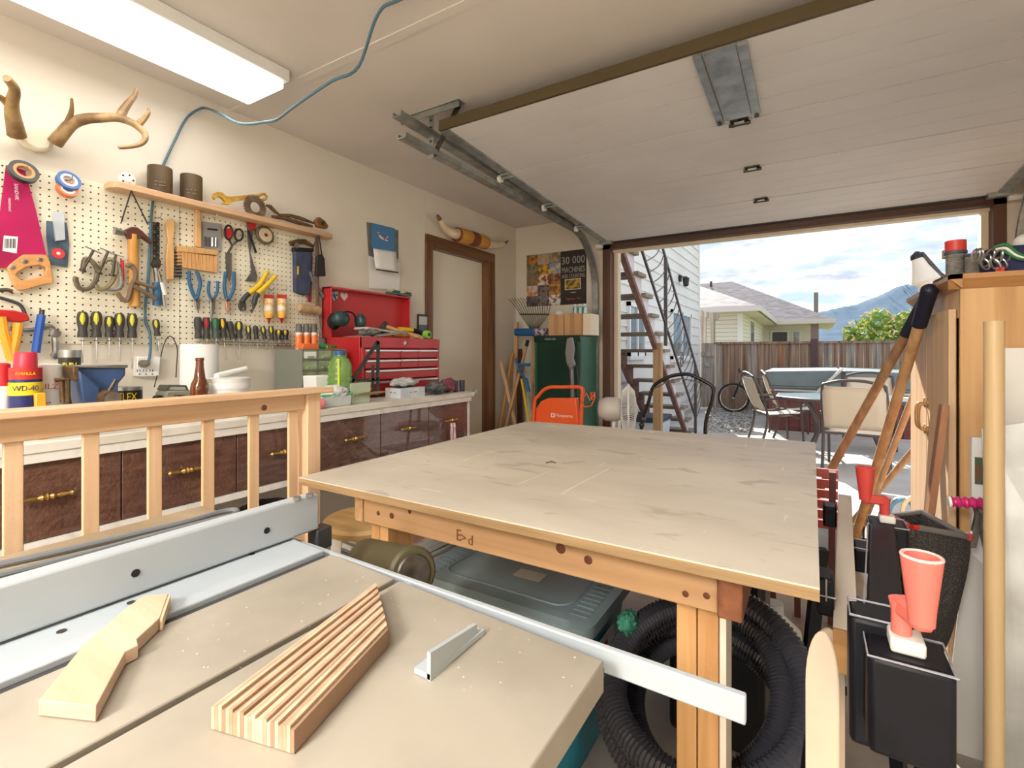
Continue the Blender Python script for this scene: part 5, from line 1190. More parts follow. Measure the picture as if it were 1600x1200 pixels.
# --- truck-shaped tin
tk = thing('toy_truck', 'small grey toy truck on the counter', 'toy truck', (-2.2, on_counter(262, -2.2), CT))
yc = on_counter(262, -2.2); k = mpp(262, X=-2.2)
def tp_(pts): return [at(u, v, X=-2.22) for u, v in pts]
MB().prism(tp_([(241, 624), (242, 614), (246, 609), (282, 609), (283, 624)]), (0.09, 0, 0)).build('body', M('truck_grey', (140, 138, 120), 0.5), tk, bev=0.006)
MB().ringprism(tp_([(245, 609), (249, 601), (276, 601), (280, 609)]), tp_([(248, 608), (251, 602.5), (274, 602.5), (277, 608)]), (0.08, 0, 0)).build('cab_frame', M('truck_dark', (84, 84, 70), 0.5), tk)
MB().prism(tp_([(249, 608), (251, 603), (274, 603), (276, 608)]), (0.076, 0, 0)).build('windscreen', M('truck_glass', (190, 196, 190), 0.1), tk)
MB().prism([p+V((0.091, 0, 0)) for p in tp_([(254, 615), (273, 615), (273, 620), (254, 620)])], (0.003, 0, 0)).build('grille', m_steel, tk)
for u in (246, 278): c = at(u, 623, X=-2.14); MB().cyl(c+V((-0.01, 0, 0)), c+V((0.02, 0, 0)), 0.014, n=14).build('wheel', m_black, tk)
# --- paper towel roll, bottle, bucket
X = -2.28; y = on_counter(312, X); r = 26*mpp(312, X=X)
pr = thing('paper_towel_roll', 'white paper towel roll standing behind the beer bottle', 'paper towel', (X, y, CT)); h = zat(312, 538, X)-CT
MB().lathe((X, y, CT), (0, 0, 1), [(0, 0.02), (0, r), (h, r), (h, 0.02), (0, 0.02)], 28).build('paper', m_paper, pr)
MB().lathe((X, y, CT+0.001), (0, 0, 1), [(0, 0.021), (h, 0.021), (h, 0.018), (0, 0.018)], 16).build('core', M('cardboard_core', (190, 160, 120), 0.8), pr)
X = -2.02; y = on_counter(312, X); h = zat(312, 558.5, X)-CT; s = h/0.235
bt_ = thing('beer_bottle', 'brown glass beer bottle on the counter', 'bottle', (X, y, CT))
MB().lathe((X, y, CT), (0, 0, 1), [(0, 0.026*s), (0.004, 0.031*s), (0.115*s, 0.031*s), (0.135*s, 0.029*s), (0.158*s, 0.019*s), (0.20*s, 0.0135*s), (0.222*s, 0.013*s), (0.223*s, 0.0145*s), (0.234*s, 0.0145*s), (0.234*s, 0.010*s)], 24).build('glass', M('brown_glass', (122, 62, 24), 0.08, coat=0.5, col2=(92, 44, 18), scale=(20, 20, 20)), bt_)
X = -2.05; y = on_counter(357, X); r = 31*mpp(357, X=X); zt_ = zat(357, 590, X)
bk_ = thing('plastic_bucket', 'white lidded plastic bucket with blue label', 'bucket', (X, y, CT))
hh = zt_-CT
MB().lathe((X, y, CT), (0, 0, 1), [(0, r*0.82), (hh*0.75, r*0.92)], 30).build('tub', m_white, bk_)
MB().lathe((X, y, CT+hh*0.72), (0, 0, 1), [(0, r*0.98), (hh*0.12, r*1.0), (hh*0.16, r*0.96), (hh*0.27, r*1.01), (hh*0.28, r*0.95), (hh*0.26, 0)], 30).build('lid', m_white, bk_)
p, rg, d = facing(V((X, y, CT+hh*0.3)), r*0.89); p = p-rg*r*0.55-d*0.012
MB().prism([p-rg*0.022+V((0, 0, -0.02)), p+rg*0.022+V((0, 0, -0.02)), p+rg*0.022+V((0, 0, 0.02)), p-rg*0.022+V((0, 0, 0.02))], d*0.006).build('label', M('label_blue', (40, 92, 156), 0.5), bk_)
MB().tube([at(338, 588, X=-2.12), at(362, 582, X=-2.14), at(384, 577, X=-2.16)], 0.014, 10).build('paper_scroll', m_paper, None, 'rolled white paper lying across the bucket lid', 'paper roll')
# --- crumpled bags and cloths
def crumple(name, u, v, X, rad, mat, label, cat, seed, z=None):
    c = at(u, v, X=X); z0 = CT if z is None else z
    mb = MB(); ce = V((c.x, c.y, z0+rad[2])); mb.ell(ce, rad, 36, 22)
    m0 = min(rad[0], rad[1])
    for p in mb.v:
        d = p-ce; q = V((d.x/m0, d.y/m0, d.z/m0))
        k = 1+0.30*noise.noise(q*1.6+V((seed, 0, 0)))-0.45*abs(noise.noise(q*3.1+V((0, seed, 0))))+0.10*noise.noise(q*8)
        p.x, p.y, p.z = ce.x+d.x*k*1.12, ce.y+d.y*k*1.12, max(z0+0.001, ce.z+d.z*k*1.05)
    return mb.build(name, mat, None, label, cat, ang=60)
crumple('plastic_bag', 404, 605, -2.1, (0.07, 0.10, 0.045), M('green_bag', (170, 206, 128), 0.4, col2=(120, 176, 90), scale=(10, 10, 10)), 'crumpled pale green plastic bag behind the bench rail', 'bag', 4)
crumple('purple_cloth', 442, 600, -2.02, (0.06, 0.085, 0.045), M('lilac_cloth', (146, 132, 184), 0.8, col2=(72, 64, 104), scale=(16, 16, 16)), 'crumpled lilac cloth beside the parts drawers', 'cloth', 6)
crumple('white_glove', 521, 615, -1.98, (0.05, 0.08, 0.03), M('cotton_white', (222, 222, 222), 0.9), 'white cotton work glove on the clear box', 'glove', 9, CT+0.04)
# --- small parts cabinet
PX0, PX1 = -2.44, -2.2; y0, y1 = at(473, 580, X=PX1).y, at(473, 580, X=PX1).y+0.27; zt_ = zat(473, 546, PX1)
pc = thing('parts_cabinet', 'grey parts cabinet with small clear drawers', 'parts cabinet', (-2.32, (y0+y1)/2, CT))
m_pcg = M('parts_grey', (128, 130, 118), 0.5)
MB().box((PX0, y0, CT), (PX1-0.012, y1, zt_)).build('cabinet_body', m_pcg, pc, bev=0.002)
fm = MB(); nc, nr = 3, 5
for i in range(nc+1): fm.box((PX1-0.012, y0+(y1-y0)*i/nc-0.003, CT), (PX1, y0+(y1-y0)*i/nc+0.003, zt_))
for j in range(nr+1): fm.box((PX1-0.012, y0, CT+(zt_-CT)*j/nr-0.003), (PX1, y1, CT+(zt_-CT)*j/nr+0.003))
fm.build('front_grid', m_pcg, pc)
m_cd = M('clear_drawer', (176, 190, 150), 0.2, col2=(132, 146, 110), scale=(14, 14, 14))
for i in range(nc):
    for j in range(nr):
        a0, a1 = y0+(y1-y0)*i/nc+0.005, y0+(y1-y0)*(i+1)/nc-0.005; b0, b1 = CT+(zt_-CT)*j/nr+0.005, CT+(zt_-CT)*(j+1)/nr-0.005
        dd = MB().box((PX1-0.01, a0, b0), (PX1-0.004, a1, b1)).build('drawer', m_cd, pc)
        MB().box((PX1-0.004, a0+0.02, b0+0.008), (PX1+0.006, a1-0.02, b0+0.016)).build('pull', m_cd, dd)
MB().box((PX1-0.003, y0+0.01, zt_-0.045), (PX1-0.001, y0+0.08, zt_-0.012)).build('paper_label', m_paper, pc)
# on the cabinet
zz = zt_+0.002
MB().box((PX1-0.05, y0+0.005, zz), (PX1-0.005, y0+0.10, zz+0.028)).build('orange_box', M('orange_pack', (238, 110, 56), 0.5), None, 'small orange pack on the parts cabinet', 'pack', bev=0.004)
MB().lathe((PX1-0.03, y0+0.12, zz+0.016), (0, 1, 0), [(0, 0.012), (0.01, 0.016), (0.05, 0.015), (0.06, 0.008), (0.11, 0.006)], 12).build('green_screwdriver', m_green, None, 'green-handled screwdriver on the parts cabinet', 'screwdriver')
MB().obox((PX1-0.05, y0+0.19, zz+0.012), (0.05, 0.09, 0.02), Matrix.Rotation(0.3, 3, 'Z')).build('amber_clip', M('amber_pack', (224, 150, 60), 0.5), None, 'small amber pack at the far end of the parts cabinet', 'pack', bev=0.003)
for k in range(3):
    u = 467+k*11.6; X = -2.36; y = on_counter(u, X); zb = zz; zt2 = zat(u, 506, X); r = 5.4*mpp(u, X=X)
    t = thing('aerosol_can', ['left', 'middle', 'right'][k]+' one of three orange aerosol cans on the parts cabinet', 'aerosol can', (X, y, zb), 'orange aerosol cans')
    h = zt2-zb
    MB().lathe((X, y, zb), (0, 0, 1), [(0, r), (h*0.62, r), (h*0.66, r*0.9)], 16).build('can_body', M('can_orange_white', (238, 128, 52), 0.35, col2=(232, 226, 218), scale=(6, 6, 26), lo=0.5, hi=0.56), t)
    MB().lathe((X, y, zb+h*0.66), (0, 0, 1), [(0, r*0.92), (h*0.32, r*0.86), (h*0.34, r*0.7)], 16).build('cap', M('grey_cap', (104, 102, 98), 0.5), t)
# --- green jug
X = -2.03; y = on_counter(531, X); r = 18.5*mpp(531, X=X); zt_ = zat(531, 548, X); h = zt_-CT
gj = thing('water_jug', 'ribbed translucent green plastic jug with blue cap', 'jug', (X, y, CT))
prof = [(0, r*0.85), (0.006, r)]
for k in range(6): prof += [(h*(0.08+0.1*k), r), (h*(0.11+0.1*k), r*0.95), (h*(0.15+0.1*k), r)]
prof += [(h*0.72, r*0.98), (h*0.84, r*0.75), (h*0.90, r*0.42), (h*0.93, r*0.40)]
MB().lathe((X, y, CT), (0, 0, 1), prof, 24).build('jug_body', M('green_translucent', (132, 190, 92), 0.12, trans=0.55, col2=(176, 212, 136), scale=(12, 12, 12)), gj)
MB().lathe((X, y, CT+h*0.92), (0, 0, 1), [(0, r*0.46), (h*0.075, r*0.46), (h*0.08, r*0.4)], 18).build('cap', M('cap_blue', (48, 92, 148), 0.4), gj)
MB().tube([V((X+r*0.7, y-r*0.7, CT+h*0.85)), V((X+r*0.76, y-r*0.72, CT+h*0.5)), V((X+r*0.72, y-r*0.74, CT+h*0.2))], 0.006, 6).build('seam_handle', M('lime_strip', (206, 222, 70), 0.4), gj)
# --- clear food boxes
def tub(name, u0, u1, vt, X, dep, mat, lid, label, zb=CT, lidm=None):
    a, b = at(u0, 600, X=X).y, at(u1, 600, X=X).y; z1 = zat((u0+u1)/2, vt, X)
    t = thing(name, label, 'container', (X-dep/2, (a+b)/2, zb))
    MB().prism([V((X, a+0.008, zb)), V((X, b-0.008, zb)), V((X, b, z1)), V((X, a, z1))], (-dep, 0, 0)).build('tub', mat, t, bev=0.004)
    if lid: MB().box((X-dep-0.004, a-0.004, z1), (X+0.004, b+0.004, z1+0.008)).build('lid', lidm or mat, t, bev=0.002)
m_frost = M('frosted_plastic', (220, 226, 222), 0.25, alpha=0.85)
tub('food_container', 503, 550, 618, -1.94, 0.12, m_frost, True, 'clear container with green lid at the counter edge', lidm=M('mint_lid', (96, 196, 132), 0.4))
tub('plastic_cup', 547, 580, 598, -1.97, 0.07, M('greenish_cup', (200, 216, 186), 0.3, alpha=0.9), False, 'pale green plastic tub in front of the speed square')
tub('cotton_box', 493, 524, 587, -2.06, 0.1, m_paper, False, 'low white box in front of the parts cabinet')
X = -1.99; y = on_counter(478, X)
MB().lathe((X, y, CT), (0, 0, 1), [(0, 0.026), (0.055, 0.026), (0.056, 0.028), (0.07, 0.028), (0.07, 0)], 20).build('glass_jar', M('jar_grey', (150, 156, 156), 0.15), None, 'small grey glass jar beside the lilac cloth', 'jar')
X = -1.93; y = on_counter(500, X)
MB().lathe((X, y-0.02, CT+0.024), (0.3, 1, 0), [(0, 0.022), (0.006, 0.024), (0.03, 0.024), (0.034, 0.02)], 18).build('tape_roll', M('pink_tape', (214, 120, 124), 0.5), None, 'small pink tape roll at the bench corner', 'tape')
MB().tube([at(555, 618, X=-1.95), at(575, 615, X=-1.95), at(602, 612, X=-1.95)], [0.006, 0.009, 0.004], 8).build('utility_knife', M('olive_knife', (150, 142, 96), 0.4, 0.3), None, 'olive utility knife lying in front of the tissue box', 'knife')
# --- speed square / black framing square
sqx = -2.0; ss = thing('rafter_square', 'tall black triangular rafter square leaning on the toolbox', 'square', at(580, 615, X=sqx))
T = [at(u, v, X=sqx) for u, v in [(591, 533), (590, 618), (548, 598)]]
def lerp(a, b, t): return a*(1-t)+b*t
m_sqb = M('black_square', (48, 48, 46), 0.45, col2=(80, 80, 76), scale=(60, 60, 60), lo=0.55, hi=0.7)
MB().beam(T[0], T[1], 0.004, 0.022, up=(0, 1, 0)).build('upright_leg', m_sqb, ss)
MB().beam(T[0], T[2], 0.004, 0.022, up=(0, 1, 0.6)).build('sloping_leg', m_sqb, ss)
MB().beam(lerp(T[0], T[2], 0.5)+V((0, 0.055, -0.02)), lerp(T[0], T[1], 0.92)+V((0, -0.035, 0)), 0.004, 0.018, up=(0, 1, 0)).build('inner_leg', m_sqb, ss)
MB().beam(lerp(T[0], T[2], 0.95), lerp(T[0], T[1], 0.7), 0.004, 0.014, up=(0, 0, 1)).build('cross_scale', m_sqb, ss)
MB().beam(lerp(T[0], T[1], 0.99)+V((0, -0.12, 0.03)), lerp(T[0], T[1], 0.86)+V((0, -0.03, 0)), 0.003, 0.012, up=(0, 0, 1)).build('yellow_blade', m_yellow, ss)
# --- tissue/glove box
X = -1.98; a, b = at(626, 600, X=X).y, at(664, 600, X=X).y; z1 = zat(645, 600, X)
gb_ = thing('glove_box', 'white disposable glove box with printed sides', 'box', (X-0.06, (a+b)/2, CT))
MB().box((X-0.12, a, CT), (X, b, CT+0.055)).build('carton', M('carton_white', (224, 224, 222), 0.6, col2=(196, 206, 216), scale=(9, 9, 9)), gb_)
MB().box((X-0.09, a+0.03, CT+0.055), (X-0.03, b-0.03, CT+0.057)).build('opening', m_ink, gb_)
lettering('-- ---', V((X+0.0008, (a+b)/2, CT+0.03)), (0, 1, 0), (0, 0, 1), 0.005, M('print_blue', (110, 130, 160)), gb_, width=0.06)
lettering('- -', V((X-0.06, a-0.0008, CT+0.03)), (1, 0, 0), (0, 0, 1), 0.005, m_red, gb_, width=0.04)
crumple('plastic_wrap', 632, 596, -2.05, (0.05, 0.09, 0.028), M('wrap_grey', (196, 200, 196), 0.2), 'crumpled clear wrap on top of the glove box', 'wrap', 12, CT+0.056)
crumple('work_gloves', 680, 606, -1.99, (0.06, 0.075, 0.04), M('grey_black_glove', (120, 120, 120), 0.9, col2=(54, 54, 58), scale=(26, 26, 26)), 'grey and black work gloves at the counter end', 'gloves', 14)
crumple('maroon_glove', 699, 600, -2.02, (0.05, 0.06, 0.045), M('maroon_knit', (130, 70, 86), 0.9), 'maroon knitted glove at the counter end', 'glove', 15)
for k, u in enumerate((712, 722)):
    X = -1.99; y = on_counter(u, X); MB().lathe((X, y, CT), (0, 0, 1), [(0, 0.017), (0.07, 0.019), (0.075, 0.017)], 14).build('wheel_chock', M('dark_rubber', (62, 60, 76), 0.6), None, ('nearer' if k == 0 else 'farther')+' dark rubber cylinder at the counter end', 'rubber part', 'dark rubber cylinders')

# ================================================================ red tool chest
TX = -2.14; ty0, ty1 = at(566, 560, X=TX).y, at(687, 560, X=TX).y; tz = zat(566, 526, TX); TB = -2.455
m_tred = M('tool_chest_red', (196, 44, 48), 0.35, coat=0.25, col2=(186, 38, 42), scale=(4, 4, 4)); m_tdk = M('tool_chest_inner', (202, 62, 62), 0.5)
m_trim = M('chrome_pull', (224, 224, 228), 0.25, 0.7)
tc_ = thing('tool_chest', 'red metal tool chest with open lid on the counter', 'tool chest', ((TX+TB)/2, (ty0+ty1)/2, CT))
th = 0.012
MB().box((TB, ty0, CT+0.01), (TX-0.02, ty0+th, tz)).box((TB, ty1-th, CT+0.01), (TX-0.02, ty1, tz)).box((TB, ty0, CT+0.01), (TB+th, ty1, tz)).box((TB, ty0, CT+0.01), (TX-0.02, ty1, CT+0.03)).box((TB, ty0, tz-0.09), (TX-0.02, ty1, tz-0.085)).build('case', m_tred, tc_, bev=0.002)
MB().box((TX-0.02, ty0, tz-0.062), (TX, ty1, tz)).box((TX-0.02, ty0, CT+0.01), (TX-0.004, ty0+0.02, tz)).box((TX-0.02, ty1-0.02, CT+0.01), (TX-0.004, ty1, tz)).build('front_frame', m_tred, tc_, bev=0.002)
MB().lathe((TX, (ty0+ty1)/2+0.0, tz-0.03), (1, 0, 0), [(0, 0.012), (0.006, 0.012), (0.008, 0.009), (0.008, 0)], 18).build('lock', m_trim, tc_)
zrow = [tz-0.066, tz-0.125, tz-0.184, tz-0.25, CT+0.03]
W3 = (ty1-ty0-0.044)
for r_, cols in enumerate(([0, .45, .70, 1], [0, .45, .70, 1], [0, 1], [0, 1])):
    for c0, c1 in zip(cols, cols[1:]):
        a0, a1 = ty0+0.022+W3*c0+0.002, ty0+0.022+W3*c1-0.002
        d_ = MB().box((TX-0.02, a0, zrow[r_+1]+0.003), (TX-0.003, a1, zrow[r_]-0.003)).build('drawer', m_tred, tc_, bev=0.002)
        MB().box((TX-0.003, a0, zrow[r_]-0.018), (TX+0.008, a1, zrow[r_]-0.006)).build('pull', m_trim, d_, bev=0.002)
# lid standing open against the wall
lz = tz+0.30; lx0, lx1 = TB-0.03, TB+0.05
lid = MB().box((lx0, ty0, tz-0.004), (lx0+0.008, ty1, lz)).build('lid_panel', m_tdk, tc_)
MB().box((lx0, ty0, tz-0.004), (lx1, ty0+0.010, lz)).box((lx0, ty1-0.010, tz-0.004), (lx1, ty1, lz)).box((lx0, ty0, lz-0.012), (lx1, ty1, lz)).build('lid_rim', m_tred, tc_, bev=0.003)
yy = at(538, 463, X=lx0+0.01)
def heart(c, s):
    pts = []
    for k in range(24):
        a = 2*math.pi*k/24; xx = 16*math.sin(a)**3; z_ = 13*math.cos(a)-5*math.cos(2*a)-2*math.cos(3*a)-math.cos(4*a); pts.append(c+V((0, xx*s, z_*s)))
    return pts
MB().prism(heart(V((lx0+0.0082, yy.y, yy.z)), 0.0018), (0.001, 0, 0)).build('heart_sticker', M('pale_pink', (246, 216, 218), 0.5), lid)
q0 = at(523, 463, X=lx0+0.0085)
MB().prism([q0+V((0, -0.024, 0.03)), q0+V((0, 0.024, 0.03)), q0+V((0, 0.022, -0.005)), q0+V((0, 0, -0.032)), q0+V((0, -0.022, -0.005))], (0.001, 0, 0)).build('shield_sticker', M('sticker_blue', (214, 220, 228), 0.5, col2=(62, 84, 130), scale=(60, 60, 60), lo=0.48, hi=0.52), lid)
# toys and tools in and on the chest
eh = thing('ear_muffs', 'black and teal ear muffs lying in the open chest', 'ear muffs', (-2.32, ty0+0.17, tz-0.085))
for u in (533, 563):
    c = at(u, 498 if u == 533 else 502, X=-2.30); MB().ell(c, (0.04, 0.055 if u == 533 else 0.03, 0.045), 16, 10).build('ear_cup', M('teal_black', (44, 72, 74), 0.3), eh)
MB().tube(spline([at(528, 492, X=-2.3), at(540, 487, X=-2.3), at(552, 490, X=-2.3), at(558, 503, X=-2.3)], 5), 0.005, 6).build('headband', m_black, eh)
MB().ell(at(522, 502, X=-2.36), (0.05, 0.035, 0.05), noise=0.1, seed=3).build('black_pouch', m_black, None, 'black pouch beside the ear muffs in the chest', 'pouch', sub=1)
fz = tz-0.084
MB().obox((-2.24, ty0+0.2, tz+0.018), (0.16, 0.36, 0.014), Matrix.Rotation(0.12, 3, 'X')).build('plan_folder', M('folder_grey', (150, 150, 142), 0.7), None, 'grey folded plans lying in the tool chest', 'folder')
MB().obox((-2.23, ty0+0.22, tz+0.04), (0.12, 0.30, 0.012), Matrix.Rotation(-0.08, 3, 'X')).build('plan_folder', M('folder_pale', (186, 184, 172), 0.7), None, 'pale folded plans on top of the grey ones', 'folder')
crumple('shop_rag', 578, 518, -2.2, (0.05, 0.07, 0.03), M('rag_grey', (140, 136, 132), 0.9, col2=(70, 66, 64), scale=(30, 30, 30)), 'grey shop rag in the front of the chest', 'rag', 21, tz-0.005)
wh = thing('wooden_mallet', 'hammer with pale wooden handle across the chest', 'hammer', at(625, 520, X=-2.2))
MB().cyl(at(599, 509, X=-2.25), at(655, 527, X=-2.16), 0.011, 0.013).build('handle', m_hand, wh); MB().cyl(at(596, 514, X=-2.25), at(603, 505, X=-2.25), 0.017).build('head', m_dsteel, wh)
hl_ = thing('hand_level', 'yellow hand tool resting in the chest', 'hand tool', at(635, 515, X=-2.28))
MB().cyl(at(622, 515, X=-2.3), at(645, 516, X=-2.26), 0.018, 0.016, 12).build('body', m_yellow, hl_); MB().cyl(at(613, 523, X=-2.2), at(640, 524, X=-2.2), 0.013).build('grip', m_oy, hl_)
dg = thing('drill_grip', 'black power tool handle at the chest end', 'power tool', at(655, 520, X=-2.3)); MB().tube(spline([at(645, 516, X=-2.3), at(658, 520, X=-2.28), at(668, 527, X=-2.25)], 4), 0.016, 10).build('grip', m_black, dg)
lm = thing('tape_measure', 'lime green tape measure on the chest corner', 'tape measure', at(667, 526, X=-2.2))
c = at(667, 523, X=-2.2); MB().lathe(c+V((-0.02, 0, 0)), (1, 0, 0), [(0, 0.024), (0.004, 0.028), (0.036, 0.028), (0.04, 0.024)], 18).build('case', M('lime_case', (150, 214, 72), 0.4), lm); MB().lathe(c+V((0.02, 0, 0)), (1, 0, 0), [(0, 0.012), (0.003, 0.012), (0.003, 0)], 14).build('badge', m_black, lm)
# clamps on the lid's top corner
for k, (u, v, mm, lab) in enumerate([(614, 458, M('teal_tool', (60, 112, 110), 0.5), 'teal plastic spring clamp on the lid corner'), (632, 461, M('slate_tool', (90, 112, 118), 0.5), 'slate grey spring clamp on the lid corner')]):
    c = at(u, v, X=lx1-0.02); c.z = lz+0.012
    t = thing('spring_clamp', lab, 'clamp', c)
    MB().obox(c, (0.03, 0.10, 0.016), Matrix.Rotation(-0.3, 3, 'Z')).build('jaw', mm, t, bev=0.003); MB().obox(c+V((0.01, 0.02, 0.014)), (0.03, 0.07, 0.012), Matrix.Rotation(0.35, 3, 'Z')).build('handle', mm, t, bev=0.003)
    MB().cyl(c+V((0.0, -0.01, 0.01)), c+V((0.02, -0.01, 0.024)), 0.008, n=10).build('pivot', m_yellow, t)

# ================================================================ slatted pine bench back in front of the counter
BX = -1.28; bnh = thing('pine_bench', 'natural pine slatted headboard standing before the counter', 'headboard', (BX, 0.5, 0))
ye = at(497, 650, X=BX).y
MB().box((BX-0.035, -0.5, 1.096), (BX+0.03, ye+0.035, 1.112)).build('cap', m_pine, bnh, bev=0.003)
MB().box((BX-0.022, -0.5, 1.050), (BX, ye-0.045, 1.096)).build('top_rail', m_pine, bnh, bev=0.002)
MB().box((BX-0.022, -0.5, 0.66), (BX, ye-0.045, 0.795)).build('bottom_rail', m_pine, bnh, bev=0.002)
for k in range(-6, 6):
    y = 0.297+0.117*k
    MB().box((BX-0.016, y-0.014, 0.795), (BX-0.006, y+0.014, 1.050)).build('slat', m_pine_z, bnh, bev=0.0015)
MB().box((BX-0.045, ye-0.045, 0), (BX+0.012, ye, 1.096)).build('post', m_pine_z, bnh, bev=0.002)
MB().box((BX-0.045, -0.52, 0), (BX+0.012, -0.475, 1.096)).build('post', m_pine_z, bnh, bev=0.002)
for u, v, r in ((413, 637, 5),):
    c = at(u, v, X=BX+0.0005); MB().lathe(c, (1, 0, 0), [(0, 0.008), (0.0008, 0.007), (0.0008, 0)], 14).build('knot', M('wood_knot', (120, 82, 68), 0.6), bnh)
# ================================================================ big plywood work table
TZ = H-0.345
m_mdf = M('worn_plywood_top', (208, 198, 182), 0.5, col2=(190, 180, 164), scale=(2.2, 5, 5), detail=7, bump=0.03, bscale=30)
def add_marks(mat):
    """scuffs, stains and pale scratches that belong to the worn sheet"""
    t = mat.node_tree; b = t.nodes['Principled BSDF']; old = b.inputs['Base Color'].links[0].from_socket
    src = N(t, 'ShaderNodeTexCoord').outputs['Object']
    prev = old
    for sc_, lo, hi, col, fac in (((7, 14, 1), 0.60, 0.70, (158, 148, 132), 0.6), ((3, 60, 1), 0.66, 0.72, (160, 148, 130), 0.35), ((40, 3, 1), 0.69, 0.72, (236, 230, 216), 0.6), ((4, 34, 1), 0.70, 0.73, (238, 232, 220), 0.5)):
        mp = N(t, 'ShaderNodeMapping', inp={'Scale': sc_, 'Rotation': (0, 0, 0.4)}); t.links.new(src, mp.inputs[0])
        no = N(t, 'ShaderNodeTexNoise', inp={'Scale': 1.0, 'Detail': 3.0, 'Distortion': 0.8}); t.links.new(mp.outputs[0], no.inputs['Vector'])
        r = N(t, 'ShaderNodeMapRange', inp={'From Min': lo, 'From Max': hi, 'To Max': fac}); t.links.new(no.outputs[0], r.inputs[0])
        mx_ = N(t, 'ShaderNodeMixRGB', inp={'Color2': (*lin(col), 1)}); t.links.new(r.outputs[0], mx_.inputs['Fac']); t.links.new(prev, mx_.inputs['Color1']); prev = mx_.outputs[0]
    t.links.new(prev, b.inputs['Base Color'])
add_marks(m_mdf)
m_edge = M('plywood_edge', (164, 134, 94), 0.6, col2=(140, 112, 76), scale=(4, 4, 120))
m_2x4 = wood('construction_lumber_x', (200, 152, 100), (174, 124, 74), 'x', 0.6); m_2x4y = wood('construction_lumber_y', (200, 152, 100), (174, 124, 74), 'y', 0.6); m_2x4z = wood('construction_lumber_z', (220, 162, 94), (192, 130, 66), 'z', 0.6)
tx0, tx1 = at(468, 745, Z=TZ).x, at(1281, 921, Z=TZ).x; tyn = 0.846; tyl, tyr = 2.13, 2.20
wt_ = thing('work_table', 'large plywood-topped work table on lumber legs', 'work table', ((tx0+tx1)/2, 1.5, 0))
MB().prism([V((tx0, tyn, TZ-0.003)), V((tx1, tyn, TZ-0.003)), V((tx1, tyr, TZ-0.003)), V((tx0, tyl, TZ-0.003))], (0, 0, 0.003)).build('top_face', m_mdf, wt_)
MB().prism([V((tx0, tyn, TZ-0.021)), V((tx1, tyn, TZ-0.021)), V((tx1, tyr, TZ-0.021)), V((tx0, tyl, TZ-0.021))], (0, 0, 0.018)).build('top_panel', m_edge, wt_)
AZ = TZ-0.021; ya = tyn+0.065
ax0, ax1 = at(568, 800, Y=ya).x, at(1122, 900, Y=ya).x
MB().box((ax0, ya, AZ-0.089), (ax1, ya+0.038, AZ)).build('front_apron', m_2x4, wt_, bev=0.003)
MB().box((ax0-0.03, ya-0.005, AZ-0.089), (ax0, tyl-0.1, AZ)).build('side_apron', m_2x4y, wt_, bev=0.003)
MB().box((ax1, ya-0.012, AZ-0.089), (ax1+0.04, tyl-0.1, AZ)).build('side_apron', wood('lumber_red', (150, 84, 44), (112, 58, 28), 'y', 0.6), wt_, bev=0.003)
MB().box((ax0, tyl-0.14, AZ-0.089), (ax1, tyl-0.10, AZ)).build('back_apron', m_2x4, wt_, bev=0.003)
lx0, lx1 = at(1057, 960, Y=ya+0.04).x, at(1122, 960, Y=ya+0.04).x; lm_ = (lx0+lx1)/2
for a, b in ((lx0, lm_-0.001), (lm_+0.001, lx1)): MB().box((a, ya+0.04, 0), (b, ya+0.13, AZ)).build('leg', m_2x4z, wt_, bev=0.002)
MB().box((lx1+0.001, ya+0.05, 0), (lx1+0.012, ya+0.12, AZ-0.09)).build('leg', M('pale_post', (226, 214, 196), 0.6), wt_)
l0, l1 = at(580, 850, Y=ya+0.04).x, at(606, 850, Y=ya+0.04).x
for a, b in ((l0, (l0+l1)/2-0.001), ((l0+l1)/2+0.001, l1)): MB().box((a, ya+0.04, 0), (b, ya+0.13, AZ)).build('leg', m_2x4z, wt_, bev=0.002)
f0, f1 = at(607, 850, Y=1.35).x, at(640, 850, Y=1.35).x
MB().box((f0, 1.35, 0), (f1, 1.44, AZ-0.089)).build('leg', wood('lumber_pink', (216, 150, 116), (194, 126, 92), 'z', 0.6), wt_, bev=0.002)
for xx in (ax0+0.02, ax1-0.10): MB().box((xx, tyl-0.19, 0), (xx+0.08, tyl-0.14, AZ)).build('leg', m_2x4z, wt_, bev=0.002)
for u, v, r in ((612, 806, .008), (591, 802, .006), (876, 857, .011), (919, 875, .009), (640, 800, .005), (1071, 928, .006), (1104, 931, .006)):
    c = at(u, v, Y=ya-0.0005); MB().lathe(c, (0, -1, 0), [(0, r), (0.0006, r*0.8), (0.0006, 0)], 14).build('knot', M('dark_knot', (98, 50, 28), 0.6), wt_)
for s, u, v, h in (('E', 717, 836, .026), ('>', 724, 840, .014), ('d', 735, 844, .022)):
    c = at(u, v, Y=ya-0.001); lettering(s, c, (1, 0, 0), (0, 0, 1), h, M('lumber_stamp', (120, 74, 40), 0.8), wt_, width=0.013)
MB().tube([at(853, 723, Z=TZ+0.003), at(862, 721, Z=TZ+0.003), at(868, 723, Z=TZ+0.003)], 0.0014, 5).build('bent_nail', m_dsteel, None, 'tiny dark bent nail lying on the table top', 'nail')

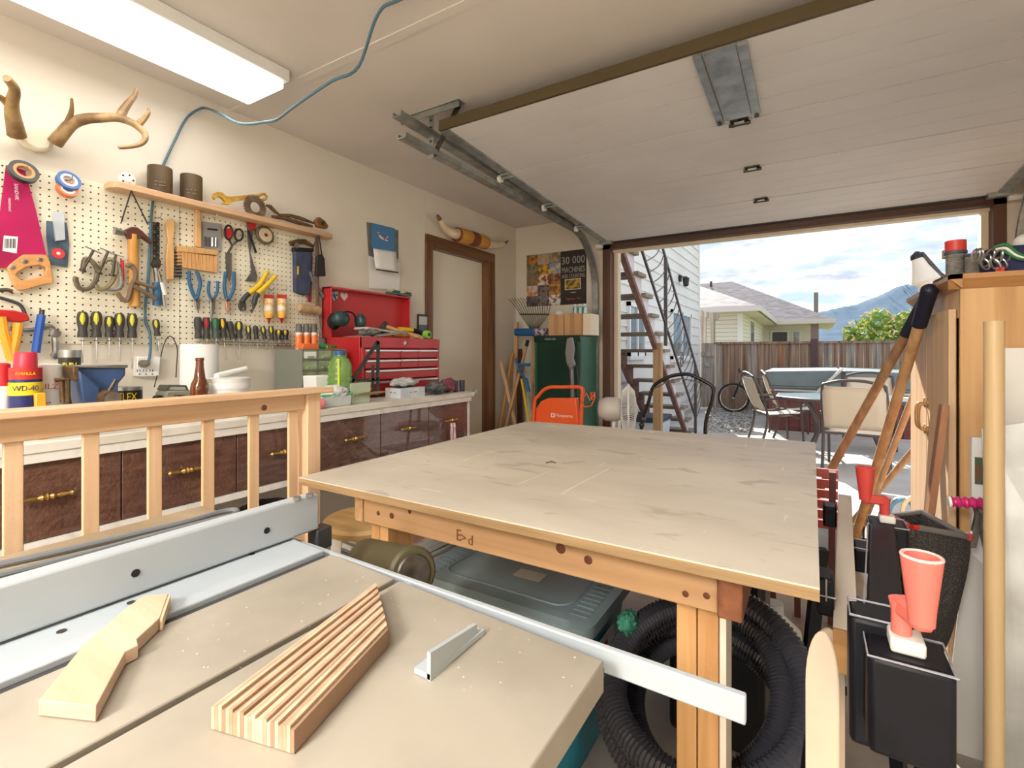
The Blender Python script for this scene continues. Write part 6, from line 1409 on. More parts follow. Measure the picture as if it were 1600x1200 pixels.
# ================================================================ table saw in the foreground
SZ_ = H-0.345; ROT = math.radians(0)
m_iron_t = M('cast_iron_top', (176, 167, 152), 0.5, 0.1, col2=(152, 144, 130), scale=(5, 5, 5), detail=6, bump=0.02, bscale=90)
m_fence = M('fence_grey_blue', (180, 188, 192), 0.5, 0.05, col2=(170, 178, 184), scale=(3, 3, 3)); m_wing = M('wing_plywood', (172, 154, 126), 0.7, col2=(146, 128, 102), scale=(3, 6, 6))
ts = thing('table_saw', 'dusty cast-iron table saw in the foreground', 'table saw', (-0.7, 0.1, 0))
def S(u, v): return at(u, v, Z=SZ_)
fyl = S(500, 850); frr = S(935, 1022); yl, yr = fyl.y, frr.y
xr = frr.x+0.01
yA, yB = S(484, 847).y, frr.y-0.008       # far edge runs slightly skewed
def far(x): return yA+(yB-yA)*(x-(-0.9))/(xr+0.9)
slots = [(-0.715, 0.012), (-0.538, 0.008)]
xs = [-0.845, -0.727, -0.703, -0.546, -0.530, xr]
yn = -0.28
def slab(xa, xb, z0, z1, nm, mat, bev=0.002):
    return MB().prism([V((xa, yn, z0)), V((xb, yn, z0)), V((xb, far(xb), z0)), V((xa, far(xa), z0))], (0, 0, z1-z0)).build(nm, mat, ts, bev=bev)
sl1, sl2 = S(520, 860).x, S(620, 906).x
slab(-0.86, sl1-0.013, SZ_-0.035, SZ_, 'top_section', m_fence); slab(sl1+0.011, sl2-0.006, SZ_-0.035, SZ_, 'top_section', m_iron_t); slab(sl2+0.005, xr, SZ_-0.035, SZ_, 'top_section', m_iron_t)
slab(sl1-0.013, sl1+0.011, SZ_-0.035, SZ_-0.007, 'mitre_slot', m_dark); slab(sl2-0.006, sl2+0.005, SZ_-0.035, SZ_-0.010, 'mitre_slot', m_dark)
wl0 = -1.17
MB().box((wl0, yn, SZ_-0.03), (-0.862, 0.575, SZ_)).build('extension_wing', m_wing, ts, bev=0.003)
# rear fence rail
ra, rb_2 = V((-0.855, far(-0.855)+0.014, SZ_-0.025)), V((xr+0.14, far(xr+0.14)+0.048, SZ_-0.025))
MB().beam(ra, rb_2, 0.010, 0.030).build('rear_rail', m_fence, ts, bev=0.002)
MB().beam(ra+V((0, -0.008, -0.006)), rb_2+V((-0.15, -0.02, -0.006)), 0.014, 0.01).build('rail_spacer', m_dark, ts)
# rip fence
fx0, fx1 = -0.812-0.03, -0.812
fyend = at(499, 800, X=fx1).y
fz = SZ_+0.003
fn = MB().box((fx0, yn, fz), (fx1, fyend, fz+0.068)).build('rip_fence', m_fence, ts, bev=0.004)
for u, v in ((212, 895.5), (417, 829)):
    c = at(u, v, X=fx1+0.0004); MB().cyl(c, c+V((0.0006, 0, 0)), 0.0055, n=14).build('bolt_hole', m_black, fn)
for u, v in ((464, 781), (484, 776)):
    c = at(u, v, Z=fz+0.068); MB().cyl(c, c+V((0, 0, 0.006)), 0.007, n=6).build('bolt', m_steel, fn)
MB().box((fx0-0.0, fyend-0.005, SZ_-0.04), (fx1, fyend+0.03, SZ_+0.002)).build('fence_clamp', m_dark, fn, bev=0.003)
for u, v in ((393, 866), (205, 942), (96, 987)):
    c = S(u, v); MB().cyl(c+V((0, 0, -0.001)), c+V((0, 0, 0.0012)), 0.005, n=12).build('screw', m_dsteel, ts)
# cabinet, legs and motor
MB().box((-0.80, -0.2, 0.45), (xr-0.04, far(-0.5)-0.08, SZ_-0.036)).build('saw_cabinet', m_fence, ts, bev=0.004)
for xx, yy in ((-0.8, -0.2), (xr-0.08, -0.2), (-0.8, far(-0.5)-0.12), (xr-0.08, far(-0.5)-0.12)): MB().box((xx, yy, 0), (xx+0.04, yy+0.04, 0.45)).build('leg', m_dark, ts)
ma, mb_ = at(572, 873, Y=0.80), at(638, 893, Y=0.72)
MB().lathe(ma, mb_-ma, [(0, 0.04), (0.006, 0.046), ((mb_-ma).length-0.008, 0.046), ((mb_-ma).length, 0.05), ((mb_-ma).length+0.02, 0.05), ((mb_-ma).length+0.025, 0.044)], 20).build('motor', M('olive_motor', (84, 78, 54), 0.55, 0.2), ts)
d_ = (mb_-ma).normalized(); MB().lathe(mb_+d_*0.026, d_, [(0, 0.036), (0.003, 0.033), (0.003, 0)], 18).build('motor_end_cap', m_dsteel, ts)
MB().beam(mb_+V((0, -0.05, -0.02)), V((-0.5, far(-0.5)-0.09, 0.62)), 0.05, 0.03).build('motor_bracket', m_dark, ts)
# splitter plate
sa, sb_ = S(700, 1052), S(757, 1003)
MB().prism([sa+V((-0.012, -0.02, 0)), sb_+V((-0.016, 0, 0)), sb_+V((-0.016, 0, 0.018)), sa+V((-0.012, -0.02, 0.03))], (0.005, 0, 0)).prism([sa+V((-0.03, -0.02, 0.001)), sb_+V((-0.03, 0.01, 0.001)), sb_+V((-0.008, 0.012, 0.001)), sa+V((-0.008, -0.02, 0.001))], (0, 0, 0.006)).build('splitter', m_fence, ts)
# grey hose/cable on the wing
gh = thing('power_lead', 'doubled grey power lead lying on the saw wing', 'power lead', S(200, 850))
zc_ = SZ_+0.007; m_gc = M('grey_rubber_cord', (112, 116, 118), 0.6)
pts = [at(-20, 886, Z=zc_), at(100, 860, Z=zc_), at(220, 832, Z=zc_), at(300, 813, Z=zc_), at(345, 800, Z=zc_), at(368, 797, Z=zc_), at(366, 804, Z=zc_), at(330, 813, Z=zc_), at(220, 842, Z=zc_), at(110, 871, Z=zc_), at(-20, 903, Z=zc_)]
MB().tube(spline(pts, 6), 0.0055, 8).build('cord', m_gc, gh)
# wood offcuts on the saw
m_ply = wood('fresh_plywood', (226, 192, 160), (206, 168, 132), 'x', 0.7); m_plye = M('ply_edge', (238, 216, 184), 0.8, col2=(206, 172, 132), scale=(4, 4, 220))
ps = thing('push_stick', 'pale plywood push stick lying on the saw', 'push stick', S(200, 1000))
k_ = [S(u, v) for u, v in [(263, 946), (225, 948), (190, 975), (130, 1030), (60, 1120), (150, 1130), (196, 1040), (216, 1030), (214, 1020), (250, 985)]]
MB().prism([p+V((0, 0, 0.001)) for p in k_], (0, 0, 0.015)).build('stick_body', m_ply, ps, bev=0.001)
MB().beam(k_[0]+V((0.003, 0, 0.008)), k_[-1]+V((0.003, 0, 0.008)), 0.003, 0.014).build('ply_edge', m_plye, ps)
oc_ = thing('plywood_offcut', 'striped plywood offcut with ragged end on the saw', 'plywood offcut', S(500, 1010))
cols = [M('strip_pale', (214, 188, 160), 0.8, col2=(196, 166, 136), scale=(40, 40, 40)), M('strip_mid', (196, 162, 134), 0.8, col2=(176, 140, 112), scale=(40, 40, 40)), M('strip_dark', (160, 128, 102), 0.8)]
e0, e1 = S(587, 934), S(606, 1012); g0_, g1_ = S(330, 1140), S(460, 1180)
n_ = 22
for k in range(n_):
    a0, a1 = k/n_, (k+0.93)/n_
    q = [lerp(e0, e1, a0), lerp(e0, e1, a1), lerp(g0_, g1_, a1), lerp(g0_, g1_, a0)]
    MB().prism([p+V((0, 0, 0.001)) for p in q], (0, 0, 0.020+0.003*((k*7) % 3)/2)).build('ply_strip', cols[(0, 1, 0, 2, 0, 1, 1, 0, 2, 0, 1, 0, 0)[k % 13]], oc_)
rnd = random.Random(21)
sd = MB()
for k in range(110):
    p = S(rnd.uniform(280, 900), rnd.uniform(880, 1080))
    if p.x < sl1+0.015 or p.x > xr-0.01 or p.y > far(p.x)-0.01: continue
    s_ = rnd.uniform(0.0006, 0.0018); sd.add([p+V((s_, 0, 0.0004)), p+V((0, s_, 0.0004)), p+V((-s_, 0, 0.0004)), p+V((0, -s_, 0.0004)), p+V((0, 0, s_*0.7))], [(0, 1, 4), (1, 2, 4), (2, 3, 4), (3, 0, 4)])
sd.build('sawdust', M('sawdust', (214, 196, 164), 0.9), None, 'scattered pale sawdust specks on the saw top', 'sawdust', kind='stuff')

# ================================================================ teal storage tote under the table
BZ = 0.47
m_teal = M('teal_plastic', (40, 124, 146), 0.35); m_lidg = M('tote_lid', (132, 152, 158), 0.4, col2=(146, 162, 164), scale=(4, 4, 4))
q = [at(654, 900, Z=BZ), at(885, 985, Z=BZ), at(966, 915, Z=BZ), at(700, 846, Z=BZ)]
bx0, bx1, by0, by1 = -1.17, -0.52, 1.235, 1.66
tt = thing('storage_tote', 'teal storage tote with grey lid under the table', 'storage tote', ((bx0+bx1)/2, (by0+by1)/2, 0))
def rrect(x0, x1, y0, y1, r, z, n=5):
    pts = []
    for cx, cy, a0 in ((x1-r, y1-r, 0), (x0+r, y1-r, 90), (x0+r, y0+r, 180), (x1-r, y0+r, 270)):
        for k in range(n+1): a = math.radians(a0+90*k/n); pts.append(V((cx+r*math.cos(a), cy+r*math.sin(a), z)))
    return pts
def loft(loops, cap=True):
    mb = MB(); n = len(loops[0]); vs = [p for l in loops for p in l]; fs = []
    for j in range(len(loops)-1):
        for i in range(n): k = (i+1) % n; fs.append((j*n+i, j*n+k, (j+1)*n+k, (j+1)*n+i))
    if cap: fs += [tuple(range(n-1, -1, -1)), tuple((len(loops)-1)*n+i for i in range(n))]
    return mb.add(vs, fs)
loft([rrect(bx0+0.06, bx1-0.06, by0+0.05, by1-0.05, 0.05, 0), rrect(bx0+0.02, bx1-0.02, by0+0.02, by1-0.02, 0.05, BZ-0.05)]).build('tub', m_teal, tt)
lid_ = loft([rrect(bx0, bx1, by0, by1, 0.06, BZ-0.05), rrect(bx0, bx1, by0, by1, 0.06, BZ-0.015), rrect(bx0+0.015, bx1-0.015, by0+0.015, by1-0.015, 0.06, BZ)]).build('lid', m_lidg, tt)
MB().tube(rrect(bx0+0.09, bx1-0.09, by0+0.07, by1-0.07, 0.05, BZ+0.001), 0.004, 6, closed=True).build('lid_ridge', M('tote_ridge', (136, 152, 156), 0.4), lid_)
for k in range(12):
    for xa in (bx0+0.02, bx1-0.075): MB().box((xa, by0+0.05+k*0.026, BZ-0.001), (xa+0.055, by0+0.058+k*0.026, BZ+0.003)).build('lid_rib', m_lidg, lid_)
MB().box((-0.86, by0+0.17, BZ+0.0005), (-0.76, by0+0.23, BZ+0.0015)).build('torn_label', M('torn_label', (196, 186, 168), 0.8), lid_)
lb = MB().box((bx1-0.021, by0+0.14, 0.22), (bx1-0.017, by0+0.26, 0.36)).build('label', m_paper, tt)
MB().box((bx1-0.017, by0+0.15, 0.27), (bx1-0.0165, by0+0.20, 0.34)).build('label_mark', M('label_red', (196, 70, 66), 0.6), lb)
crumple('green_cloth', 982, 950, -0.43, (0.024, 0.034, 0.036), M('sea_green_cloth', (70, 150, 124), 0.7, col2=(40, 104, 84), scale=(16, 16, 16)), 'sea-green crumpled bag behind the teal tote', 'bag', 31, 0.44)
MB().box((-0.40, 1.62, 0), (-0.12, 1.85, 0.55)).build('black_case', m_black, None, 'black plastic case behind the corrugated hose', 'case', bev=0.02)
MB().box((-0.60, 1.30, 0), (0.0, 1.75, 0.22)).build('wood_crate', m_2x4, None, 'rough wooden crate under the corrugated hose', 'crate', bev=0.004) if False else None

# ================================================================ coiled corrugated hose
m_hose = M('black_hose', (66, 66, 74), 0.22, coat=0.3)
hc = at(1090, 1058, Y=1.25); tl = math.radians(30)
hs_ = thing('corrugated_hose', 'coil of black corrugated dust hose under the table', 'hose', (hc.x, hc.y, 0))
e1_, e2_, n__ = V((1, 0.12, 0)).normalized(), V((0, math.cos(tl), math.sin(tl))), V((0, -math.sin(tl), math.cos(tl)))
path = []; loops = 5.2; n = 2600
for i in range(n+1):
    a = 0.4+2*math.pi*loops*i/n; f = i/n
    rr = 0.215+0.022*math.sin(a*0.41+0.6)+0.010*math.sin(a*1.7)
    off = 0.035-0.30*(1-f)
    path.append(hc+e1_*rr*math.cos(a)+e2_*rr*math.sin(a)+n__*(off+0.012*math.sin(a*1.3))+V((0, 0.05*(1-f), 0)))
zmin = min(p.z for p in path)
for p in path: p.z = max(p.z, 0.04)
rad = [0.029+(0.0026 if (i//2) % 2 else -0.0026) for i in range(len(path))]
MB().tube(path, rad, 10).build('hose', m_hose, hs_, ang=20)
for p0, p1 in ((path[0], path[9]), (path[-1], path[-10])): MB().cyl(p0, p0+(p0-p1).normalized()*0.06, 0.034, 0.032, 14).build('cuff', m_black, hs_)

# ================================================================ round stool and clutter by the near-left leg
sx_ = at(556, 815, Z=0.60); stl = thing('wooden_stool', 'round wooden stool with white legs beside the table leg', 'stool', (sx_.x, sx_.y+0.05, 0))
sc_ = V((sx_.x, sx_.y+0.05, 0))
MB().lathe(sc_+V((0, 0, 0.56)), (0, 0, 1), [(0, 0.13), (0.008, 0.15), (0.03, 0.158), (0.042, 0.15), (0.045, 0.0)], 28).build('seat', M('stool_seat', (206, 170, 114), 0.5, col2=(184, 146, 92), scale=(4, 30, 30)), stl)
for i in range(4):
    a = math.pi/4+i*math.pi/2; MB().beam(sc_+V((0.10*math.cos(a), 0.10*math.sin(a), 0.56)), sc_+V((0.16*math.cos(a), 0.16*math.sin(a), 0)), 0.035, 0.035).build('leg', M('stool_leg_white', (232, 226, 212), 0.6), stl)
for i in range(4):
    a, b = math.pi/4+i*math.pi/2, math.pi/4+(i+1)*math.pi/2; MB().cyl(sc_+V((0.145*math.cos(a), 0.145*math.sin(a), 0.18)), sc_+V((0.145*math.cos(b), 0.145*math.sin(b), 0.18)), 0.011).build('rung', MATS['stool_leg_white'], stl)
# stacked newspapers / bags behind the stool
nx = at(530, 800, Y=1.6)
np_ = thing('newspaper_stack', 'stack of printed newspapers behind the stool', 'newspapers', (-1.45, 1.45, 0))
for k in range(10): MB().obox((-1.45, 1.5, 0.03+k*0.05), (0.42, 0.34, 0.046), Matrix.Rotation(0.06*((k*5) % 4-1.5), 3, 'Z')).build('paper', M('newsprint', (214, 208, 198), 0.9, col2=(120, 116, 112), scale=(3, 3, 160), lo=0.5, hi=0.6), np_)
MB().ell((-1.44, 1.52, 0.60), (0.2, 0.2, 0.08), 16, 10, noise=0.1, seed=5).build('blue_bag', M('pale_blue_bag', (136, 178, 196), 0.4), None, 'pale blue plastic bag on the newspaper stack', 'bag', sub=1)
wb2 = at(620, 860, Z=0.45)
bx_ = thing('book_box', 'white carton of papers beside the tote', 'carton', (-1.05, 1.75, 0)); MB().box((-1.25, 1.66, 0), (-0.85, 1.95, 0.42)).build('carton', m_paper, bx_); MB().box((-1.2, 1.7, 0.42), (-0.9, 1.92, 0.45)).build('papers', MATS['newsprint'], bx_)
# ================================================================ tall pine cabinet on the right
KX, KY0, KY1, KZ = 0.40, 2.075, 2.86, H+0.20
m_cab1 = wood('birch_cabinet_z', (222, 172, 108), (194, 138, 76), 'z', 0.45, 0.7); m_crown = wood('oak_crown', (206, 146, 82), (176, 116, 60), 'y', 0.45); m_crownx = wood('oak_crown_x', (206, 146, 82), (176, 116, 60), 'x', 0.45)
m_cdoor = wood('birch_door', (232, 194, 150), (214, 170, 122), 'z', 0.45, 0.8)
KX1 = 1.0
kb = thing('pine_cabinet', 'tall pale wooden cabinet beside the garage opening', 'cabinet', ((KX+KX1)/2, (KY0+KY1)/2, 0))
MB().box((KX, KY0, 0.06), (KX1, KY0+0.018, KZ)).build('side_panel', m_cab1, kb); MB().box((KX, KY1-0.018, 0.06), (KX1, KY1, KZ)).build('side_panel', m_cab1, kb)
MB().box((KX+0.02, KY0+0.019, KZ-0.02), (KX1-0.012, KY1-0.019, KZ-0.001)).box((KX+0.02, KY0+0.019, 0.061), (KX1-0.012, KY1-0.019, 0.08)).box((KX1-0.012, KY0+0.019, 0.061), (KX1-0.001, KY1-0.019, KZ-0.001)).build('carcass', m_cab1, kb)
MB().box((KX+0.05, KY0+0.03, 0), (KX1-0.02, KY1-0.03, 0.06)).build('plinth', m_dark, kb)
MB().box((KX, KY0+0.0185, KZ-0.09), (KX+0.018, KY1-0.0185, KZ-0.001)).build('top_rail', m_cdoor, kb)
MB().box((KX, KY0+0.0185, 0.061), (KX+0.018, KY1-0.0185, 0.1)).build('bottom_rail', m_cdoor, kb)
def crown(axis):
    pr = [(0, 0), (0.03, 0.03), (0.03, 0.045), (0, 0.045)]
    if axis == 'y': return MB().prism([V((KX-p, KY0-0.03, KZ+q)) for p, q in pr], (0, KY1-KY0+0.06, 0))
    return MB().prism([V((KX-0.03, KY0-p, KZ+q)) for p, q in pr], (KX1-KX+0.03, 0, 0))
crown('y').build('crown_moulding', m_crown, kb); crown('x').build('crown_moulding', m_crownx, kb)
MB().box((KX+0.001, KY0+0.001, KZ+0.0005), (KX1, KY1, KZ+0.04)).build('top_board', m_crown, kb)
d0, d1 = KY0+0.035, KY1-0.02; dm = d0+(d1-d0)*0.5
dz1 = KZ-0.06
for ya_, yb_2, z0_, z1_ in ((d0, dm-0.003, 0.10, dz1), (dm+0.003, d1, 0.10, dz1)):
    dd = MB().box((KX-0.022, ya_, z0_), (KX-0.002, yb_2, z1_)).build('door', m_cdoor, kb, bev=0.003)
    w3 = 0.055
    fpn = MB()
    for p in ((ya_, z0_, ya_+w3, z1_), (yb_2-w3, z0_, yb_2, z1_), (ya_, z0_, yb_2, z0_+w3), (ya_, z1_-w3, yb_2, z1_)): fpn.box((KX-0.026, p[0], p[1]), (KX-0.022, p[2], p[3]))
    hy = at(1447, 655, X=KX-0.04).y if ya_ > d0 else dm-0.03
    hz_ = at(1447, 655, X=KX-0.04).z
    yh = dm+0.03 if ya_ > d0 else dm-0.03
    MB().tube(spline([(KX-0.022, yh, hz_+0.05), (KX-0.045, yh, hz_+0.045), (KX-0.05, yh, hz_), (KX-0.045, yh, hz_-0.045), (KX-0.022, yh, hz_-0.05)], 4), 0.005, 8).build('handle', M('antique_brass', (196, 158, 112), 0.35, 0.6), dd)
    for s in (-1, 1): MB().ell((KX-0.024, yh, hz_+s*0.052), (0.004, 0.011, 0.02), 10, 6).build('handle_rosette', MATS['antique_brass'], dd)
KT = KZ+0.046
# board leaning at the cabinet face
bt_, bb_ = at(1469, 632, X=KX-0.05), at(1466, 900, X=KX-0.12)
MB().beam(V((KX-0.04, bt_.y, bt_.z)), V((KX-0.16, bt_.y-0.08, 0.005)), 0.018, 0.05, up=(0, 1, 0)).build('leaning_board', wood('dark_board', (168, 108, 66), (140, 84, 48), 'z'), None, 'narrow brown board leaning on the cabinet doors', 'board')
# --- things on the cabinet
def T_(u, v, Y): return at(u, v, Y=Y)
def spool(u, Y, rpx, vtop, label, red=False):
    c = at(u, 420, Y=Y); r = rpx*mpp(u, Y=Y); zt = at(u, vtop, Y=Y).z; h = zt-KT
    t = thing('rope_spool', label, 'rope spool', (c.x, c.y, KT), 'rope spools on the cabinet')
    prof = [(0.008, r*0.86)]
    n_ = 16
    for k in range(n_): prof += [(0.008+(h-0.016)*(k+0.15)/n_, r*0.88), (0.008+(h-0.016)*(k+0.5)/n_, r*0.96), (0.008+(h-0.016)*(k+0.85)/n_, r*0.88)]
    MB().lathe((c.x, c.y, KT), (0, 0, 1), prof, 20).build('rope', M('grey_rope', (162, 158, 152), 0.8, col2=(138, 134, 130), scale=(60, 60, 60)), t)
    for z in (0, h-0.010): MB().lathe((c.x, c.y, KT+z), (0, 0, 1), [(0, r*1.08), (0.010, r*1.08)], 22).build('flange', M('slate_flange', (84, 88, 104), 0.5), t)
    return c, r, zt
c, r, zt = spool(1493, 2.35, 13, 393, 'grey rope spool under the red tape roll')
MB().lathe((c.x, c.y, zt), (0, 0, 1), [(0.001, r*0.5), (0.001, r), (0.038, r), (0.038, r*0.5)], 24).build('duct_tape_roll', M('red_tape', (226, 70, 60), 0.4), None, 'red tape roll on top of the rope spool', 'tape')
spool(1523, 2.28, 13, 397, 'grey rope spool beside the navy bag')
nbg = thing('navy_bag', 'navy blue bag of climbing gear on the cabinet', 'bag', (0.62, 2.32, KT))
bxs = at(1535, 420, Y=2.25).x
mbx = loft([rrect(bxs, bxs+0.30, 2.2, 2.48, 0.06, KT), rrect(bxs-0.01, bxs+0.31, 2.19, 2.49, 0.07, KT+0.05), rrect(bxs+0.01, bxs+0.29, 2.21, 2.47, 0.06, KT+0.10)])
mbx.build('bag_body', M('navy_fabric', (32, 40, 92), 0.7, col2=(24, 28, 66), scale=(14, 14, 14)), nbg)
q = at(1562, 424, Y=2.185); MB().box((q.x-0.01, 2.18, q.z-0.012), (q.x+0.01, 2.187, q.z+0.014)).build('red_tag', M('tag_red', (234, 60, 44), 0.5), nbg)
cr_ = thing('carabiner_bundle', 'bundle of silver carabiners hanging on the navy bag', 'carabiners', at(1545, 410, Y=2.17))
rnd = random.Random(4)
for k in range(9):
    u, v = 1526+k*5.5+rnd.uniform(-2, 2), 402+rnd.uniform(-5, 14)
    c = at(u, v, Y=2.16+0.004*k); a0 = rnd.uniform(-0.7, 0.7)
    pts = [c+V((0.010*math.cos(a)*math.cos(a0)-0.02*math.sin(a)*math.sin(a0), 0.003*math.sin(a*2), 0.02*math.sin(a)*math.cos(a0)+0.010*math.cos(a)*math.sin(a0))) for a in [i*2*math.pi/14 for i in range(14)]]
    MB().tube(pts, 0.0032, 6, closed=True).build('carabiner', m_steel, cr_)
crd = thing('rope_tangle', 'green and white ropes draped over the navy bag', 'rope', at(1575, 395, Y=2.2))
for k, mm in enumerate((M('green_rope', (50, 120, 70), 0.7), m_white, MATS['green_rope'])):
    MB().tube(spline([at(1552+k*4, 392+k*3, Y=2.2)+V((0, 0, 0.01)), at(1572, 388+k*6, Y=2.19)+V((0, 0, 0.012)), at(1590, 396+k*4, Y=2.18), at(1612, 405, Y=2.18)], 5), 0.005, 7).build('cord', mm, crd)
MB().ell(at(1598, 384, Y=2.3)+V((0.01, 0, 0.01)), (0.035, 0.035, 0.03)).build('white_helmet', m_white, None, 'white rounded cap at the right edge on the cabinet', 'cap')
cb_ = thing('cable_coil', 'coil of black cable at the cabinet corner', 'cable', (0.45, 2.5, KT))
for k in range(4): MB().tube([V((0.455+0.055*math.cos(a)+0.004*k, 2.52+0.12*math.sin(a), KT+0.006+0.009*k)) for a in [i*2*math.pi/24 for i in range(24)]], 0.005, 6, closed=True).build('loop', m_black, cb_)
q = at(1473, 440, Y=2.62); MB().box((q.x-0.025, 2.6, KT), (q.x+0.025, 2.66, KT+0.05)).build('green_tin', M('green_tin', (40, 120, 84), 0.4), None, 'small green tin behind the cable coil', 'tin', bev=0.003)
q = at(1476, 396, Y=2.45); MB().obox((q.x+0.012, 2.45, q.z-0.004), (0.035, 0.03, 0.03)).cyl((q.x+0.012, 2.45, KT), (q.x+0.012, 2.45, q.z-0.02), 0.008).build('yellow_block', M('mustard_block', (206, 188, 96), 0.6), None, 'mustard yellow knob beside the red tape', 'knob')

# ================================================================ long handled tools leaning on the cabinet
m_lh = wood('long_handle', (214, 164, 110), (184, 130, 80), 'z', 0.5); m_lh2 = wood('weathered_handle', (214, 180, 146), (182, 144, 110), 'z', 0.6)
def pole(name, a, b, r, mat, label, cat): 
    t = thing(name, label, cat, (b.x, b.y, 0)); MB().cyl(b, a, r*1.05, r, 12).build('handle', mat, t); return t
a = at(1445, 470, X=KX-0.04); b = at(1225, 865, Z=0.02)
h1 = pole('shovel', a, b, 0.018, wood('dark_handle_wood', (184, 138, 96), (146, 102, 66), 'z', 0.5), 'long shovel handle slanting farthest left of the cabinet', 'shovel')
d = (b-a).normalized()
MB().cyl(a-d*0.02, a+d*0.16, 0.023, 0.022, 14).build('grip_sleeve', M('navy_grip_dark', (24, 28, 48), 0.5), h1)
MB().sheet(lambda u, v: b+d*(-0.24+0.24*v)+V((1, 0, 0))*(u-0.5)*0.19*(1-0.5*v*v)+V((0, -0.03, 0.01))*math.cos((u-0.5)*3), 6, 6).build('shovel_blade', m_dsteel, h1, solid=0.003)
a2 = at(1452, 455, X=KX-0.045); b2 = at(1324, 880, Z=0.02); a2.z += 0.0
h2 = pole('garden_fork', a2, b2, 0.019, m_lh, 'light long handle with navy grip leaning at the cabinet corner', 'fork')
d = (b2-a2).normalized(); MB().cyl(a2-d*0.01, a2+d*0.15, 0.026, 0.024, 14).build('grip_sleeve', MATS['navy_grip_dark'], h2)
MB().ell(a2, (0.027, 0.027, 0.027)).build('grip_end', MATS['navy_grip_dark'], h2)
MB().beam(b2+V((-0.08, 0, 0.22)), b2+V((0.08, 0, 0.22)), 0.014, 0.014).build('fork_bar', m_dsteel, h2)
for k in range(4): MB().cyl(b2+V((-0.075+0.05*k, 0, 0.22)), b2+V((-0.075+0.05*k, 0.02, 0.0)), 0.006, 0.002, 6).build('tine', m_dsteel, h2)
a3 = at(1452, 555, Y=2.95); b3 = at(1333, 860, Z=0.02)
h3 = pole('hoe', a3, b3, 0.015, m_lh2, 'weathered hoe handle half behind the cabinet', 'hoe'); MB().obox(b3+V((0, 0, 0.04)), (0.15, 0.004, 0.09)).build('hoe_blade', m_dsteel, h3)
a4 = at(1462, 663, Y=3.0); b4 = at(1312, 838, Z=0.02)
h4 = pole('edger', a4, b4, 0.016, m_lh2, 'short pale handle slanting low behind the cabinet', 'handle'); MB().obox(b4+V((0, 0, 0.05)), (0.02, 0.12, 0.1)).build('edger_blade', m_dsteel, h4)
# hose loops on the floor by the cabinet
lp = thing('hose_loops', 'blue and white hose loops on the floor behind the mesh bag', 'hose', (0.38, 3.5, 0))
c0 = at(1410, 803, Y=3.3); c1 = at(1432, 800, Y=3.25)
for c, rr, mm in ((c0, 0.075, M('hose_blue', (92, 156, 206), 0.4)), (c0+V((0, 0.05, 0)), 0.07, m_white), (c1, 0.08, M('hose_cream', (228, 232, 206), 0.4))):
    MB().tube([V((c.x+rr*math.cos(a)*0.8, c.y+rr*0.5*math.cos(a), c.z-rr+rr*1.0+rr*math.sin(a))) for a in [i*2*math.pi/26 for i in range(26)]], 0.011, 8, closed=True).build('loop', mm, lp)
MB().box((c0.x-0.12, c0.y-0.06, 0), (c0.x+0.16, c0.y+0.16, c0.z-0.09)).build('reel_box', m_dark, lp, bev=0.01)

# ================================================================ folding portable workbench (black frame, red cranks)
m_pbk = M('bench_black', (9, 10, 17), 0.5, col2=(17, 17, 24), scale=(20, 20, 20), spec=0.3); m_jaw = M('jaw_board', (206, 196, 182), 0.6, col2=(190, 178, 162), scale=(12, 3, 12)); m_crank = M('crank_red', (196, 66, 60), 0.35); m_crank2 = M('crank_coral', (232, 118, 104), 0.35, sss=0.1)
m_wear = M('worn_edge', (150, 150, 156), 0.4)
pb_ = thing('portable_workbench', 'folding black workbench with red crank handles', 'portable workbench', (0.07, 1.3, 0))
JZ = H-0.45
ja, jb = at(1321, 985, Z=JZ), at(1320, 773, Z=JZ)
MB().beam(ja+V((0, 0, -0.035)), jb+V((0, 0, -0.035)), 0.034, 0.07).build('jaw_board', m_jaw, pb_, bev=0.002)
MB().beam(ja+V((0, -0.003, -0.035)), ja+V((0, 0.001, -0.035)), 0.034, 0.07).build('jaw_end', wood('jaw_ply', (176, 124, 60), (150, 100, 46), 'x'), pb_)
def crank(c, s, m1, m2, armdir):
    """c: base of the tapered knob"""
    ad = V(armdir).normalized()
    MB().lathe(c, (0.0, 0, 1), [(0, 0.0145*s), (0.02*s, 0.016*s), (0.025*s, 0.0165*s), (0.09*s, 0.0235*s), (0.09*s, 0.019*s), (0.03*s, 0.012*s), (0.03*s, 0)], 20).build('crank_knob', m1, pb_)
    MB().tube([c+V((0.0215*s*math.cos(a), 0.0215*s*math.sin(a), 0.09*s)) for a in [i*2*math.pi/24 for i in range(24)]], 0.0025*s, 6, closed=True).build('knob_rim', M('rim_pink', (240, 200, 196), 0.4) if m1 is m_crank2 else m1, pb_)
    MB().beam(c+V((0, 0, 0.004))-ad*0.008, c+V((0, 0, 0.004))+ad*0.05*s, 0.022*s, 0.026*s).build('crank_arm', m2, pb_, bev=0.005)
    MB().lathe(c+ad*0.045*s+V((0, 0, -0.035)), (0, 0, 1), [(0, 0.012*s), (0.03, 0.012*s), (0.045, 0.015*s), (0.046, 0)], 14).build('crank_shaft', m2, pb_)
    return c+ad*0.045*s
kf = at(1352, 781, Y=1.69); kn = at(1440, 975, Y=0.80)
sf_ = crank(kf, 1.0, m_crank, m_crank, (1, 0.2, 0)); sn_ = crank(kn, 0.95, m_crank2, m_crank2, (-0.35, 0.9, 0))
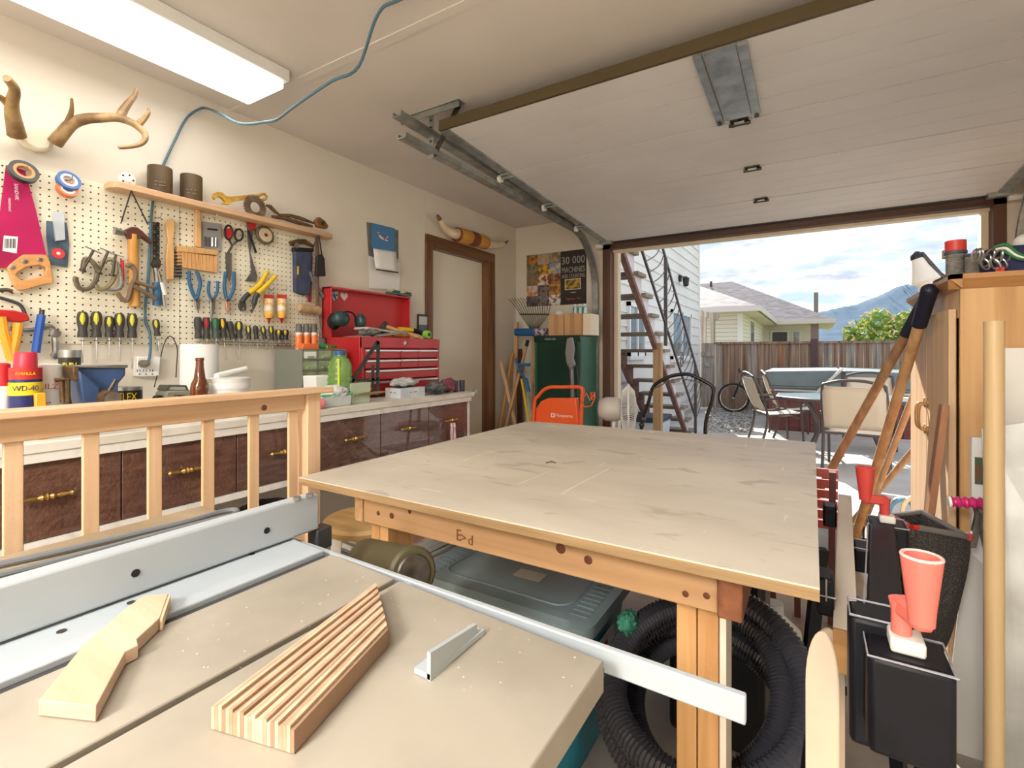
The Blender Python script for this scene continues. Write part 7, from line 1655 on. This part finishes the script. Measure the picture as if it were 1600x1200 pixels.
for s, w_2, l_2 in ((sf_, 0.085, 0.09), (sn_, 0.09, 0.085)):
    MB().obox((s.x+0.005, s.y, s.z-0.045), (w_2*0.42, l_2*0.5, 0.02)).build('crank_collar', M('collar_white', (220, 214, 206), 0.5), pb_, bev=0.004)
    MB().obox((s.x+0.005, s.y, s.z-0.12), (w_2, l_2, 0.13)).build('crank_housing', m_pbk, pb_, bev=0.008)
    MB().tube([V((s.x+0.005+sx*w_2/2, s.y+sy*l_2/2, s.z-0.056)) for sx, sy in ((-1, -1), (1, -1), (1, 1), (-1, 1))], 0.0018, 5, closed=True).build('edge_wear', m_wear, pb_)
# rails along the bench between the two cranks
xr0 = (sn_.x+sf_.x)/2
MB().beam((sn_.x-0.01, sn_.y+0.05, JZ-0.05), (sf_.x-0.01, sf_.y-0.05, JZ-0.05), 0.055, 0.07).build('side_rail', m_pbk, pb_, bev=0.005)
MB().beam((sn_.x-0.041, sn_.y+0.05, JZ-0.016), (sf_.x-0.041, sf_.y-0.05, JZ-0.016), 0.003, 0.003).build('edge_wear', m_wear, pb_)
for yy, hh in ((0.98, 0.06), (1.15, 0.05), (1.5, 0.06)):
    c = V((lerp(ja, jb, (yy-0.95)/0.9).x+0.045, yy, JZ-0.06))
    MB().obox(c, (0.06, 0.07, hh)).build('cross_channel', m_pbk, pb_, bev=0.006)
    MB().tube([c+V((sx*0.03, sy*0.035, hh/2)) for sx, sy in ((-1, -1), (1, -1), (1, 1), (-1, 1))], 0.002, 5, closed=True).build('edge_wear', m_wear, pb_)
# jaw brackets on the table side
for u0, u1, v0, v1, Y in ((1276, 1306, 902, 968, 1.02), (1286, 1309, 791, 826, 1.72)):
    p0, p1 = at(u0, v0, Y=Y), at(u1, v1, Y=Y)
    bo = MB().box((p0.x, Y, p1.z), (p1.x-0.002, Y+0.06, p0.z)).build('jaw_bracket', m_pbk, pb_, bev=0.005)
    if Y < 1.5:
        zz = p0.z*0.55+p1.z*0.45
        MB().tube([V((p0.x, Y-0.001, zz)), V((p1.x, Y-0.001, zz))], 0.0016, 5).tube([V(((p0.x+p1.x)/2, Y-0.001, p0.z)), V(((p0.x+p1.x)/2, Y-0.001, zz-0.008))], 0.0016, 5).build('edge_wear', m_wear, pb_)
for yy in (1.0, 1.62):
    for xx, xb in ((0.02, -0.04), (0.15, 0.2)): MB().beam((xx, yy, JZ-0.1), (xb, yy+(0.1 if yy < 1.3 else -0.02), 0), 0.03, 0.03).build('leg', m_pbk, pb_)
    MB().beam((-0.02, yy, 0.3), (0.18, yy, 0.3), 0.025, 0.025).build('brace', m_pbk, pb_)
# ================================================================ mower grass bag
m_mesh = M('black_mesh', (44, 40, 38), 0.9, col2=(86, 80, 76), scale=(260, 260, 260), lo=0.52, hi=0.62, detail=1)
gbg = thing('grass_bag', 'black mesh mower grass bag with tubular rim', 'grass bag', (0.28, 1.95, 0.2))
zr = 0.78
rim = [at(1396, 803, Y=2.02), at(1424, 800, Y=2.2), at(1515, 838, Y=2.03), at(1424, 828, Y=1.75)]
r0, r1, r2, r3 = at(1392, 806, Y=1.95), at(1440, 800, Y=2.02), at(1513, 839, Y=1.93), at(1420, 822, Y=1.78)
bot = [at(1420, 960, Y=1.9), at(1440, 965, Y=2.0), at(1468, 962, Y=1.92), at(1440, 985, Y=1.82)]
for p in bot: p.z -= 0.12
def bag(u, v):
    L4 = [r0, r3, r2, r1, r0]; B4 = [bot[0], bot[3], bot[2], bot[1], bot[0]]
    k = min(int(u*4), 3); f = u*4-k
    a, b = lerp(L4[k], L4[k+1], f), lerp(B4[k], B4[k+1], f)
    p = lerp(a, b, v); c = (r0+r1+r2+r3)/4; bl_ = math.sin(v*math.pi)*0.02
    dd = V((p.x-c.x, p.y-c.y, 0)); dd = dd.normalized() if dd.length > 1e-5 else dd
    return p+dd*bl_+V((0.004*math.sin(u*40+v*7), 0, 0))
MB().sheet(bag, 32, 12).build('mesh_body', m_mesh, gbg, solid=0.003)
MB().add(bot, [(0, 1, 2, 3)]).build('mesh_bottom', m_mesh, gbg, solid=0.003)
m_rim = M('rim_grey', (112, 108, 106), 0.4)
MB().tube([r0, r3, lerp(r3, r2, 0.2)], 0.008, 8).build('rim_tube', m_red, gbg); MB().tube([lerp(r3, r2, 0.15), r2], 0.009, 8).build('rim_tube', m_rim, gbg); MB().tube([r2, r1], 0.008, 8).build('rim_tube', m_rim, gbg); MB().tube([r1, r0], 0.008, 8).build('rim_tube', m_rim, gbg)
MB().ell(r2, (0.012, 0.012, 0.012)).build('rim_cap', m_crank, gbg)
MB().cyl(V((bot[2].x, bot[2].y, 0)), bot[2], 0.01).build('bag_stand', m_dark, gbg)
# ================================================================ right-edge clutter
pz_ = at(1553, 502, Y=1.58)
ppx = pz_.x
MB().cyl((ppx, 1.58, 0), (ppx, 1.58, pz_.z), 0.0188, n=20).build('plastic_pipe', M('tan_pipe', (196, 168, 124), 0.35, coat=0.2), None, 'tall tan plastic pipe standing before the cabinet', 'pipe')
x0_ = at(1572, 545, Y=1.95).x
ms = thing('sheet_board', 'white board leaning on the cabinet at the right edge', 'board', (x0_+0.2, 1.98, 0))
MB().prism([V((x0_, 1.95, 0)), V((x0_+0.42, 1.93, 0)), V((x0_+0.42, 2.04, H+0.012)), V((x0_, 2.04, H+0.012))], (0, 0.012, 0)).build('panel', M('white_board', (226, 224, 218), 0.5), ms)
x1_ = at(1566, 800, Y=1.7).x
gm_ = thing('metal_sheet', 'dull galvanized metal sheet at the right edge', 'metal sheet', (x1_+0.2, 1.75, 0))
zsh = at(1580, 640, Y=1.75).z
MB().prism([V((x1_, 1.70, 0)), V((x1_+0.4, 1.62, 0)), V((x1_+0.4, 1.86, zsh+0.05)), V((x1_, 1.88, zsh-0.07))], (0.0, 0.004, 0)).build('sheet', M('dull_galvanized', (170, 172, 170), 0.35, 0.6, col2=(142, 142, 138), scale=(6, 6, 6)), gm_)
# pale sloping panel and white carton with print
sp0 = [at(1506, 852, Y=2.04), at(1548, 895, Y=2.04)]
MB().prism([V((sp0[0].x, 2.02, sp0[0].z)), V((sp0[1].x+0.02, 2.02, sp0[1].z-0.02)), V((sp0[1].x+0.02, 1.98, 0)), V((sp0[0].x-0.06, 1.98, 0))], (0, 0.006, 0)).build('leaning_sheet', M('pale_grey_panel', (206, 202, 196), 0.5), None, 'pale grey panel with sloping top before the cabinet', 'panel')
cta, ctb = at(1517, 705, Y=2.055), at(1545, 700, Y=2.055)
ctn = thing('printed_carton', 'white carton with printed picture leaning on the cabinet', 'carton', (cta.x+0.04, 2.05, 0))
MB().box((cta.x, 2.045, 0), (cta.x+0.12, 2.07, at(1520, 683, Y=2.05).z)).build('carton', m_paper, ctn)
q0, q1 = at(1523, 714, Y=2.044), at(1543, 758, Y=2.044)
MB().box((q0.x, 2.042, q1.z), (q1.x, 2.0445, q0.z)).build('picture', M('carton_print', (120, 84, 62), 0.6, col2=(74, 104, 70), scale=(50, 50, 50), lo=0.45, hi=0.55), ctn)
mg = thing('magenta_grip_tool', 'steel lever tool with magenta finger-grooved grip', 'hand tool', at(1512, 786, Y=1.9))
ga, gb2 = at(1486, 784, Y=1.9), at(1545, 787, Y=1.9)
n_ = 24; gp = [lerp(ga, gb2, i/n_) for i in range(n_+1)]
MB().tube(gp, [0.0145+0.003*math.cos(i*2*math.pi*5/n_) for i in range(n_+1)], 12).build('grip', M('magenta_grip', (196, 44, 112), 0.35), mg)
MB().lathe(ga, ga-gb2, [(0, 0.017), (0.006, 0.017), (0.008, 0.012)], 14).build('grip_end', m_white, mg)
ha, hb_ = at(1532, 795, Y=1.92), at(1518, 855, Y=1.95)
MB().beam(ha, hb_, 0.02, 0.008).build('lever', m_steel, mg); MB().beam(at(1528, 792, Y=1.92), at(1548, 870, Y=1.95), 0.025, 0.008).build('frame_arm', m_galv, mg)
MB().cyl(at(1540, 798, Y=1.9), at(1540, 798, Y=1.93), 0.014).build('pivot', m_black, mg)
# red plastic crate and bits seen below the table on the right
rc = thing('red_slatted_crate', 'reddish slatted garden chair folded under the table end', 'folded chair', (0.05, 2.45, 0))
for k in range(6):
    a_ = at(1288, 865+k*12, Y=2.5); MB().beam(V((a_.x-0.25, 2.5+0.02*k, 0.70-0.05*k)), V((a_.x+0.05, 2.5+0.02*k, 0.70-0.05*k)), 0.012, 0.036).build('slat', M('faded_red', (206, 108, 104), 0.6), rc)
for xx in (-0.16, -0.06, 0.07): MB().beam((xx, 2.62, 0), (xx, 2.45, 0.72), 0.025, 0.025).build('leg', M('maroon_metal', (112, 70, 68), 0.5), rc)
gw = at(1280, 1010, Y=1.42)
q0, q1 = at(1262, 1050, Y=0.95), at(1306, 1050, Y=0.95); qc = (q0.x+q1.x)/2; qw = (q1.x-q0.x)/2+0.004; qz = at(1285, 987, Y=0.95).z
MB().prism([V((qc-qw, 0.95, 0)), V((qc+qw, 0.95, 0))]+[V((qc+qw*math.cos(a), 0.95, qz-0.09+0.09*math.sin(a))) for a in [math.pi*k/14 for k in range(15)]], (0.01, 0.022, 0)).build('rounded_board', M('beige_disc', (222, 200, 174), 0.6), None, 'beige round-topped board standing beside the portable bench', 'board', bev=0.002)
pn_ = at(1370, 1010, Y=0.88)
cn2_ = MB().box((pn_.x-0.034, 0.86, pn_.z-0.14), (pn_.x+0.026, 0.92, pn_.z+0.045)).build('near_channel', m_pbk, pb_, bev=0.008)
MB().tube([V((pn_.x+sx, sy, pn_.z+0.046)) for sx, sy in ((-0.033, 0.861), (0.025, 0.861), (0.025, 0.919), (-0.033, 0.919))], 0.0018, 5, closed=True).build('edge_wear', m_wear, pb_)
MB().lathe((gw.x-0.13, 1.95, 0), (0, 0, 1), [(0, 0.08), (0.25, 0.085), (0.30, 0.03), (0.34, 0.03)], 20).build('white_jug', M('milk_jug', (226, 230, 236), 0.3), None, 'white plastic jug on the floor behind the round board', 'jug')
# ================================================================ poster on the end wall
py_ = BY-0.006
A0, A1 = at(823, 399, Y=py_), at(916, 389, Y=py_); pz0 = at(823, 479.5, Y=py_).z; pz1 = (A0.z+A1.z)/2
po = thing('machine_poster', 'poster of forestry machine photos with black title panel', 'poster', (A0.x, py_, pz0))
xm = at(876, 430, Y=py_).x
MB().box((A0.x, py_, pz0), (xm, BY-0.001, pz1)).build('photo_sheet', M('poster_brown', (120, 100, 66), 0.5), po)
bp2 = MB().box((xm, py_, pz0), (A1.x, BY-0.001, pz1)).build('title_panel', M('poster_black', (44, 36, 34), 0.5), po)
pc_ = [((196, 132, 48), (120, 84, 40)), ((206, 150, 60), (150, 176, 206)), ((188, 150, 120), (110, 110, 80)), ((150, 130, 110), (90, 100, 70)), ((224, 170, 40), (110, 90, 40)), ((220, 196, 120), (130, 150, 190)), ((120, 110, 90), (160, 120, 70)), ((228, 214, 196), (150, 80, 40)), ((170, 120, 70), (100, 70, 50)), ((216, 206, 214), (200, 140, 70)), ((60, 66, 90), (140, 120, 110)), ((214, 150, 60), (120, 90, 60)), ((120, 104, 120), (70, 70, 50)), ((90, 80, 60), (140, 130, 130)), ((226, 226, 222), (140, 90, 60))]
k = 0; rows = 5; cw_ = (xm-A0.x)/3; rh = (pz1-pz0)/rows
for j in range(rows):
    for i in range(3):
        dz_ = (0, 0.03, -0.015)[i]*(1 if 0 < j < rows else 0)
        MB().box((A0.x+cw_*i+0.001, py_-0.0008, max(pz0, pz1-rh*(j+1)+dz_*0)), (A0.x+cw_*(i+1)-0.001, py_, pz1-rh*j-0.001)).build('photo', M('photo_%d' % k, pc_[k][0], 0.5, col2=pc_[k][1], scale=(22, 22, 22), lo=0.44, hi=0.56, detail=5, distort=0.5), po); k += 1
m_grt = M('poster_grey_text', (170, 166, 162), 0.5); xc = (xm+A1.x)/2; pw = A1.x-xm
for s, v, hh in (('30 000', 406, 0.070), ('MACHINES', 421, 0.052), ('AND COUNTING', 431, 0.036)):
    lettering(s, V((xc, py_-0.0007, at(895, v, Y=py_).z)), (1, 0, 0), (0, 0, 1), hh, m_grt, bp2, width=pw*0.9)
zi = at(895, 444, Y=py_).z
im = MB().box((xc-0.085, py_-0.001, zi-0.05), (xc+0.075, py_, zi+0.05)).build('inset_border', M('cream_border', (226, 214, 170), 0.6), bp2)
lettering('30 000 th', V((xc, py_-0.0007, at(895, 457, Y=py_).z)), (1, 0, 0), (0, 0, 1), 0.010, m_winktext, bp2)
MB().box((xc-0.078, py_-0.0016, zi-0.043), (xc+0.068, py_-0.001, zi+0.043)).build('inset_photo', M('inset_photo', (206, 160, 50), 0.5, col2=(74, 84, 50), scale=(26, 26, 26), lo=0.45, hi=0.55), bp2)
lettering('Tigercat : TCi', V((xc, py_-0.0007, at(895, 467, Y=py_).z)), (1, 0, 0), (0, 0, 1), 0.026, M('orange_red_text', (226, 84, 38), 0.5), bp2, width=pw*0.58)

# ================================================================ green metal cabinet
m_gcab = M('dark_green_metal', (22, 58, 46), 0.2, coat=0.5); m_gcab2 = M('green_metal_lit_side', (28, 92, 66), 0.35, coat=0.2)  # case is a lighter green than the door: light on its side painted in
gx0, gx1, gy0, gy1 = -2.06, -1.625, 3.72, 4.08; gz = at(880, 524, Y=gy0).z
gc = thing('steel_locker', 'dark green steel security cabinet against the end wall', 'cabinet', ((gx0+gx1)/2, (gy0+gy1)/2, 0))
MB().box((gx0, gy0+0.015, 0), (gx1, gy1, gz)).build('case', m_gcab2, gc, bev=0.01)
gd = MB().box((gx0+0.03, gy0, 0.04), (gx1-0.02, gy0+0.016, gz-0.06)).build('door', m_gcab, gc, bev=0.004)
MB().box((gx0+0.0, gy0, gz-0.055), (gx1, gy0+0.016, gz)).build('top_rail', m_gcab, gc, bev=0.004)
lettering('STACK-ON', V(((gx0+gx1)/2-0.06, gy0-0.001, gz-0.03)), (1, 0, 0), (0, 0, 1), 0.016, M('label_silver', (206, 204, 190), 0.4), gc, width=0.1)
MB().lathe((gx0+0.07, gy0, 0.75), (0, -1, 0), [(0, 0.014), (0.006, 0.014), (0.006, 0)], 14).build('lock', m_steel, gd)
m_card = M('cardboard', (206, 168, 124), 0.8, col2=(198, 158, 114), scale=(4, 4, 4)); m_ctape = M('box_tape', (182, 140, 96), 0.5)
def carton(x0, x1, y0, y1, z0, z1, label, nm='cardboard_box'):
    t = thing(nm, label, 'cardboard box', ((x0+x1)/2, (y0+y1)/2, z0), 'cardboard boxes on the green cabinet')
    MB().box((x0, y0, z0), (x1, y1, z1)).build('carton', m_card, t, bev=0.002); MB().box(((x0+x1)/2-0.02, y0-0.001, z0), ((x0+x1)/2+0.02, y0, z1)).box(((x0+x1)/2-0.02, y0, z1), ((x0+x1)/2+0.02, y1, z1+0.001)).build('tape', m_ctape, t)
    return t
xa, xb, xc_ = at(857, 510, Y=3.76).x, at(881, 510, Y=3.76).x, at(907, 510, Y=3.76).x; zt_ = at(880, 491, Y=3.76).z
carton(xa, xb-0.003, 3.76, 3.98, gz+0.002, zt_, 'left cardboard box on the green cabinet'); carton(xb+0.003, xc_, 3.76, 3.98, gz+0.002, zt_+0.004, 'right cardboard box on the green cabinet')
MB().box((xc_+0.004, 3.8, gz+0.002), (xc_+0.075, 3.98, zt_)).build('white_carton', M('off_white_carton', (236, 226, 206), 0.7), None, 'narrow off-white carton beside the cardboard boxes', 'carton', bev=0.002)
jx = at(908, 486, Y=3.85).x
for k in range(3):
    x = jx-0.055+0.045*k; t = thing('teal_bottle', ['left', 'middle', 'right'][k]+' small teal-labelled bottle on the boxes', 'bottle', (x, 3.85, zt_+0.006), 'teal bottles on the boxes')
    MB().lathe((x, 3.85, zt_+0.006), (0, 0, 1), [(0, 0.02), (0.055, 0.02), (0.062, 0.012)], 14).build('bottle', M('teal_label', (40, 168, 180), 0.4, col2=(228, 236, 236), scale=(40, 40, 12), lo=0.52, hi=0.56), t); MB().lathe((x, 3.85, zt_+0.068), (0, 0, 1), [(0, 0.013), (0.02, 0.013), (0.02, 0)], 12).build('cap', m_white, t)
MB().lathe((xa+0.06, 3.85, zt_+0.003), (0, 0, 1), [(0, 0.035), (0.03, 0.035), (0.035, 0.025), (0.035, 0)], 16).build('plastic_tub', m_white, None, 'small white tub on the left cardboard box', 'tub')
# ================================================================ leaf rake, foam roll, wooden handles
ry = 4.02; m_rake = M('rake_steel', (70, 66, 44), 0.5, 0.4)
rk_ = thing('leaf_rake', 'upturned wire leaf rake beside the poster', 'rake', (at(835, 520, Y=ry).x, ry, 0))
for k in range(15):
    f = k/14; tp = at(797+f*64, 466+6*abs(f-0.3), Y=ry); md = at(813+f*44, 491, Y=ry); bt2 = at(829+f*11, 515, Y=ry)
    MB().tube([bt2, md, lerp(md, tp, 0.8), tp+V((0, -0.03, 0))], 0.0028, 5).build('tine', m_rake, rk_)
MB().beam(at(812, 491, Y=ry-0.004), at(858, 491, Y=ry-0.004), 0.008, 0.012).build('spreader', m_rake, rk_)
MB().cyl(at(834, 516, Y=ry), V((at(834, 516, Y=ry).x-0.02, ry-0.02, 0)), 0.013).build('handle', m_hand, rk_)
fr_ = thing('foam_roll', 'rolled blue foam mat with patterned end', 'foam mat', at(820, 525, Y=3.86))
fa, fb2, fc2 = at(806, 519, Y=3.86), at(836, 519, Y=3.86), at(856, 519, Y=3.86)
MB().cyl(fa, fb2, 0.034, n=20).build('roll', M('foam_blue', (28, 96, 152), 0.8), fr_); MB().cyl(fb2, fc2, 0.034, n=20).build('wrapper', M('wrapper_purple', (196, 190, 204), 0.6, col2=(110, 58, 96), scale=(40, 40, 40), lo=0.48, hi=0.54), fr_)
def stick(u0, v0, u1, v1, Y0, Y1, r, mat, name, label, cat, square=False, tip=None):
    uu = u1+(u1-u0)*(765-v1)/(v1-v0); a = at(u0, v0, Y=Y0); b = at(uu, 765, Y=Y1); b.z = 0.0
    t = thing(name, label, cat, (b.x, b.y, 0))
    if square: MB().beam(b, a, r*2.2, r*1.4, up=(0, 1, 0)).build('shaft', mat, t, bev=0.002)
    else: MB().cyl(b, a, r, r, 12).build('shaft', mat, t)
    if tip is not None: d = (a-b).normalized(); MB().cyl(a-d*0.04, a+d*0.02, r*1.3, r*1.2, 12).build('tip', tip, t)
    return t
stick(807, 503, 803, 668, 4.02, 3.92, 0.017, m_pine_z, 'wooden_post', 'upright pine post in the corner under the blue roll', 'post', True)
stick(783, 565, 807, 668, 3.8, 3.70, 0.014, m_pine_z, 'wooden_strip', 'short pine strip leaning lowest in the corner', 'strip', True)
stick(801, 552, 781, 668, 3.95, 3.5, 0.014, M('amber_wood', (206, 146, 70), 0.5), 'wooden_pole', 'amber wooden pole leaning beside the short strip', 'pole')
stick(824, 535, 789, 668, 3.9, 3.5, 0.013, m_hand, 'wooden_pole', 'pale wooden pole with black tip crossing the others', 'pole', False, m_black)
stick(812, 545, 812, 668, 4.05, 3.98, 0.020, m_brown, 'dark_plank', 'dark brown plank standing at the back of the corner', 'plank', True)
bs_ = stick(815, 592, 827, 660, 3.75, 3.6, 0.012, m_yellow, 'snow_shovel', 'yellow-handled snow shovel with blue blade', 'shovel')
ba = at(806, 556, Y=3.76); bb2 = at(828, 592, Y=3.72)
MB().tube([at(805, 560, Y=3.78), at(812, 580, Y=3.76), at(821, 594, Y=3.74)], 0.012, 8).build('blue_bracket', M('shovel_blue', (48, 108, 168), 0.4), bs_); MB().tube([at(811, 570, Y=3.77), at(828, 570, Y=3.77)], 0.014, 8).build('grip', MATS['shovel_blue'], bs_); MB().tube([at(823, 594, Y=3.74), at(832, 655, Y=3.6)], 0.010, 8).build('grey_shaft', m_galv, bs_)
MB().tube([at(822, 592, Y=3.745), at(826, 612, Y=3.70)], 0.016, 8).build('blue_socket', MATS['shovel_blue'], bs_)
# ================================================================ orange walk-behind machine with tubular handle
oy = 3.05; m_or = M('machine_orange', (240, 96, 40), 0.35, coat=0.2)
om = thing('orange_sweeper', 'orange walk-behind garden machine with tubular handle', 'garden machine', (at(870, 650, Y=oy).x, oy, 0))
hp_ = [at(833, 680, Y=oy), at(834, 640, Y=oy), at(842, 618, Y=oy), at(856, 606, Y=oy), at(880, 605, Y=oy), at(905, 605, Y=oy), at(911, 612, Y=oy), at(909, 630, Y=oy), at(905, 680, Y=oy)]
hp_[0].z = 0.25; hp_[-1].z = 0.25
MB().tube(spline(hp_, 5), 0.0125, 10).build('handle_tube', m_or, om)
pn = [at(u, v, Y=oy+0.02) for u, v in [(836, 640), (845, 627), (856, 622), (900, 622), (903, 660), (903, 690), (836, 690)]]
hood = MB().prism(pn, (0, 0.05, 0)).build('hood', m_or, om, bev=0.006)
lc_ = at(879, 650, Y=oy+0.018)
lettering('Husqvarna', lc_+V((0.012, 0, 0)), (1, 0, 0), (0, 0, 1), 0.028, m_winktext, hood, width=0.13)
q = lc_+V((-0.075, 0, 0)); MB().ringprism([q+V((0.014*x, 0, 0.014*z)) for x, z in ((-1, 1), (1, 1), (1, -1), (-1, -1))], [q+V((0.008*x, 0, 0.008*z)) for x, z in ((-1, 1), (1, 1), (1, -1), (-1, -1))], (0, -0.0012, 0)).build('crown_badge', m_winktext, hood)
MB().box((pn[0].x, oy-0.05, 0.12), (pn[3].x, oy+0.22, 0.42)).build('engine_deck', m_or, om, bev=0.03)
for xx in (pn[0].x-0.03, pn[3].x+0.01):
    for yy in (oy, oy+0.2): MB().cyl((xx, yy, 0.1), (xx+0.03, yy, 0.1), 0.1, n=18).build('wheel', m_black, om)
tg = [at(u, v, Y=oy-0.02) for u, v in [(908, 630), (916, 614), (922, 626), (928, 616), (930, 620), (924, 634), (914, 636), (908, 630)]]
MB().tube(tg, 0.004, 6).build('trigger_wire', m_or, om); MB().tube([at(924, 614, Y=oy-0.02), at(929, 613, Y=oy-0.02), at(929, 623, Y=oy-0.02), at(924, 624, Y=oy-0.02)], 0.006, 6, closed=True).build('trigger_loop', m_or, om)
# grey trimmer leaning in front of the green cabinet
st2 = thing('string_trimmer', 'grey string trimmer standing before the green cabinet', 'trimmer', (at(899, 655, Y=3.3).x, 3.3, 0))
m_tg = M('trimmer_grey', (128, 124, 128), 0.4, 0.2)
ta, tb2 = at(893, 570, Y=3.35), at(899, 655, Y=3.28)
MB().cyl(V((tb2.x+0.02, 3.24, 0)), ta, 0.016, 0.014).build('shaft', m_tg, st2)
MB().prism([at(u, v, Y=3.36) for u, v in [(889, 529), (896, 527), (899, 545), (897, 560), (901, 570), (893, 578), (888, 566), (886, 550)]], (0, -0.04, 0)).build('guard_head', m_tg, st2, bev=0.006)
MB().tube([at(888, 548, Y=3.33), at(889, 575, Y=3.32), at(893, 610, Y=3.3)], 0.003, 6).tube([at(899, 568, Y=3.33), at(903, 590, Y=3.32), at(904, 625, Y=3.3)], 0.003, 6).build('cable', m_dark, st2)
MB().cyl(at(897, 640, Y=3.29), at(899, 656, Y=3.28), 0.022, n=12).build('collar', m_black, st2)
# ================================================================ pedestal fan
fc_ = at(982, 640, Y=3.35); fan = thing('pedestal_fan', 'white pedestal fan seen from the side', 'fan', (fc_.x, fc_.y, 0))
axf = V((CY, SY-0.25, 0)).normalized(); up3 = V((0, 0, 1)); sd3 = up3.cross(axf)
m_fanw = M('fan_white', (238, 238, 234), 0.35); R0 = 0.175
def ringp(r, o, n=32): return [fc_+axf*o+(sd3*math.cos(2*math.pi*i/n)+up3*math.sin(2*math.pi*i/n))*r for i in range(n)]
MB().tube(ringp(R0, 0), 0.007, 6, closed=True).build('cage_rim', m_fanw, fan)
for o in (1, -1):
    cg = MB()
    for i in range(72):
        a = 2*math.pi*i/72; e_ = sd3*math.cos(a)+up3*math.sin(a)
        cg.tube([fc_+e_*R0, fc_+e_*R0*0.75+axf*0.04*o, fc_+e_*0.035+axf*0.055*o], 0.0026, 4)
    cg.tube(ringp(R0*0.5, 0.05*o), 0.002, 4, closed=True)
    cg.build('cage_grille', m_fanw, fan)
for i in range(3):
    a = 2*math.pi*i/3; e_ = sd3*math.cos(a)+up3*math.sin(a); f_ = sd3*-math.sin(a)+up3*math.cos(a)
    MB().add([fc_+e_*0.03-f_*0.02, fc_+e_*0.15-f_*0.06+axf*0.02, fc_+e_*0.155+f_*0.05-axf*0.02, fc_+e_*0.03+f_*0.03], [(0, 1, 2, 3)]).build('blade', M('fan_blade', (224, 230, 232), 0.3), fan, solid=0.003)
MB().lathe(fc_+axf*0.058, axf, [(0, 0.035), (0.006, 0.03), (0.006, 0)], 18).build('badge', m_fanw, fan)
MB().lathe(fc_-axf*0.055, -axf, [(0, 0.07), (0.02, 0.085), (0.10, 0.085), (0.15, 0.06), (0.16, 0)], 20).build('motor_housing', M('fan_grey', (208, 204, 196), 0.4), fan)
pb3 = fc_-axf*0.1
MB().cyl((pb3.x, pb3.y, 0.03), (pb3.x, pb3.y, pb3.z-0.05), 0.016).build('pole', m_fanw, fan); MB().lathe((pb3.x, pb3.y, 0), (0, 0, 1), [(0, 0.15), (0.02, 0.15), (0.035, 0.04)], 26).build('base', m_fanw, fan)
# ================================================================ push mower with black handlebar
my = 3.45; mw = thing('push_mower', 'push mower with arched black handlebar near the opening', 'mower', (at(1060, 660, Y=my).x, my, 0))
hb3 = [at(1003, 664, Y=my), at(1013, 630, Y=my), at(1022, 603, Y=my), at(1045, 589, Y=my), at(1065, 585, Y=my), at(1080, 586, Y=my), at(1103, 597, Y=my), at(1114, 606, Y=my), at(1113, 625, Y=my), at(1102, 672, Y=my)]
cxm = (hb3[0].x+hb3[-1].x)/2
l_ = [V((cxm-0.25, my-0.02, 0.3))]; r_ = [V((cxm+0.25, my-0.02, 0.3))]
MB().tube(spline(l_+hb3+r_, 5), 0.0125, 10).build('handlebar', M('gloss_black', (30, 30, 32), 0.25), mw)
MB().tube(spline([at(1022, 607, Y=my-0.02), at(1060, 592, Y=my-0.03), at(1100, 600, Y=my-0.02)], 5), 0.004, 6).build('safety_bar', m_steel, mw)
for p in (hb3[0], at(1005, 655, Y=my)): MB().ell(p, (0.02, 0.02, 0.02)).build('clamp_knob', m_dsteel, mw)
MB().lathe((cxm, my+0.35, 0.08), (0, 0, 1), [(0, 0.27), (0.1, 0.27), (0.16, 0.2), (0.2, 0.12), (0.36, 0.11), (0.38, 0)], 24).build('deck', m_black, mw)
for sx in (-1, 1):
    for yy in (my+0.1, my+0.62): MB().cyl((cxm+sx*0.24, yy, 0.09), (cxm+sx*0.285, yy, 0.09), 0.09, n=18).build('wheel', m_tyre, mw)
